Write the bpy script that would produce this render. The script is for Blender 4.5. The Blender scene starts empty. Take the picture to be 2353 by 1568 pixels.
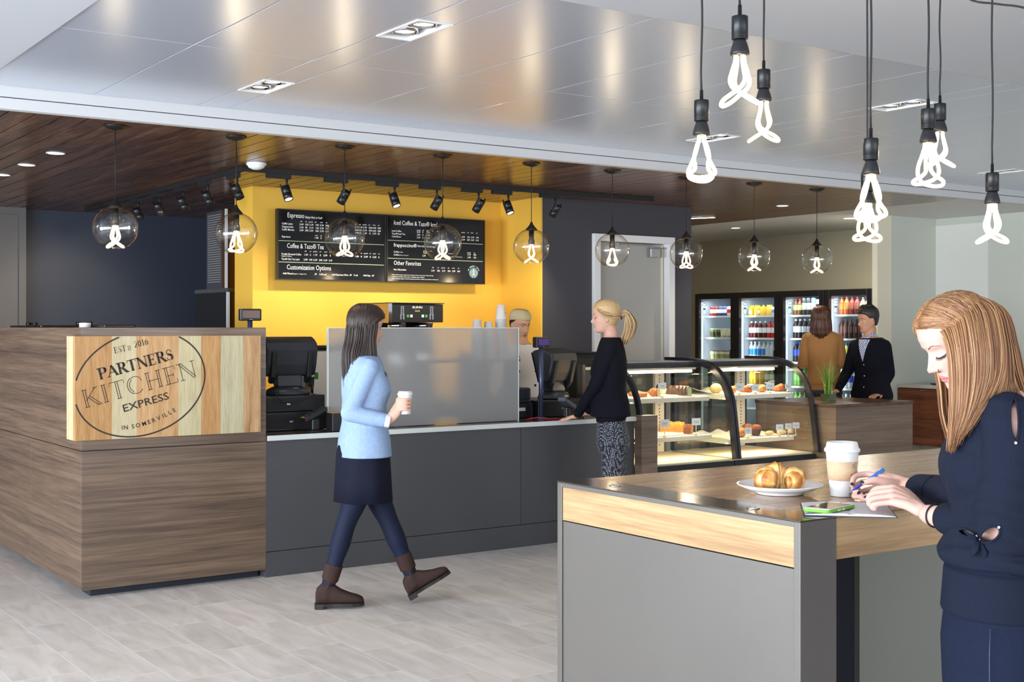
import bpy, bmesh, math, random
from mathutils import Vector, Matrix
random.seed(7)
scn = bpy.context.scene
COL = scn.collection
V = Vector
PI = math.pi

# ---------------------------------------------------------------- camera (level, 1.56 m high, slight lens shift)
F, HZ, CX, H = 2922.0, 753.0, 1176.5, 1.56
YAW = math.radians(34.69)
S, C = math.sin(YAW), math.cos(YAW)
cam = bpy.data.cameras.new('camera')
camo = bpy.data.objects.new('camera', cam)
COL.objects.link(camo)
cam.sensor_width = 36.0
cam.lens = F / 2353 * 36.0
cam.shift_y = (HZ - 784.0) / 2353
cam.clip_start = 0.05
cam.clip_end = 200
camo.location = (0, 0, H)
camo.rotation_euler = (PI / 2, 0, -YAW)
scn.camera = camo

# ---------------------------------------------------------------- exposure, world, daylight
scn.view_settings.view_transform = 'Standard'
scn.view_settings.look = 'None'
scn.view_settings.exposure = 0.0
scn.view_settings.gamma = 1.0
scn.view_settings.use_curve_mapping = False
cy = scn.cycles
cy.max_bounces = 8
cy.diffuse_bounces = 4
cy.glossy_bounces = 4
cy.transmission_bounces = 8
cy.transparent_max_bounces = 24
cy.sample_clamp_indirect = 6.0
cy.caustics_reflective = False
cy.caustics_refractive = False
cy.blur_glossy = 0.6
world = bpy.data.worlds.new('world')
scn.world = world
world.use_nodes = True
bg = world.node_tree.nodes['Background']
bg.inputs[0].default_value = (0.80, 0.88, 1.0, 1)
bg.inputs[1].default_value = 0.9


def area(name, loc, rot, sx, sy, power, color):
    l = bpy.data.lights.new(name, 'AREA')
    l.shape = 'RECTANGLE'
    l.size, l.size_y = sx, sy
    l.energy = power
    l.color = color
    o = bpy.data.objects.new(name, l)
    o.location = loc
    o.rotation_euler = rot
    COL.objects.link(o)
    return o


# daylight through the glazing on the left side and behind the photographer
for k in range(4):
    area('daylight', (-6.2, -2.2 + 3.3 * k, 1.45), (0, -PI / 2, 0), 2.1, 2.9, 600, (0.84, 0.91, 1.0))
for k in range(4):
    area('daylight', (-3.6 + 3.9 * k, -5.2, 1.75), (PI / 2, 0, 0), 3.4, 2.5, (80, 95, 150, 190)[k], (0.94, 0.96, 1.0))


# ---------------------------------------------------------------- helpers
def dirv(u, v):
    r = (u - CX) / F
    return V((S + r * C, C - r * S, (HZ - v) / F))


def onY(u, v, Y):
    d = dirv(u, v)
    return V((0, 0, H)) + d * (Y / d.y)


def onX(u, v, X):
    d = dirv(u, v)
    return V((0, 0, H)) + d * (X / d.x)


def onZ(u, v, Z):
    d = dirv(u, v)
    return V((0, 0, H)) + d * ((Z - H) / d.z)


def atD(u, v, f):
    return V((0, 0, H)) + dirv(u, v) * f


CL = V((-C, S, 0))      # direction towards the photo's left
CN = V((-S, -C, 0))     # direction towards the photographer
UP = V((0, 0, 1))


def lin(c):
    return c / 12.92 if c <= 0.04045 else ((c + 0.055) / 1.055) ** 2.4


def rgb(r, g, b):
    return (lin(r / 255), lin(g / 255), lin(b / 255), 1)


MATS = {}


class NT:
    def __init__(self, m):
        self.t = m.node_tree
        self.n = self.t.nodes
        self.bsdf = self.n.get('Principled BSDF')

    def add(self, kind, **kw):
        x = self.n.new(kind)
        for k, v in kw.items():
            setattr(x, k, v)
        return x

    def link(self, a, b):
        self.t.links.new(a, b)


def mat(name, col, rough=0.5, metal=0.0, spec=0.5, noise=0.0, nscale=8, bump=0.0, bscale=60, emit=None, estr=0.0,
        coat=0.0, alpha=None, trans=0.0, ior=1.45, sheen=0.0, sss=0.0):
    if name in MATS:
        return MATS[name]
    m = bpy.data.materials.new(name)
    m.use_nodes = True
    t = NT(m)
    b = t.bsdf
    b.inputs['Base Color'].default_value = col
    b.inputs['Roughness'].default_value = rough
    b.inputs['Metallic'].default_value = metal
    b.inputs['Specular IOR Level'].default_value = spec
    b.inputs['Coat Weight'].default_value = coat
    b.inputs['Transmission Weight'].default_value = trans
    b.inputs['IOR'].default_value = ior
    b.inputs['Sheen Weight'].default_value = sheen
    if sss:
        b.inputs['Subsurface Weight'].default_value = sss
        b.inputs['Subsurface Radius'].default_value = (0.02, 0.008, 0.004)
    if alpha is not None:
        b.inputs['Alpha'].default_value = alpha
    if emit:
        b.inputs['Emission Color'].default_value = emit
        b.inputs['Emission Strength'].default_value = estr
    tc = t.add('ShaderNodeTexCoord')
    if noise:
        nz = t.add('ShaderNodeTexNoise')
        nz.inputs['Scale'].default_value = nscale
        nz.inputs['Detail'].default_value = 4
        t.link(tc.outputs['Object'], nz.inputs['Vector'])
        mr = t.add('ShaderNodeMapRange')
        mr.inputs['From Min'].default_value = 0.3
        mr.inputs['From Max'].default_value = 0.7
        mr.inputs['To Min'].default_value = 1 - noise
        mr.inputs['To Max'].default_value = 1 + noise
        t.link(nz.outputs[0], mr.inputs[0])
        mx = t.add('ShaderNodeVectorMath', operation='SCALE')
        mx.inputs[0].default_value = col[:3]
        t.link(mr.outputs[0], mx.inputs['Scale'])
        t.link(mx.outputs[0], b.inputs['Base Color'])
    if bump:
        nb = t.add('ShaderNodeTexNoise')
        nb.inputs['Scale'].default_value = bscale
        nb.inputs['Detail'].default_value = 3
        t.link(tc.outputs['Object'], nb.inputs['Vector'])
        bp = t.add('ShaderNodeBump')
        bp.inputs['Strength'].default_value = bump
        bp.inputs['Distance'].default_value = 0.01
        t.link(nb.outputs[0], bp.inputs['Height'])
        t.link(bp.outputs[0], b.inputs['Normal'])
    MATS[name] = m
    return m


def wood(name, c1, c2, c3, stretch, rough=0.45, scale=1.0, fine=1.0, spec=0.4):
    """wood grain; stretch = (x, y, z) frequency multipliers, small along the grain"""
    m = bpy.data.materials.new(name)
    m.use_nodes = True
    t = NT(m)
    tc = t.add('ShaderNodeTexCoord')
    mp = t.add('ShaderNodeMapping')
    mp.inputs['Scale'].default_value = [s * scale for s in stretch]
    t.link(tc.outputs['Object'], mp.inputs['Vector'])
    n1 = t.add('ShaderNodeTexNoise')
    n1.inputs['Scale'].default_value = 1.0
    n1.inputs['Detail'].default_value = 8
    n1.inputs['Roughness'].default_value = 0.62
    n1.inputs['Distortion'].default_value = 0.6
    t.link(mp.outputs[0], n1.inputs['Vector'])
    mp2 = t.add('ShaderNodeMapping')
    mp2.inputs['Scale'].default_value = [s * scale * 7 * fine for s in stretch]
    t.link(tc.outputs['Object'], mp2.inputs['Vector'])
    n2 = t.add('ShaderNodeTexNoise')
    n2.inputs['Scale'].default_value = 1.0
    n2.inputs['Detail'].default_value = 6
    n2.inputs['Distortion'].default_value = 0.25
    t.link(mp2.outputs[0], n2.inputs['Vector'])
    mx = t.add('ShaderNodeMath', operation='MULTIPLY_ADD')
    mx.inputs[1].default_value = 0.45
    t.link(n2.outputs[0], mx.inputs[0])
    m2 = t.add('ShaderNodeMath', operation='MULTIPLY')
    m2.inputs[1].default_value = 0.62
    t.link(n1.outputs[0], m2.inputs[0])
    t.link(m2.outputs[0], mx.inputs[2])
    cr = t.add('ShaderNodeValToRGB')
    e = cr.color_ramp.elements
    e[0].position, e[0].color = 0.40, c1
    e[1].position, e[1].color = 0.68, c3
    k = e.new(0.54)
    k.color = c2
    t.link(mx.outputs[0], cr.inputs[0])
    t.link(cr.outputs[0], t.bsdf.inputs['Base Color'])
    t.bsdf.inputs['Roughness'].default_value = rough
    t.bsdf.inputs['Specular IOR Level'].default_value = spec
    MATS[name] = m
    return m


def glow(name, col, strength):
    m = bpy.data.materials.new(name)
    m.use_nodes = True
    t = NT(m)
    t.n.remove(t.bsdf)
    e = t.add('ShaderNodeEmission')
    e.inputs[0].default_value = col
    e.inputs[1].default_value = strength
    t.link(e.outputs[0], t.n['Material Output'].inputs[0])
    m.cycles.emission_sampling = 'NONE'
    MATS[name] = m
    return m


def thin_glass(name, tint, gloss=0.06, edge=0.75, rough=0.0, power=3.0):
    """thin clear sheet: see-through, mirror-like at grazing angles"""
    m = bpy.data.materials.new(name)
    m.use_nodes = True
    t = NT(m)
    t.n.remove(t.bsdf)
    tr = t.add('ShaderNodeBsdfTransparent')
    tr.inputs[0].default_value = tint
    gl = t.add('ShaderNodeBsdfGlossy')
    gl.inputs['Roughness'].default_value = rough
    lw = t.add('ShaderNodeLayerWeight')
    lw.inputs[0].default_value = 0.5
    pw = t.add('ShaderNodeMath', operation='POWER')
    pw.inputs[1].default_value = power
    t.link(lw.outputs['Facing'], pw.inputs[0])
    mr = t.add('ShaderNodeMapRange')
    mr.inputs['To Min'].default_value = gloss
    mr.inputs['To Max'].default_value = edge
    t.link(pw.outputs[0], mr.inputs[0])
    ms = t.add('ShaderNodeMixShader')
    t.link(mr.outputs[0], ms.inputs[0])
    t.link(tr.outputs[0], ms.inputs[1])
    t.link(gl.outputs[0], ms.inputs[2])
    t.link(ms.outputs[0], t.n['Material Output'].inputs[0])
    MATS[name] = m
    return m


class MB:
    """collects shapes; build() links them as one mesh object"""

    def __init__(self):
        self.v, self.f, self.m, self.cur, self.sm, self.smooth = [], [], [], 0, [], False

    def use(self, i, smooth=None):
        self.cur = i
        if smooth is not None:
            self.smooth = smooth
        return self

    def add(self, vs, fs, smooth=None):
        n = len(self.v)
        self.v += [tuple(p) for p in vs]
        self.f += [tuple(i + n for i in f) for f in fs]
        self.m += [self.cur] * len(fs)
        self.sm += [self.smooth if smooth is None else smooth] * len(fs)
        return self

    def box(self, x0, x1, y0, y1, z0, z1, M=None):
        p = [V((x, y, z)) for z in (z0, z1) for y in (y0, y1) for x in (x0, x1)]
        if M:
            p = [M @ q for q in p]
        return self.add(p, [(0, 2, 3, 1), (4, 5, 7, 6), (0, 1, 5, 4), (2, 6, 7, 3), (0, 4, 6, 2), (1, 3, 7, 5)], False)

    def rbox(self, x0, x1, y0, y1, z0, z1, r=0.01, M=None, seg=3):
        """box with rounded vertical edges and a small top and bottom chamfer"""
        r = min(r, (x1 - x0) / 2.01, (y1 - y0) / 2.01)
        c = min(r * 0.5, (z1 - z0) / 3)
        def ring(inset, z):
            o = []
            rr = max(r - inset, 0.0005)
            for cx_, cy_, a0 in ((x1 - r, y1 - r, 0), (x0 + r, y1 - r, 90), (x0 + r, y0 + r, 180), (x1 - r, y0 + r, 270)):
                for k in range(seg + 1):
                    a = math.radians(a0 + 90 * k / seg)
                    o.append(V((cx_ + rr * math.cos(a), cy_ + rr * math.sin(a), z)))
            return o
        rings = [ring(c, z0), ring(0, z0 + c), ring(0, z1 - c), ring(c, z1)]
        return self.rings(rings, M=M, smooth=False)

    def rings(self, rings, M=None, cap=True, smooth=True, closed=False):
        n = len(rings[0])
        p = [q for r in rings for q in r]
        if M:
            p = [M @ V(q) for q in p]
        fs = []
        R = len(rings)
        for i in range(R if closed else R - 1):
            j = (i + 1) % R
            for k in range(n):
                a, b = i * n + k, i * n + (k + 1) % n
                fs.append((a, b, j * n + (k + 1) % n, j * n + k))
        if cap and not closed:
            fs.append(tuple(range(n - 1, -1, -1)))
            fs.append(tuple((R - 1) * n + k for k in range(n)))
        return self.add(p, fs, smooth)

    def tube(self, pts, r, n=8, closed=False, cap=True, M=None, flat=1.0):
        pts = [V(p) for p in pts]
        rs = r if isinstance(r, (list, tuple)) else [r] * len(pts)
        N = len(pts)
        rings = []
        t0 = (pts[1] - pts[0]).normalized()
        up = V((0, 0, 1)) if abs(t0.z) < 0.9 else V((1, 0, 0))
        nrm = t0.cross(up).normalized()
        for i in range(N):
            if closed:
                t = pts[(i + 1) % N] - pts[i - 1]
            else:
                t = pts[min(i + 1, N - 1)] - pts[max(i - 1, 0)]
            t = t.normalized() if t.length > 1e-9 else t0
            nrm = nrm - t * nrm.dot(t)
            nrm = nrm.normalized() if nrm.length > 1e-6 else t.orthogonal().normalized()
            b = t.cross(nrm)
            rings.append([pts[i] + (nrm * math.cos(2 * PI * k / n) + b * math.sin(2 * PI * k / n) * flat) * rs[i] for k in range(n)])
        return self.rings(rings, M=M, cap=cap, closed=closed)

    def lathe(self, prof, c=(0, 0, 0), n=24, M=None, cap=True):
        c = V(c)
        rings = [[c + V((r * math.cos(2 * PI * k / n), r * math.sin(2 * PI * k / n), z)) for k in range(n)] for r, z in prof]
        return self.rings(rings, M=M, cap=cap)

    def cyl(self, a, b, r, r2=None, n=16, M=None):
        return self.tube([a, b], [r, r if r2 is None else r2], n=n, M=M)

    def ball(self, c, r, n=14, m=8, M=None):
        c = V(c)
        r = (r, r, r) if isinstance(r, (int, float)) else r
        rings = []
        for i in range(m + 1):
            a = -PI / 2 + PI * i / m
            q = max(math.cos(a), 0.02)
            rings.append([c + V((r[0] * q * math.cos(2 * PI * k / n), r[1] * q * math.sin(2 * PI * k / n), r[2] * math.sin(a))) for k in range(n)])
        return self.rings(rings, M=M)

    def prism(self, poly, axis, a, b, M=None, smooth=False):
        """poly: 2d outline; axis: the axis it is extruded along from a to b"""
        def P3(q, w):
            return V((w, q[0], q[1])) if axis == 'x' else V((q[0], w, q[1])) if axis == 'y' else V((q[0], q[1], w))
        return self.rings([[P3(q, a) for q in poly], [P3(q, b) for q in poly]], M=M, smooth=smooth)

    def build(self, name, mats, parent=None, world=False, bevel=0.0, auto=0.0):
        me = bpy.data.meshes.new(name)
        me.from_pydata(self.v, [], self.f)
        mats = mats if isinstance(mats, (list, tuple)) else [mats]
        for mm in mats:
            me.materials.append(mm)
        me.polygons.foreach_set('material_index', self.m)
        me.polygons.foreach_set('use_smooth', self.sm)
        bm = bmesh.new()
        bm.from_mesh(me)
        bmesh.ops.recalc_face_normals(bm, faces=bm.faces)
        bm.to_mesh(me)
        bm.free()
        me.update()
        return putmesh(name, me, parent, world, bevel)


KIDS = {}


def putmesh(name, me, parent=None, world=False, bevel=0.0):
    o = bpy.data.objects.new(name, me)
    COL.objects.link(o)
    if bevel:
        b = o.modifiers.new('edge', 'BEVEL')
        b.width = bevel
        b.segments = 2
        b.limit_method = 'ANGLE'
        b.angle_limit = math.radians(50)
        b.harden_normals = False
    if parent is not None:
        attach(o, parent, world)
    return o


def mw(o):
    m = Matrix.LocRotScale(o.location, o.rotation_euler, o.scale)
    if o.parent:
        return mw(o.parent) @ o.matrix_parent_inverse @ m
    return m


def attach(o, parent, world=True):
    o.parent = parent
    if world:
        o.matrix_parent_inverse = mw(parent).inverted()
    KIDS.setdefault(parent, []).append(o)


def tag(o, label=None, cat=None, group=None, kind=None):
    if label:
        o['label'] = label
    if cat:
        o['category'] = cat
    if group:
        o['group'] = group
    if kind:
        o['kind'] = kind
    return o


def thing(name, label, cat, loc=(0, 0, 0), rz=0.0, group=None):
    o = bpy.data.objects.new(name, None)
    o.empty_display_size = 0.05
    COL.objects.link(o)
    o.location = loc
    o.rotation_euler = (0, 0, rz)
    return tag(o, label, cat, group)


def dup(o, loc=None, rz=None, label=None, group=None, parent=None, scale=None, rot=None):
    c = o.copy()
    COL.objects.link(c)
    if parent is not None:
        c.parent = parent
        KIDS.setdefault(parent, []).append(c)
    if loc is not None:
        c.location = loc
    if rz is not None:
        c.rotation_euler = (0, 0, rz)
    if rot is not None:
        c.rotation_euler = rot
    if scale is not None:
        c.scale = (scale,) * 3 if isinstance(scale, (int, float)) else scale
    if label:
        c['label'] = label
    if group:
        c['group'] = group
    for k in KIDS.get(o, []):
        dup(k, parent=c)
    return c


def struct(name, mb, mats, parent=None, bevel=0.0, label=None):
    o = mb.build(name, mats, parent, parent is not None, bevel)
    if parent is None:
        o['kind'] = 'structure'
    if label:
        o['label'] = label
    return o


_txt = {}


def text_geo(s, bold=False):
    key = (s, bold)
    if key not in _txt:
        cu = bpy.data.curves.new('t', 'FONT')
        cu.body = s
        cu.size = 1.0
        cu.resolution_u = 2
        if bold:
            cu.offset = 0.009
        ob = bpy.data.objects.new('t', cu)
        me = bpy.data.meshes.new_from_object(ob)
        _txt[key] = ([v.co.copy() for v in me.vertices], [tuple(p.vertices) for p in me.polygons],
                     max([v.co.x for v in me.vertices] or [0]))
        bpy.data.objects.remove(ob)
        bpy.data.curves.remove(cu)
        bpy.data.meshes.remove(me)
    return _txt[key]


CAPH = 0.73


def put_text(mb, s, o, ex, ey, cap, width=None, bold=False, align='l'):
    """write s with its left baseline at o, letters cap high, along ex, up ey"""
    vs, fs, w = text_geo(s, bold)
    k = cap / CAPH
    kx = k if width is None or w == 0 else width / w
    off = 0 if align == 'l' else -w / 2 if align == 'c' else -w
    mb.add([o + ex * ((p.x + off) * kx) + ey * (p.y * k) for p in vs], fs, False)


def spot(name, loc, to, power, angle, blend=0.6, color=(1, .82, .58), size=0.03):
    l = bpy.data.lights.new(name, 'SPOT')
    l.energy = power
    l.spot_size = math.radians(angle)
    l.spot_blend = blend
    l.color = color
    l.shadow_soft_size = size
    o = bpy.data.objects.new(name, l)
    o.location = loc
    o.rotation_euler = (V(to) - V(loc)).to_track_quat('-Z', 'Y').to_euler()
    COL.objects.link(o)
    return o


def point(name, loc, power, color=(1, .78, .5), size=0.03):
    l = bpy.data.lights.new(name, 'POINT')
    l.energy = power
    l.color = color
    l.shadow_soft_size = size
    o = bpy.data.objects.new(name, l)
    o.location = loc
    COL.objects.link(o)
    return o


# ---------------------------------------------------------------- materials
W_BOX = wood('walnut_laminate', rgb(72, 55, 42), rgb(98, 78, 61), rgb(122, 100, 80), (0.42, 0.42, 19), rough=0.40, spec=.95)
W_LIGHT = wood('oak_laminate', rgb(146, 114, 78), rgb(168, 136, 96), rgb(182, 152, 112), (0.9, 0.9, 22), rough=0.45)
W_TOP = wood('oak_top', rgb(120, 88, 58), rgb(165, 128, 90), rgb(188, 150, 110), (0.7, 20, 20), rough=0.22, spec=0.6)
W_CEIL = wood('dark_plank', rgb(58, 38, 28), rgb(102, 70, 50), rgb(134, 98, 74), (9, 0.7, 9), rough=0.24, spec=0.6)
W_CAB = wood('cabinet_walnut', rgb(70, 36, 22), rgb(98, 54, 34), rgb(120, 70, 46), (0.6, 0.6, 12), rough=0.4)
M_COUNTER = mat('charcoal_laminate', rgb(72, 72, 75), 0.42, noise=0.05, nscale=2)
M_KICK = mat('dark_kick', rgb(38, 42, 52), 0.5)
M_DARK = mat('charcoal_paint', rgb(66, 66, 74), 0.55)
M_NAVY = mat('navy_paint', rgb(50, 58, 74), 0.5)
M_YELLOW = mat('yellow_paint', rgb(238, 189, 74), 0.5)
M_WHITE = mat('white_paint', rgb(206, 208, 210), 0.6)
M_DRY = mat('ceiling_paint', rgb(190, 195, 202), 0.7)
M_SAGE = mat('sage_paint', rgb(198, 203, 194), 0.6)
M_BEIGE = mat('beige_paint', rgb(176, 170, 148), 0.6)
M_CREAM = mat('cream_paint', rgb(228, 222, 200), 0.6)
M_PANEL = mat('satin_ceiling_metal', rgb(208, 216, 230), 0.26, metal=0.42, spec=0.6)
M_BLACK = mat('black_plastic', rgb(28, 29, 32), 0.38)
M_BLACKM = mat('matte_black', rgb(24, 25, 28), 0.6)
M_GREYM = mat('grey_metal_paint', rgb(104, 100, 95), 0.34, metal=0.35, noise=0.03, nscale=3)
M_TRIMTOP = mat('dark_gloss_plate', rgb(92, 82, 70), 0.14, metal=0.55, spec=0.7)
M_STEEL = mat('brushed_steel', rgb(190, 190, 190), 0.25, metal=1.0)
M_CHROME = mat('polished_chrome', rgb(220, 220, 222), 0.08, metal=1.0)
M_WPLAST = mat('white_plastic', rgb(236, 238, 240), 0.4)
M_CTOP = mat('dark_stone_top', rgb(84, 72, 64), 0.12, spec=0.6, noise=0.15, nscale=60)
M_CEDGE = mat('pale_counter_edge', rgb(206, 212, 210), 0.4)
E_LED = glow('led_disc', (1, 0.95, 0.86, 1), 9)
E_WARM = glow('halogen_glow', (1, 0.80, 0.52, 1), 22)
E_BULB = glow('tube_bulb_glow', (1, 0.72, 0.42, 1), 3.4)
E_TUBE = glow('case_tube_glow', (1, 0.84, 0.58, 1), 8)
G_CLEAR = thin_glass('clear_glass', (0.97, 0.98, 0.98, 1), 0.04, 0.6)
G_GLOBE = thin_glass('globe_glass', (0.985, 0.98, 0.955, 1), 0.065, 0.95, power=2.8)


def floor_material():
    m = bpy.data.materials.new('stone_tile')
    m.use_nodes = True
    t = NT(m)
    tc = t.add('ShaderNodeTexCoord')
    sx = t.add('ShaderNodeSeparateXYZ')
    t.link(tc.outputs['Object'], sx.inputs[0])

    def math_(op, a, b=None, c=None):
        n = t.add('ShaderNodeMath', operation=op)
        for i, q in enumerate((a, b, c)):
            if q is None:
                continue
            if isinstance(q, (int, float)):
                n.inputs[i].default_value = q
            else:
                t.link(q, n.inputs[i])
        return n.outputs[0]
    # columns 0.302 m wide, tiles 0.61 m long, each column shifted by a third
    cx = math_('DIVIDE', math_('SUBTRACT', sx.outputs[0], 1.98 - 0.302 * 40), 0.302)
    ci = math_('FLOOR', cx)
    cf = math_('SUBTRACT', cx, ci)
    ry = math_('DIVIDE', math_('ADD', math_('SUBTRACT', sx.outputs[1], 7.48 - 61.0), math_('MULTIPLY', ci, 0.2033)), 0.61)
    ri = math_('FLOOR', ry)
    rf = math_('SUBTRACT', ry, ri)
    ex = math_('MULTIPLY', math_('MINIMUM', cf, math_('SUBTRACT', 1.0, cf)), 0.302)
    ey = math_('MULTIPLY', math_('MINIMUM', rf, math_('SUBTRACT', 1.0, rf)), 0.61)
    g = math_('LESS_THAN', math_('MINIMUM', ex, ey), 0.0022)
    cmb = t.add('ShaderNodeCombineXYZ')
    t.link(ci, cmb.inputs[0])
    t.link(ri, cmb.inputs[1])
    wn = t.add('ShaderNodeTexWhiteNoise')
    t.link(cmb.outputs[0], wn.inputs['Vector'])
    mp = t.add('ShaderNodeMapping')
    mp.inputs['Scale'].default_value = (7, 1.6, 1)
    t.link(tc.outputs['Object'], mp.inputs['Vector'])
    addv = t.add('ShaderNodeVectorMath', operation='MULTIPLY_ADD')
    addv.inputs[1].default_value = (9, 9, 9)
    t.link(wn.outputs['Color'], addv.inputs[0])
    t.link(mp.outputs[0], addv.inputs[2])
    nz = t.add('ShaderNodeTexNoise')
    nz.inputs['Scale'].default_value = 1.3
    nz.inputs['Detail'].default_value = 7
    nz.inputs['Distortion'].default_value = 1.2
    t.link(addv.outputs[0], nz.inputs['Vector'])
    cr = t.add('ShaderNodeValToRGB')
    cr.color_ramp.elements[0].position = 0.3
    cr.color_ramp.elements[0].color = rgb(202, 194, 186)
    cr.color_ramp.elements[1].position = 0.7
    cr.color_ramp.elements[1].color = rgb(228, 222, 216)
    t.link(nz.outputs[0], cr.inputs[0])
    hs = t.add('ShaderNodeHueSaturation')
    t.link(cr.outputs[0], hs.inputs['Color'])
    t.link(math_('MULTIPLY_ADD', wn.outputs['Value'], 0.10, 0.95), hs.inputs['Value'])
    mx = t.add('ShaderNodeMix', data_type='RGBA')
    t.link(g, mx.inputs[0])
    t.link(hs.outputs[0], mx.inputs[6])
    mx.inputs[7].default_value = rgb(240, 238, 234)
    t.link(mx.outputs[2], t.bsdf.inputs['Base Color'])
    t.bsdf.inputs['Roughness'].default_value = 0.36
    t.bsdf.inputs['Specular IOR Level'].default_value = 0.45
    return m


# ---------------------------------------------------------------- the room
XW, YS = -6.0, -5.0                    # window lines, left and behind
mb = MB().box(XW - 0.3, 13.4, YS - 0.3, 14.2, -0.12, 0)
struct('floor', mb, floor_material())

# panelled metal ceiling, strips with light openings
cols = [1.60, 2.235, 2.868, 3.06]
x = 3.06
while x < 13:
    for k in range(5):
        x += 0.656
        cols.append(round(x, 3))
    x += 0.19
    cols.append(round(x, 3))
strips = [(2.868, 3.06), (6.34, 6.53), (9.81, 10.0)]
fixY = [(4.88, 5.27), (6.55, 6.93)]
mb = MB()
g = 0.003
for a, b in zip(cols[:-1], cols[1:]):
    if a > 13.3:
        break
    if b - a < 0.25:
        segs = [(4.25, 4.88), (5.27, 6.55), (6.93, 7.55)]
    else:
        segs = [(4.25, 5.94), (5.94, 7.55)]
    for c, d in segs:
        mb.box(a + g, b - g, c + g, d - g, 2.93, 2.955)
struct('ceiling', mb, M_PANEL, bevel=0.002)
mb = MB().box(1.58, 13.4, 4.2, 7.6, 3.08, 3.2)
struct('ceiling', mb, M_DARK)
mb = MB().box(XW - 0.3, 1.597, YS - 0.3, 7.55, 2.925, 3.2).box(1.597, 13.4, YS - 0.3, 4.247, 2.925, 3.2)
struct('ceiling', mb, M_DRY)
# dark plank ceiling
mb = MB()
x = -3.1
k = 0
while x < 10.6:
    mb.box(x + 0.0055, min(x + 0.1525, 10.6) - 0.0055, 7.62, 14.0, 2.80 , 2.82)
    x += 0.1525
mb.use(1).box(-3.2, 10.6, 7.62, 14.0, 2.824, 2.86)
struct('ceiling', mb, [W_CEIL, M_BLACKM])
mb = MB().box(10.6, 13.4, 7.62, 14.0, 2.80, 3.2).box(-6.3, -3.2, 7.62, 14.0, 2.80, 3.2)
struct('ceiling', mb, M_WHITE)
# white fascia with a shadow joint
mb = MB().box(-6.3, 13.4, 7.553, 7.625, 2.80, 2.862).box(-6.3, 13.4, 7.553, 7.625, 2.868, 3.2)
mb.use(1).box(-6.3, 13.4, 7.563, 7.62, 2.862, 2.868)
struct('trim_1', mb, [M_WHITE, M_DARK])

# walls
struct('wall_back', MB().box(3.36, 6.4, 13.85, 14.0, 0, 2.8), M_NAVY)
struct('wall_back', MB().box(-6.3, 3.36, 13.78, 14.0, 0, 2.8), M_DARK)
mb = MB().box(4.47, 7.12, 10.45, 10.85, 0, 2.8).box(7.10, 7.121, 9.78, 10.45, 0, 2.8)
struct('wall_yellow', mb, M_YELLOW)
DX0, DX1, DZ = 7.79, 8.70, 2.43
mb = MB().box(7.121, DX0, 9.78, 9.95, 0, 2.8).box(DX1, 9.03, 9.78, 9.95, 0, 2.8).box(DX0, DX1, 9.78, 9.95, DZ, 2.8)
mb.box(8.9, 9.03, 9.95, 14.0, 0, 2.8)
struct('wall_charcoal', mb, M_DARK)
struct('wall_right', MB().box(12.75, 12.95, 9.20, 14.0, 0, 2.8), M_BEIGE)
struct('wall_right', MB().box(12.27, 12.95, 4.0, 7.62, 0, 2.93).box(12.27, 12.749, 7.62, 9.272, 0, 2.80), M_SAGE)
struct('wall_wing', MB().box(11.485, 12.27, 9.20, 9.272, 0, 2.8), M_SAGE)
mb = MB().box(11.25, 11.4845, 9.20, 9.272, 0, 2.8)
struct('wall_pilaster', mb, M_CREAM)
mb = MB().box(12.262, 12.2695, 8.52, 9.1995, 0, 2.72)
struct('trim_2', mb, mat('pale_panel', rgb(222, 224, 218), 0.6))
struct('wall_right', MB().box(12.95, 13.2, -5.3, 4.0, 0, 2.93), M_WHITE)
struct('wall_back', MB().box(9.03, 12.75, 13.85, 14.0, 0, 2.8), M_BEIGE)
# glazed walls to the left and behind: mullions and sills
mb = MB()
for y in [YS + 1.65 * k for k in range(12)]:
    mb.box(XW - 0.12, XW, y - 0.04, y + 0.04, 0, 2.93)
for z in (0.0, 0.45, 2.2, 2.85):
    mb.box(XW - 0.10, XW - 0.02, YS, 14, z, z + 0.07)
for xx in [XW + 1.6 * k for k in range(13)]:
    mb.box(xx - 0.04, xx + 0.04, YS - 0.12, YS, 0, 2.93)
for z in (0.0, 0.45, 2.2, 2.85):
    mb.box(XW, 13, YS - 0.10, YS - 0.02, z, z + 0.07)
struct('window_1', mb, mat('mullion_metal', rgb(150, 155, 160), 0.4, metal=0.5))

# door in the charcoal wall
door = thing('door_1', None, None, (8.24, 9.80, 0))
door['kind'] = 'structure'
mb = MB()
mb.box(7.72, 7.80, 9.74, 9.95, 0, 2.41).box(8.69, 8.77, 9.74, 9.95, 0, 2.41).box(7.72, 8.77, 9.74, 9.95, 2.41, 2.48)
mb.build('door_frame', M_WPLAST, door, True, 0.003)
M_DOOR = mat('grey_door_paint', rgb(176, 176, 172), 0.45)
MB().box(7.805, 8.685, 9.83, 9.875, 0.01, 2.405).build('door_leaf', M_DOOR, door, True, 0.002)
mb = MB().box(8.47, 8.60, 9.77, 9.83, 2.27, 2.36).box(8.47, 8.66, 9.765, 9.80, 2.36, 2.372)
mb.box(7.95, 8.5, 9.785, 9.805, 2.385, 2.40)
mb.build('door_closer', M_STEEL, door, True, 0.004)
MB().box(8.655, 8.672, 9.815, 9.83, 0.02, 2.39).build('door_hinge', M_CREAM, door, True)
mb = MB().cyl((7.87, 9.83, 1.0), (7.87, 9.77, 1.0), 0.012).cyl((7.87, 9.775, 1.0), (7.98, 9.775, 1.0), 0.010)
mb.build('door_handle', M_STEEL, door, True)
door2 = thing('door_2', None, None, (2.8, 13.75, 0))
door2['kind'] = 'structure'
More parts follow.
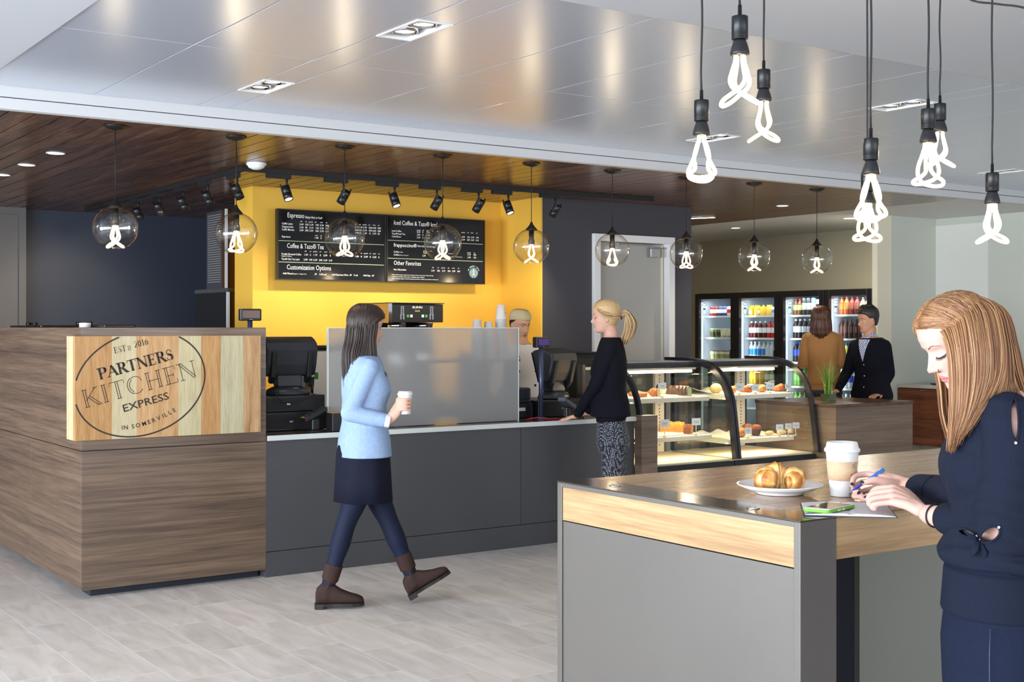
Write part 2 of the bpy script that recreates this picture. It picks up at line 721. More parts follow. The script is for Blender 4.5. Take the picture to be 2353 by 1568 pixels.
mb = MB().box(2.2, 2.27, 13.70, 13.78, 0, 2.73).box(3.29, 3.36, 13.70, 13.78, 0, 2.73).box(2.2, 3.36, 13.70, 13.78, 2.73, 2.80)
M_GDOOR = mat('dark_grey_door', rgb(96, 94, 94), 0.5)
mb.build('door_frame', M_GDOOR, door2, True)
MB().box(2.27, 3.29, 13.73, 13.78, 0.01, 2.73).build('door_leaf', M_GDOOR, door2, True)

# ================================================================ host stand with the round sign
t = thing('counter_end_block', 'tall brown wood-grain block at the end of the service counter, carrying the round sign', 'counter', (2.7, 7.8, 0))
mb = MB()
mb.box(2.117, 3.25, 7.39, 7.41, 0.05, 0.848).box(2.117, 3.25, 7.39, 7.41, 0.852, 1.56)
mb.box(2.117, 2.137, 7.4105, 8.498, 0.05, 0.848).box(2.117, 2.137, 8.502, 10.4, 0.05, 0.848).box(2.117, 2.137, 7.4105, 10.4, 0.852, 1.56)
mb.box(3.23, 3.25, 7.4105, 8.6, 0.05, 1.56)
mb.build('panel', W_BOX, t, True, 0.001)
MB().box(2.138, 3.229, 7.411, 8.6, 0.05, 1.555).box(2.138, 2.9, 8.6, 10.4, 0.05, 1.555).build('body', M_BLACKM, t, True)
MB().box(2.19, 3.23, 7.465, 8.5, 0, 0.0495).box(2.19, 2.85, 8.5, 10.3, 0, 0.0495).build('toe_kick', M_KICK, t, True)

# wooden sign: striped boards wrapped round the corner
SY = 7.35
edges = [onY(u, 900, SY).x for u in (179, 257, 314, 410, 462, 507, 559, 599)]
edges[0] = 2.07
strip_m = []
for i, (a, b, c) in enumerate([((154, 112, 64), (177, 134, 85), (190, 150, 102)), ((176, 161, 121), (191, 178, 142), (200, 189, 158)),
                               ((168, 127, 80), (188, 148, 102), (198, 164, 120)), ((172, 159, 121), (190, 178, 140), (198, 189, 156)),
                               ((156, 112, 64), (179, 136, 87), (191, 154, 104)), ((170, 161, 127), (186, 178, 146), (197, 189, 160)),
                               ((146, 108, 69), (177, 140, 97), (193, 161, 118))]):
    strip_m.append(wood('sign_board', rgb(*a), rgb(*b), rgb(*c), (26, 26, 1.6), rough=0.5, fine=1.0))
sign = thing('wooden_sign', 'striped wood sign with oval kitchen lettering on the corner of the brown block', 'sign', (2.6, 7.37, 1.2))
mb = MB()
for i in range(7):
    mb.use(i).box(edges[i] + (0.0006 if i else 0), edges[i + 1], SY, 7.389, 0.915, 1.51)
mb.use(3).box(2.0695, 2.1165, 7.389, 7.52, 0.915, 1.51)
mb.build('board', strip_m, sign, True)

INK = mat('sign_ink', rgb(46, 38, 32), 0.6)
SX0, SX1, SZ0, SZ1 = 2.0695, edges[-1], 0.915, 1.51


def ribbon(mb, pts, w, o, ex, ey, dz=0.0012):
    """flat printed line through 2d points, lying on a board at o spanned by ex, ey"""
    n = ex.cross(ey)
    pts = [V((p[0], p[1])) for p in pts]
    L, R = [], []
    N = len(pts)
    for i in range(N):
        t_ = (pts[min(i + 1, N - 1)] - pts[max(i - 1, 0)])
        if t_.length < 1e-9:
            continue
        t_.normalize()
        q = V((-t_.y, t_.x)) * (w / 2)
        L.append(pts[i] + q)
        R.append(pts[i] - q)
    vs = [o + ex * p.x + ey * p.y + n * dz for p in L + R]
    k = len(L)
    mb.add(vs, [(i, i + 1, k + i + 1, k + i) for i in range(k - 1)], False)


def arc(cx_, cy_, rx, ry, a0, a1, n=14):
    return [(cx_ + rx * math.cos(math.radians(a0 + (a1 - a0) * i / n)), cy_ + ry * math.sin(math.radians(a0 + (a1 - a0) * i / n))) for i in range(n + 1)]


# serif capitals drawn as pen strokes: (weight class, points); serifs are short slabs at the stroke ends
GL = {
    'P': (.74, [('k', [(.2, 0), (.2, 1)]), ('n', [(.2, 1), (.42, 1)] + arc(.42, .75, .26, .25, 90, -90) + [(.2, .5)]), ('k', arc(.42, .75, .24, .2, 60, -60, 6))], [(.2, 0), (.1, 1)]),
    'A': (.86, [('n', [(.08, 0), (.45, 1)]), ('k', [(.42, 1), (.78, 0)]), ('n', [(.2, .34), (.64, .34)])], [(.08, 0), (.78, 0)]),
    'R': (.84, [('k', [(.2, 0), (.2, 1)]), ('n', [(.2, 1), (.4, 1)] + arc(.4, .76, .24, .24, 90, -90) + [(.2, .52)]), ('k', arc(.4, .76, .22, .19, 60, -60, 6)), ('k', [(.42, .5), (.76, 0)])], [(.2, 0), (.1, 1), (.82, 0)]),
    'T': (.80, [('k', [(.4, 0), (.4, 1)]), ('n', [(.06, .8), (.06, 1), (.74, 1), (.74, .8)])], [(.4, 0)]),
    'N': (.92, [('n', [(.16, 0), (.16, 1)]), ('k', [(.16, 1), (.78, 0)]), ('n', [(.78, 0), (.78, 1)])], [(.16, 0), (.1, 1), (.78, 1)]),
    'E': (.74, [('k', [(.2, 0), (.2, 1)]), ('n', [(.2, 1), (.62, 1), (.62, .8)]), ('n', [(.2, .5), (.5, .5)]), ('n', [(.5, .4), (.5, .6)]), ('n', [(.2, 0), (.66, 0), (.66, .22)])], [(.14, 0), (.14, 1)]),
    'S': (.64, [('k', arc(.32, .26, .21, .24, -100, 70, 10)[2:]), ('n', [(.1, .28), (.1, .1)] + arc(.32, .26, .21, .25, -150, -90, 5)), ('k', [(.44, .46), (.18, .6)]), ('n', arc(.32, .75, .19, .24, 215, 30, 14) + [(.5, .72)])], []),
    'K': (.88, [('k', [(.2, 0), (.2, 1)]), ('n', [(.2, .38), (.7, 1)]), ('k', [(.36, .56), (.76, 0)])], [(.2, 0), (.2, 1), (.7, 1), (.78, 0)]),
    'I': (.42, [('k', [(.2, 0), (.2, 1)])], [(.2, 0), (.2, 1)]),
    'C': (.88, [('k', arc(.46, .5, .34, .47, 120, 240, 12)), ('n', arc(.46, .5, .36, .5, 125, 40, 8) + [(.76, .66)]), ('n', arc(.46, .5, .36, .5, 235, 320, 8))], []),
    'H': (.92, [('k', [(.2, 0), (.2, 1)]), ('k', [(.72, 0), (.72, 1)]), ('n', [(.2, .5), (.72, .5)])], [(.2, 0), (.2, 1), (.72, 0), (.72, 1)]),
    'D': (.84, [('k', [(.2, 0), (.2, 1)]), ('n', [(.2, 1), (.36, 1)] + arc(.36, .5, .36, .5, 90, -90) + [(.2, 0)]), ('k', arc(.38, .5, .32, .42, 60, -60, 8))], [(.14, 0), (.14, 1)]),
    '2': (.62, [('n', arc(.3, .74, .2, .25, 190, 20, 10)), ('k', [(.5, .7), (.42, .45), (.1, .04)]), ('n', [(.1, .02), (.56, .02)])], []),
    '0': (.66, [('k', arc(.32, .5, .2, .48, 120, 240, 8)), ('k', arc(.32, .5, .2, .48, 60, -60, 8)), ('n', arc(.32, .5, .22, .5, 120, 60, 6)), ('n', arc(.32, .5, .22, .5, 240, 300, 6))], []),
    '1': (.46, [('k', [(.24, 0), (.24, 1)]), ('n', [(.24, 1), (.08, .84)])], [(.24, 0)]),
    '6': (.64, [('n', [(.48, .98), (.3, .86), (.16, .62)]), ('k', [(.16, .66)] + arc(.32, .32, .2, .3, 165, 250, 7)), ('n', arc(.32, .32, .2, .32, 250, 270, 3)), ('k', arc(.32, .32, .2, .31, 70, -70, 8)), ('n', arc(.32, .32, .2, .32, 150, 70, 5))], []),
    ' ': (.34, [], []),
}


def serif_text(mb, s, o, ex, ey, cap, width, kw=.15, nw=.05, outline=False):
    adv = sum(GL[c][0] for c in s)
    kx = width / adv / 1.0
    x_ = 0.0
    for c in s:
        a, st, sf = GL[c]
        for typ, pts in st:
            P_ = [(x_ + p[0] * kx, p[1] * cap) for p in pts]
            if typ == 'k' and outline:
                w = kw * cap
                q = []
                for sg in (-0.5, 0.5):
                    N = len(P_)
                    r_ = []
                    for i in range(N):
                        t_ = V(P_[min(i + 1, N - 1)]) - V(P_[max(i - 1, 0)])
                        t_.normalize()
                        r_.append((P_[i][0] - t_.y * w * sg, P_[i][1] + t_.x * w * sg))
                    ribbon(mb, r_, nw * cap * 1.1, o, ex, ey)
            else:
                ribbon(mb, P_, (kw if typ == 'k' else nw) * cap, o, ex, ey)
        for sx_, sy_ in sf:
            h = .14
            ribbon(mb, [(x_ + sx_ * kx - h * cap, sy_ * cap), (x_ + sx_ * kx + h * cap, sy_ * cap)], nw * cap * 1.1, o, ex, ey)
        x_ += a * kx


O = V((0, SY, 0))
EX, EZ = V((1, 0, 0)), V((0, 0, 1))
mb = MB()
ca, cb, th = 0.392, 0.300, math.radians(16)
cc = onY(325, 882, SY)
run = []
for i in range(241):
    a = 2 * PI * i / 240
    px_, pz_ = ca * math.cos(a), cb * math.sin(a)
    q = (cc.x + px_ * math.cos(th) - pz_ * math.sin(th), cc.z + px_ * math.sin(th) + pz_ * math.cos(th))
    if SX0 + .004 < q[0] < SX1 and SZ0 + .004 < q[1] < SZ1 - .003:
        run.append(q)
    else:
        if len(run) > 1:
            ribbon(mb, run, 0.0085, O, EX, EZ)
        run = []
if len(run) > 1:
    ribbon(mb, run, 0.0085, O, EX, EZ)


def slant(u0, v0, u1, v1):
    """origin, unit axes and length of a text line between two measured points on the sign"""
    p, q = onY(u0, v0, SY), onY(u1, v1, SY)
    e = (q - p)
    L = e.length
    e.normalize()
    return p, e, V((-e.z, 0, e.x)), L


p, e, n_, L = slant(262, 812, 285, 807)
p, e, n_, L = slant(262.5, 812.5, 291, 806.5)
serif_text(mb, 'EST', p, e, n_, 0.034, L, kw=.13)
p, e, n_, L = slant(293, 803, 302, 801)
serif_text(mb, 'D', p, e, n_, 0.018, L, kw=.13, nw=.09)
ribbon(mb, [(p.x, p.z - 0.007), (p.x + e.x * L, p.z + e.z * L - 0.007)], 0.002, O, EX, EZ)
p, e, n_, L = slant(309, 800, 342, 791)
serif_text(mb, '2016', p, e, n_, 0.036, L, kw=.13)
p, e, n_, L = slant(228, 873, 400, 825)
serif_text(mb, 'PARTNERS', p, e, n_, 0.062, L, kw=.22, nw=.075)
p, e, n_, L = slant(192, 939, 455, 865)
serif_text(mb, 'KITCHEN', p, e, n_, 0.100, L, kw=.13, nw=.034, outline=True)
p, e, n_, L = slant(283, 948, 389, 917)
put_text(mb, 'EXPRESS', p - V((0, .0012, 0)), e, n_, 0.045, L, bold=True)
adv = [0.0]
for ch in 'IN SOMERVILLE':
    adv.append(adv[-1] + (text_geo(ch, True)[2] + .10 if ch != ' ' else .34))
for i, ch in enumerate('IN SOMERVILLE'):
    # small letters following the foot of the oval
    if ch == ' ':
        continue
    f_ = adv[i] / adv[-1] * 1.04
    u = 279 + (404 - 279) * f_
    v = 988 - 42 * f_ ** 1.75
    dv = -(42 * 1.75 * max(f_, .01) ** .75) / 125
    a = V((1, 0, -dv * 1.02)).normalized()
    pt = onY(u, v, SY) - V((0, .0012, 0))
    put_text(mb, ch, pt, a, V((-a.z, 0, a.x)), 0.026, None, bold=True)
mb.build('lettering', INK, sign, True)

# ================================================================ service counter
t = thing('service_counter', 'long charcoal service counter with a pale worktop edge, in front of the yellow wall', 'counter', (4.8, 7.8, 0))
mb = MB()
for a, b in ((3.25, 5.19), (5.194, 6.24)):
    mb.box(a, b, 7.39, 7.42, 0.16, 0.855)
mb.box(3.25, 6.24, 7.42, 8.12, 0.0, 0.853)
mb.build('front_panel', M_COUNTER, t, True, 0.001)
MB().box(3.25, 6.24, 7.392, 7.4195, 0.0, 0.156).build('toe_kick', M_COUNTER, t, True)
MB().box(3.251, 6.24, 7.36, 7.372, 0.8535, 0.886).build('worktop_edge', M_CEDGE, t, True, 0.002)
MB().box(3.251, 6.24, 7.3725, 8.18, 0.8535, 0.886).build('worktop', M_CTOP, t, True, 0.002)
MB().box(6.241, 6.395, 7.30, 7.386, 0, 0.895).build('end_panel', W_BOX, t, True, 0.001)

# frosted screen
m = bpy.data.materials.new('frosted_glass')
m.use_nodes = True
q = NT(m)
q.n.remove(q.bsdf)
rf = q.add('ShaderNodeBsdfRefraction')
rf.inputs['Color'].default_value = (0.97, 0.98, 0.98, 1)
rf.inputs['Roughness'].default_value = 0.30
rf.inputs['IOR'].default_value = 1.12
df = q.add('ShaderNodeBsdfTranslucent')
df.inputs[0].default_value = (.86, .88, .88, 1)
dd = q.add('ShaderNodeBsdfDiffuse')
dd.inputs[0].default_value = (.94, .96, .97, 1)
m1, m2 = q.add('ShaderNodeMixShader'), q.add('ShaderNodeMixShader')
m1.inputs[0].default_value = 0.5
q.link(df.outputs[0], m1.inputs[1])
q.link(dd.outputs[0], m1.inputs[2])
m2.inputs[0].default_value = 0.44
q.link(rf.outputs[0], m2.inputs[1])
q.link(m1.outputs[0], m2.inputs[2])
q.link(m2.outputs[0], q.n['Material Output'].inputs[0])
t = thing('frosted_glass_screen', 'frosted glass screen standing upright on the service counter worktop', 'screen', (4.5, 7.53, 0.886))
MB().box(3.75, 5.262, 7.526, 7.538, 0.89, 1.555).build('pane', m, t, True)
mb = MB().box(3.742, 3.7495, 7.524, 7.54, 0.8865, 1.56).box(5.2625, 5.27, 7.524, 7.54, 0.8865, 1.56)
mb.box(3.7495, 5.2625, 7.524, 7.54, 1.555, 1.56)
mb.build('edge', mat('glass_edge', rgb(205, 216, 212), 0.25), t, True)

# ================================================================ the bulb shape shared by all the lamps
LOOP = [(.0095, .007, .004), (.011, .009, -.018), (.018, .016, -.048), (.023, .019, -.072), (.016, .016, -.092), (-.006, .019, -.108), (-.032, .030, -.124),
        (-.050, .018, -.136), (-.052, -.006, -.137), (-.038, -.030, -.128), (-.012, -.034, -.112), (.010, -.028, -.094), (.020, -.020, -.072), (.015, -.013, -.045), (.010, -.008, -.018), (.0095, -.007, .004)]


def bulb_tubes(mb, r=0.0064, turn=0.0, flare=1.0):
    P_ = [V(p) for p in LOOP]
    for s_ in range(2):
        pts = []
        for i in range(len(P_) - 1):
            a, b, c, d = P_[max(i - 1, 0)], P_[i], P_[i + 1], P_[min(i + 2, len(P_) - 1)]
            for k in range(4):
                f = k / 4
                p = 0.5 * ((2 * b) + (c - a) * f + (2 * a - 5 * b + 4 * c - d) * f ** 2 + (3 * b - a - 3 * c + d) * f ** 3)
                ph = turn + PI * s_
                x_, y_ = p.x * flare, p.y * flare * 1.15
                if p.z > -.02:
                    x_, y_ = p.x, p.y
                pts.append((x_ * math.cos(ph) - y_ * math.sin(ph), x_ * math.sin(ph) + y_ * math.cos(ph), p.z))
        mb.tube(pts, r, n=10)


BULBS = {}


def bulb_mesh(var):
    if var not in BULBS:
        mb = MB()
        bulb_tubes(mb, turn=-YAW + [0.0, 1.45, 0.75, 2.75][var], flare=[.95, 1.05, 1.0, 1.0][var])
        BULBS[var] = mb
    return BULBS[var]


# ================================================================ nine globe pendants over the counter
M_CORD = mat('black_cord', rgb(22, 22, 24), 0.6)
M_CANOPY = mat('black_canopy', rgb(24, 22, 22), 0.4)


def globe(i, x_):
    nth = ['leftmost', 'second from the left', 'third from the left', 'fourth from the left', 'middle', 'fourth from the right', 'third from the right', 'second from the right', 'rightmost'][i]
    where = ['above the wooden sign', 'in front of the yellow corner', 'in front of the espresso prices', 'in front of the iced coffee prices',
             'in front of the yellow side wall', 'before the door frame, left', 'before the door frame, right', 'above the drinks fridges', 'nearest the far white ceiling'][i]
    t = thing('globe_pendant_light', 'glass globe pendant, %s of nine, %s' % (nth, where), 'pendant lamp', (x_, 7.8, 2.17), 0, 'glass globe pendants over the counter')
    R = 0.136
    prof = []
    for k in range(29):
        a = math.radians(-62 + (152 - 9) * k / 28)
        prof.append((R * math.cos(a), R * math.sin(a)))
    MB().lathe(prof, n=40, cap=False).build('globe', G_GLOBE, t)
    MB().lathe([(0.0638, -.1195), (0.0645, -.1225), (0.0632, -.1215)], n=40, cap=False).build('rim', G_GLOBE, t)
    mb = MB().lathe([(.044, .123), (.043, .132), (.026, .150), (.012, .170), (.0075, .185), (.003, .187)], n=20)
    mb.lathe([(.019, .128), (.019, .06), (.0235, .05), (.0245, .02), (.020, .016)], n=18)
    mb.build('socket', M_CANOPY, t)
    MB().cyl((0, 0, .185), (0, 0, .612), .0028, n=6).build('cord', M_CORD, t)
    MB().lathe([(.006, .600), (.05, .612), (.068, .624), (.068, .629)], n=24).build('canopy', M_CANOPY, t)
    b = MB()
    src = bulb_mesh(i % 4)
    b.add([V(p_) + V((0, 0, .02)) for p_ in src.v], src.f, True)
    bo = b.build('bulb', E_BULB, t)
    point('globe_light', (x_, 7.8, 2.10), 4.5)


for i in range(9):
    globe(i, 2.439 + 0.7845 * i)

# ================================================================ bare bulbs hanging over the table
hang = [((1612, 230), 4.0, 1, 'above the white fascia corner, leftmost of the bare bulbs'),
        ((1700, 37), 3.6, 3, 'highest of the bare bulbs, in front of its neighbour'),
        ((1755, 160), 4.45, 0, 'just behind and right of the highest bare bulb'),
        ((2001, 318), 3.9, 1, 'front one of the overlapping middle pair'),
        ((1993, 398), 4.7, 2, 'rear one of the overlapping middle pair, hanging lower'),
        ((2133, 250), 4.15, 2, 'lower front one of the overlapping pair above the red-haired person'),
        ((2160, 238), 5.0, 3, 'rear one of the overlapping pair above the red-haired person'),
        ((2280, 397), 4.55, 0, 'rightmost of the bare bulbs, hanging alone')]
M_SOCK = mat('graphite_socket', rgb(30, 32, 34), 0.32, metal=0.4)
for (uv, f, var, where) in hang:
    p = atD(uv[0], uv[1], f)
    t = thing('bare_bulb_pendant', 'bare looped bulb, %s' % where, 'pendant lamp', p, 0, 'bare looped bulbs over the table')
    mb = MB().lathe([(.004, .032), (.0055, .031), (.006, .0), (.0225, -.001), (.0233, -.004), (.0233, -.053), (.0222, -.054), (.0233, -.055), (.0233, -.058), (.0222, -.059), (.0233, -.060), (.0233, -.066), (.018, -.068)], n=28)
    mb.build('socket', M_SOCK, t)
    MB().lathe([(.0175, -.068), (.019, -.073), (.0245, -.090), (.0275, -.104), (.0275, -.110), (.022, -.112)], n=28).build('collar', M_BLACK, t)
    b = MB()
    src = bulb_mesh(var)
    b.add([V(p_) + V((0, 0, -.112)) for p_ in src.v], src.f, True)
    b.build('tube_bulb', E_BULB, t)
    ztop = 2.9245 - p.z
    pts = [(0.0016 * math.sin(k * .9 + uv[0]), 0.0016 * math.cos(k * .8), .03 + (ztop - .03) * k / 12) for k in range(13)]
    pts[0] = (0, 0, .028)
    MB().tube(pts, .0034, n=8).build('cord', M_CORD, t)
    MB().lathe([(.006, ztop - .012), (.03, ztop - .006), (.034, ztop)], n=20).build('ceiling_hook', M_CANOPY, t)
    point('bulb_light', p + V((0, 0, -.2)), 2.6)
pts = [atD(2150, -60, 4.2) , atD(2225, -3, 4.0), atD(2290, 9, 3.95), atD(2360, 20, 3.9), atD(2440, 60, 3.9)]
sm = []
for k in range(25):
    q_ = k / 24 * 4
    i = min(int(q_), 3)
    f_ = q_ - i
    a, b_, c_, d_ = pts[max(i - 1, 0)], pts[i], pts[i + 1], pts[min(i + 2, 4)]
    sm.append(0.5 * ((2 * b_) + (c_ - a) * f_ + (2 * a - 5 * b_ + 4 * c_ - d_) * f_ ** 2 + (3 * b_ - a - 3 * c_ + d_) * f_ ** 3))
sm[0].z = 2.9245
sm[-1].z = min(sm[-1].z, 2.9)
tag(MB().tube([V((sm[0].x, sm[0].y, 2.924))] + sm[1:] + [V((sm[-1].x + .25, sm[-1].y, 2.924))], .0034, n=8).build('lamp_cable', M_CORD), 'slack black cable running sideways just under the ceiling above the bare bulbs', 'cable')

# ================================================================ track lighting
t = thing('light_track', 'black ceiling track bending round the yellow corner', 'light track', (3.86, 9.2, 2.8))
mb = MB().box(3.84, 3.88, 9.18, 13.3, 2.76, 2.798).box(3.88, 8.0, 9.18, 9.22, 2.76, 2.798)
mb.build('rail', M_BLACKM, t, True)
heads = []
for x_, lit in ((4.221, 1), (4.719, 0), (5.188, 1), (5.596, 0), (6.018, 0), (6.329, 1), (6.843, 0)):
    heads.append(((x_, 9.2, 2.615), 'x', lit))
for y_ in (9.321, 9.928, 10.495, 11.092, 11.66):
    heads.append(((3.86, y_, 2.615), 'y', 0))
wherel = ['lit, near the yellow left corner', 'dark side out, above the espresso prices', 'lit, above the middle of the menu', 'dark side out, above the iced coffee prices',
          'dark side out, right part of the menu', 'lit, above the right end of the menu', 'at the right end of the track before the charcoal wall',
          'at the corner of the track', 'first along the left arm behind the corner', 'second along the left arm', 'third along the left arm', 'farthest along the left arm']
for (p, ax, lit), wl in zip(heads, wherel):
    p = V(p)
    t = thing('track_spotlight', 'small black cylinder spotlight %s' % wl, 'spotlight', (p.x, p.y, 2.76), 0, 'spotlights on the ceiling track')
    mb = MB()
    if ax == 'x':
        mb.box(-.17, .03, -.02, .02, -.036, -.001)
    else:
        mb.box(-.02, .02, -.02, .18, -.036, -.001)
    mb.cyl((0, 0, -.036), (0, 0, -.10), .009, n=10)
    mb.build('adapter', M_BLACKM, t)
    if lit:
        d = V((0.10, -0.42, -0.9)).normalized()
    elif ax == 'x':
        d = V((-0.25, 0.62, -0.9)).normalized()
    else:
        d = V((0.55, 0.25, -0.9)).normalized()
    M = Matrix.Translation((0, 0, -.145)) @ d.to_track_quat('-Z', 'Y').to_matrix().to_4x4()
    hd = MB().lathe([(.030, .055), (.036, .052), (.036, -.005), (.0345, -.006), (.0345, -.009), (.036, -.010), (.036, -.060), (.031, -.060), (.029, -.052)], n=22, M=M)
    hd.build('head', M_BLACK, t)
    MB().lathe([(.0285, -.053), (.0284, -.0535)], n=20, M=M).build('lens', E_WARM if lit else M_BLACK, t)
    MB().box(-.0395, .0395, -.006, .006, -.005, .005, M=M).box(-.039, -.0375, -.008, .008, -.005, .075, M=M).box(.0375, .039, -.008, .008, -.005, .075, M=M).build('yoke', M_BLACKM, t)
    o_ = V((p.x, p.y, 2.615)) + d * .075
    if ax == 'x' and not lit:
        spot('track_light', o_, o_ + d, 44, 95)
    elif lit:
        spot('track_light', o_, o_ + V((0.05, 0.35, -0.9)), 26, 120)
    elif wl.startswith(('second', 'third', 'far')):
        spot('track_light', o_, V((3.75, 13.8, 1.5)), 46, 50)

# ================================================================ recessed double downlights in the metal ceiling
n_ = 0
wr = [['upper left one, nearest the photographer', 'smaller one to its lower left'], ['right of the middle, behind the bare bulbs', 'beside the leftmost bare bulb'], ['far right, near the photo edge', 'far right, rear one']]
for i, (a, b) in enumerate(strips):
    for j, (c, d) in enumerate(fixY):
        t = thing('recessed_downlight', 'recessed ceiling light with two lamps, %s' % wr[i][j], 'ceiling light', ((a + b) / 2, (c + d) / 2, 2.93), 0, 'double downlights in the metal ceiling')
        w, l = (b - a) / 2 - .003, (d - c) / 2 - .002
        mb = MB()
        mb.box(-w, -w + .012, -l, l, -.004, .085).box(w - .012, w, -l, l, -.004, .085)
        mb.box(-w + .012, w - .012, -l, -l + .012, -.004, .085).box(-w + .012, w - .012, l - .012, l, -.004, .085).box(-w, w, -l, l, .085, .09)
        mb.build('housing', M_WPLAST, t)
        for s_ in (-1, 1):
            la = MB().lathe([(.066, .07), (.066, .02), (.060, .006), (.054, .004), (.054, .016)], c=(0, s_ * .085, 0), n=26).build('lamp', M_CHROME, t)
            MB().lathe([(.053, .016), (.03, .012), (.002, .010)], c=(0, s_ * .085, 0), n=24).build('lens', E_WARM, la)
        spot('downlight', ((a + b) / 2, (c + d) / 2, 2.90), ((a + b) / 2, (c + d) / 2, 0), 28, 80)

for (x_, y_), wl, col_ in (((2.477, 9.275), 'rightmost of the three over the left corner', 0), ((2.475, 10.07), 'middle of the three over the left corner', 0), ((2.472, 10.84), 'leftmost of the three, at the photo edge', 0),
                     ((9.628, 9.074), 'in the dark planks above the fridges', 0), ((11.291, 11.427), 'in the white ceiling above the fridges', 0)):
    t = thing('round_downlight', 'small round downlight %s' % wl, 'ceiling light', (x_, y_, 2.8), 0, 'small round downlights')
    MB().lathe([(.066, -.0005), (.066, -.004), (.056, -.004), (.056, -.0005)], n=28).build('ring', M_WPLAST, t)
    MB().lathe([(.055, -.001), (.002, -.0012)], n=28).build('lens', E_LED, t)
    spot('round_light', (x_, y_, 2.77), (x_, y_, 0), 60 if x_ > 9 else 26, 120)
for (a, b), wl in (((V((9.60, 11.10)), V((9.991, 10.433))), 'left one, ending at the charcoal wall'), ((V((11.28, 9.70)), V((11.72, 9.42))), 'right one, above the drinks fridges')):
    d = (b - a)
    L = d.length
    t = thing('linear_ceiling_light', 'slim bright linear ceiling light, %s' % wl, 'ceiling light', ((a.x + b.x) / 2, (a.y + b.y) / 2, 2.8), math.atan2(d.y, d.x), 'linear ceiling lights')
    MB().box(-L / 2, L / 2, -.035, .035, -.006, -.0005).build('housing', M_WPLAST, t)
    MB().box(-L / 2 + .01, L / 2 - .01, -.025, .025, -.008, -.0062).build('diffuser', E_LED, t)
    area('linear_light', ((a.x + b.x) / 2, (a.y + b.y) / 2, 2.78), (0, 0, 0), .4, .1, 40, (1, .9, .75))
# smoke detector
t = thing('smoke_detector', 'white dome smoke detector on the dark plank ceiling', 'smoke detector', (3.859, 8.95, 2.8))
MB().lathe([(.072, -.0005), (.076, -.012), (.070, -.022)], n=30).build('base', M_WPLAST, t)
MB().lathe([(.066, -.022), (.058, -.038), (.030, -.052), (.002, -.055)], n=30).build('sensor_dome', M_WPLAST, t)

# ================================================================ menu boards
MY = 10.28
M_MENU = mat('menu_gloss_black', rgb(20, 19, 20), 0.10, spec=0.6)
M_MTXT = mat('menu_print', rgb(238, 238, 232), 0.5, emit=(1, 1, 1, 1), estr=0.25)  # plain print, brightened by a faint glow added to its colour
M_MLINE = mat('menu_rule', rgb(176, 200, 160), 0.5)


def cpt(cx_, cy_):
    return onY(600 + cx_ / 3.565, 440 + cy_ / 3.565, MY)


tl, br = V((4.627, MY, 2.600)), V((6.798, MY, 1.978))
boards = []
for i, (a, b, lab) in enumerate(((4.627, 5.706, 'left black menu board listing espresso, coffee and tea prices'), (5.712, 6.798, 'right black menu board listing iced coffee and blended drinks'))):
    t = thing('menu_board', lab + ', on the yellow wall', 'menu board', ((a + b) / 2, MY, 2.29), 0, 'menu boards on the yellow wall')
    mb = MB().box(a, b, MY + .004, MY + .05, 1.978, 2.600)
    mb.build('panel', M_MENU, t, True, 0.003)
    mb = MB().box(a, a + .012, MY, MY + .0035, 1.978, 2.6).box(b - .012, b, MY, MY + .0035, 1.978, 2.6).box(a + .012, b - .012, MY, MY + .0035, 1.978, 1.988).box(a + .012, b - .012, MY, MY + .0035, 2.590, 2.6)
    mb.build('frame', M_BLACK, t, True)
    MB().box((a + b) / 2 - .2, (a + b) / 2 + .2, MY + .0505, 10.4495, 2.2, 2.4).build('wall_bracket', M_BLACKM, t, True)
    boards.append(t)
mbl, mbr = MB(), MB()
linel, liner = MB(), MB()


def mt(mb, s, cx_, cy_, cap, x2=None, bold=False, zref=None):
    p = cpt(cx_, cy_)
    if zref is not None:
        p.z = zref
    p.y = MY + .0025
    w = None if x2 is None else cpt(x2, cy_).x - p.x
    put_text(mb, s, p, EX, EZ, cap, w, bold)
    return p.z


CS = 0.00130     # metres per crop pixel on the board
def row(mb, label, x0, y0, cap, cells, z=None, lx2=None):
    z_ = mt(mb, label, x0, y0, cap, lx2, True) if label else cpt(x0, y0).z
    for cx_, s in cells:
        mt(mb, s, cx_, y0, cap * .98, None, True, z_)


b = mbl
mt(b, 'Espresso', 215, 212, .044, 354)
mt(b, 'Enjoy Hot or Iced', 363, 219, .020, 500, True)
HD = ['tall', 'cal', 'grande', 'cal', 'venti', 'cal']
hx = [322, 363, 392, 440, 483, 530, 770, 805, 833, 880, 915, 957]
row(b, '', 170, 242, .011, list(zip(hx, HD * 2)))
row(b, 'Caffè Latte', 170, 269, .017, list(zip([315, 360, 396, 445, 482, 527, 768, 803, 836, 882, 913, 955], '2.69 150 3.19 190 3.59 240 3.19 190 3.79 240 4.09 300'.split())))
row(b, 'Cappuccino', 170, 294, .017, list(zip([315, 362, 396, 445, 482, 527, 768, 803, 836, 882, 913, 955], '2.69 90 3.19 120 3.59 150 3.09 380 3.79 470 4.09 580'.split())))
row(b, 'Caffè Mocha', 170, 318, .017, list(zip([315, 360, 396, 445, 482, 527, 768, 803, 836, 882, 913, 955], '3.09 290 3.59 360 3.99 430 1.99 10 2.39 15 2.79 25'.split())))
row(b, '', 170, 353, .011, [(443, 'solo'), (485, 'cal')])
row(b, 'Espresso', 170, 376, .017, [(438, '1.49'), (487, '5')])
mt(b, 'Coffee & Tazo® Tea', 212, 463, .044, 514)
row(b, '', 170, 487, .011, list(zip([358, 398, 428, 480, 517, 560, 770, 815, 843, 888, 917, 960], HD * 2)))
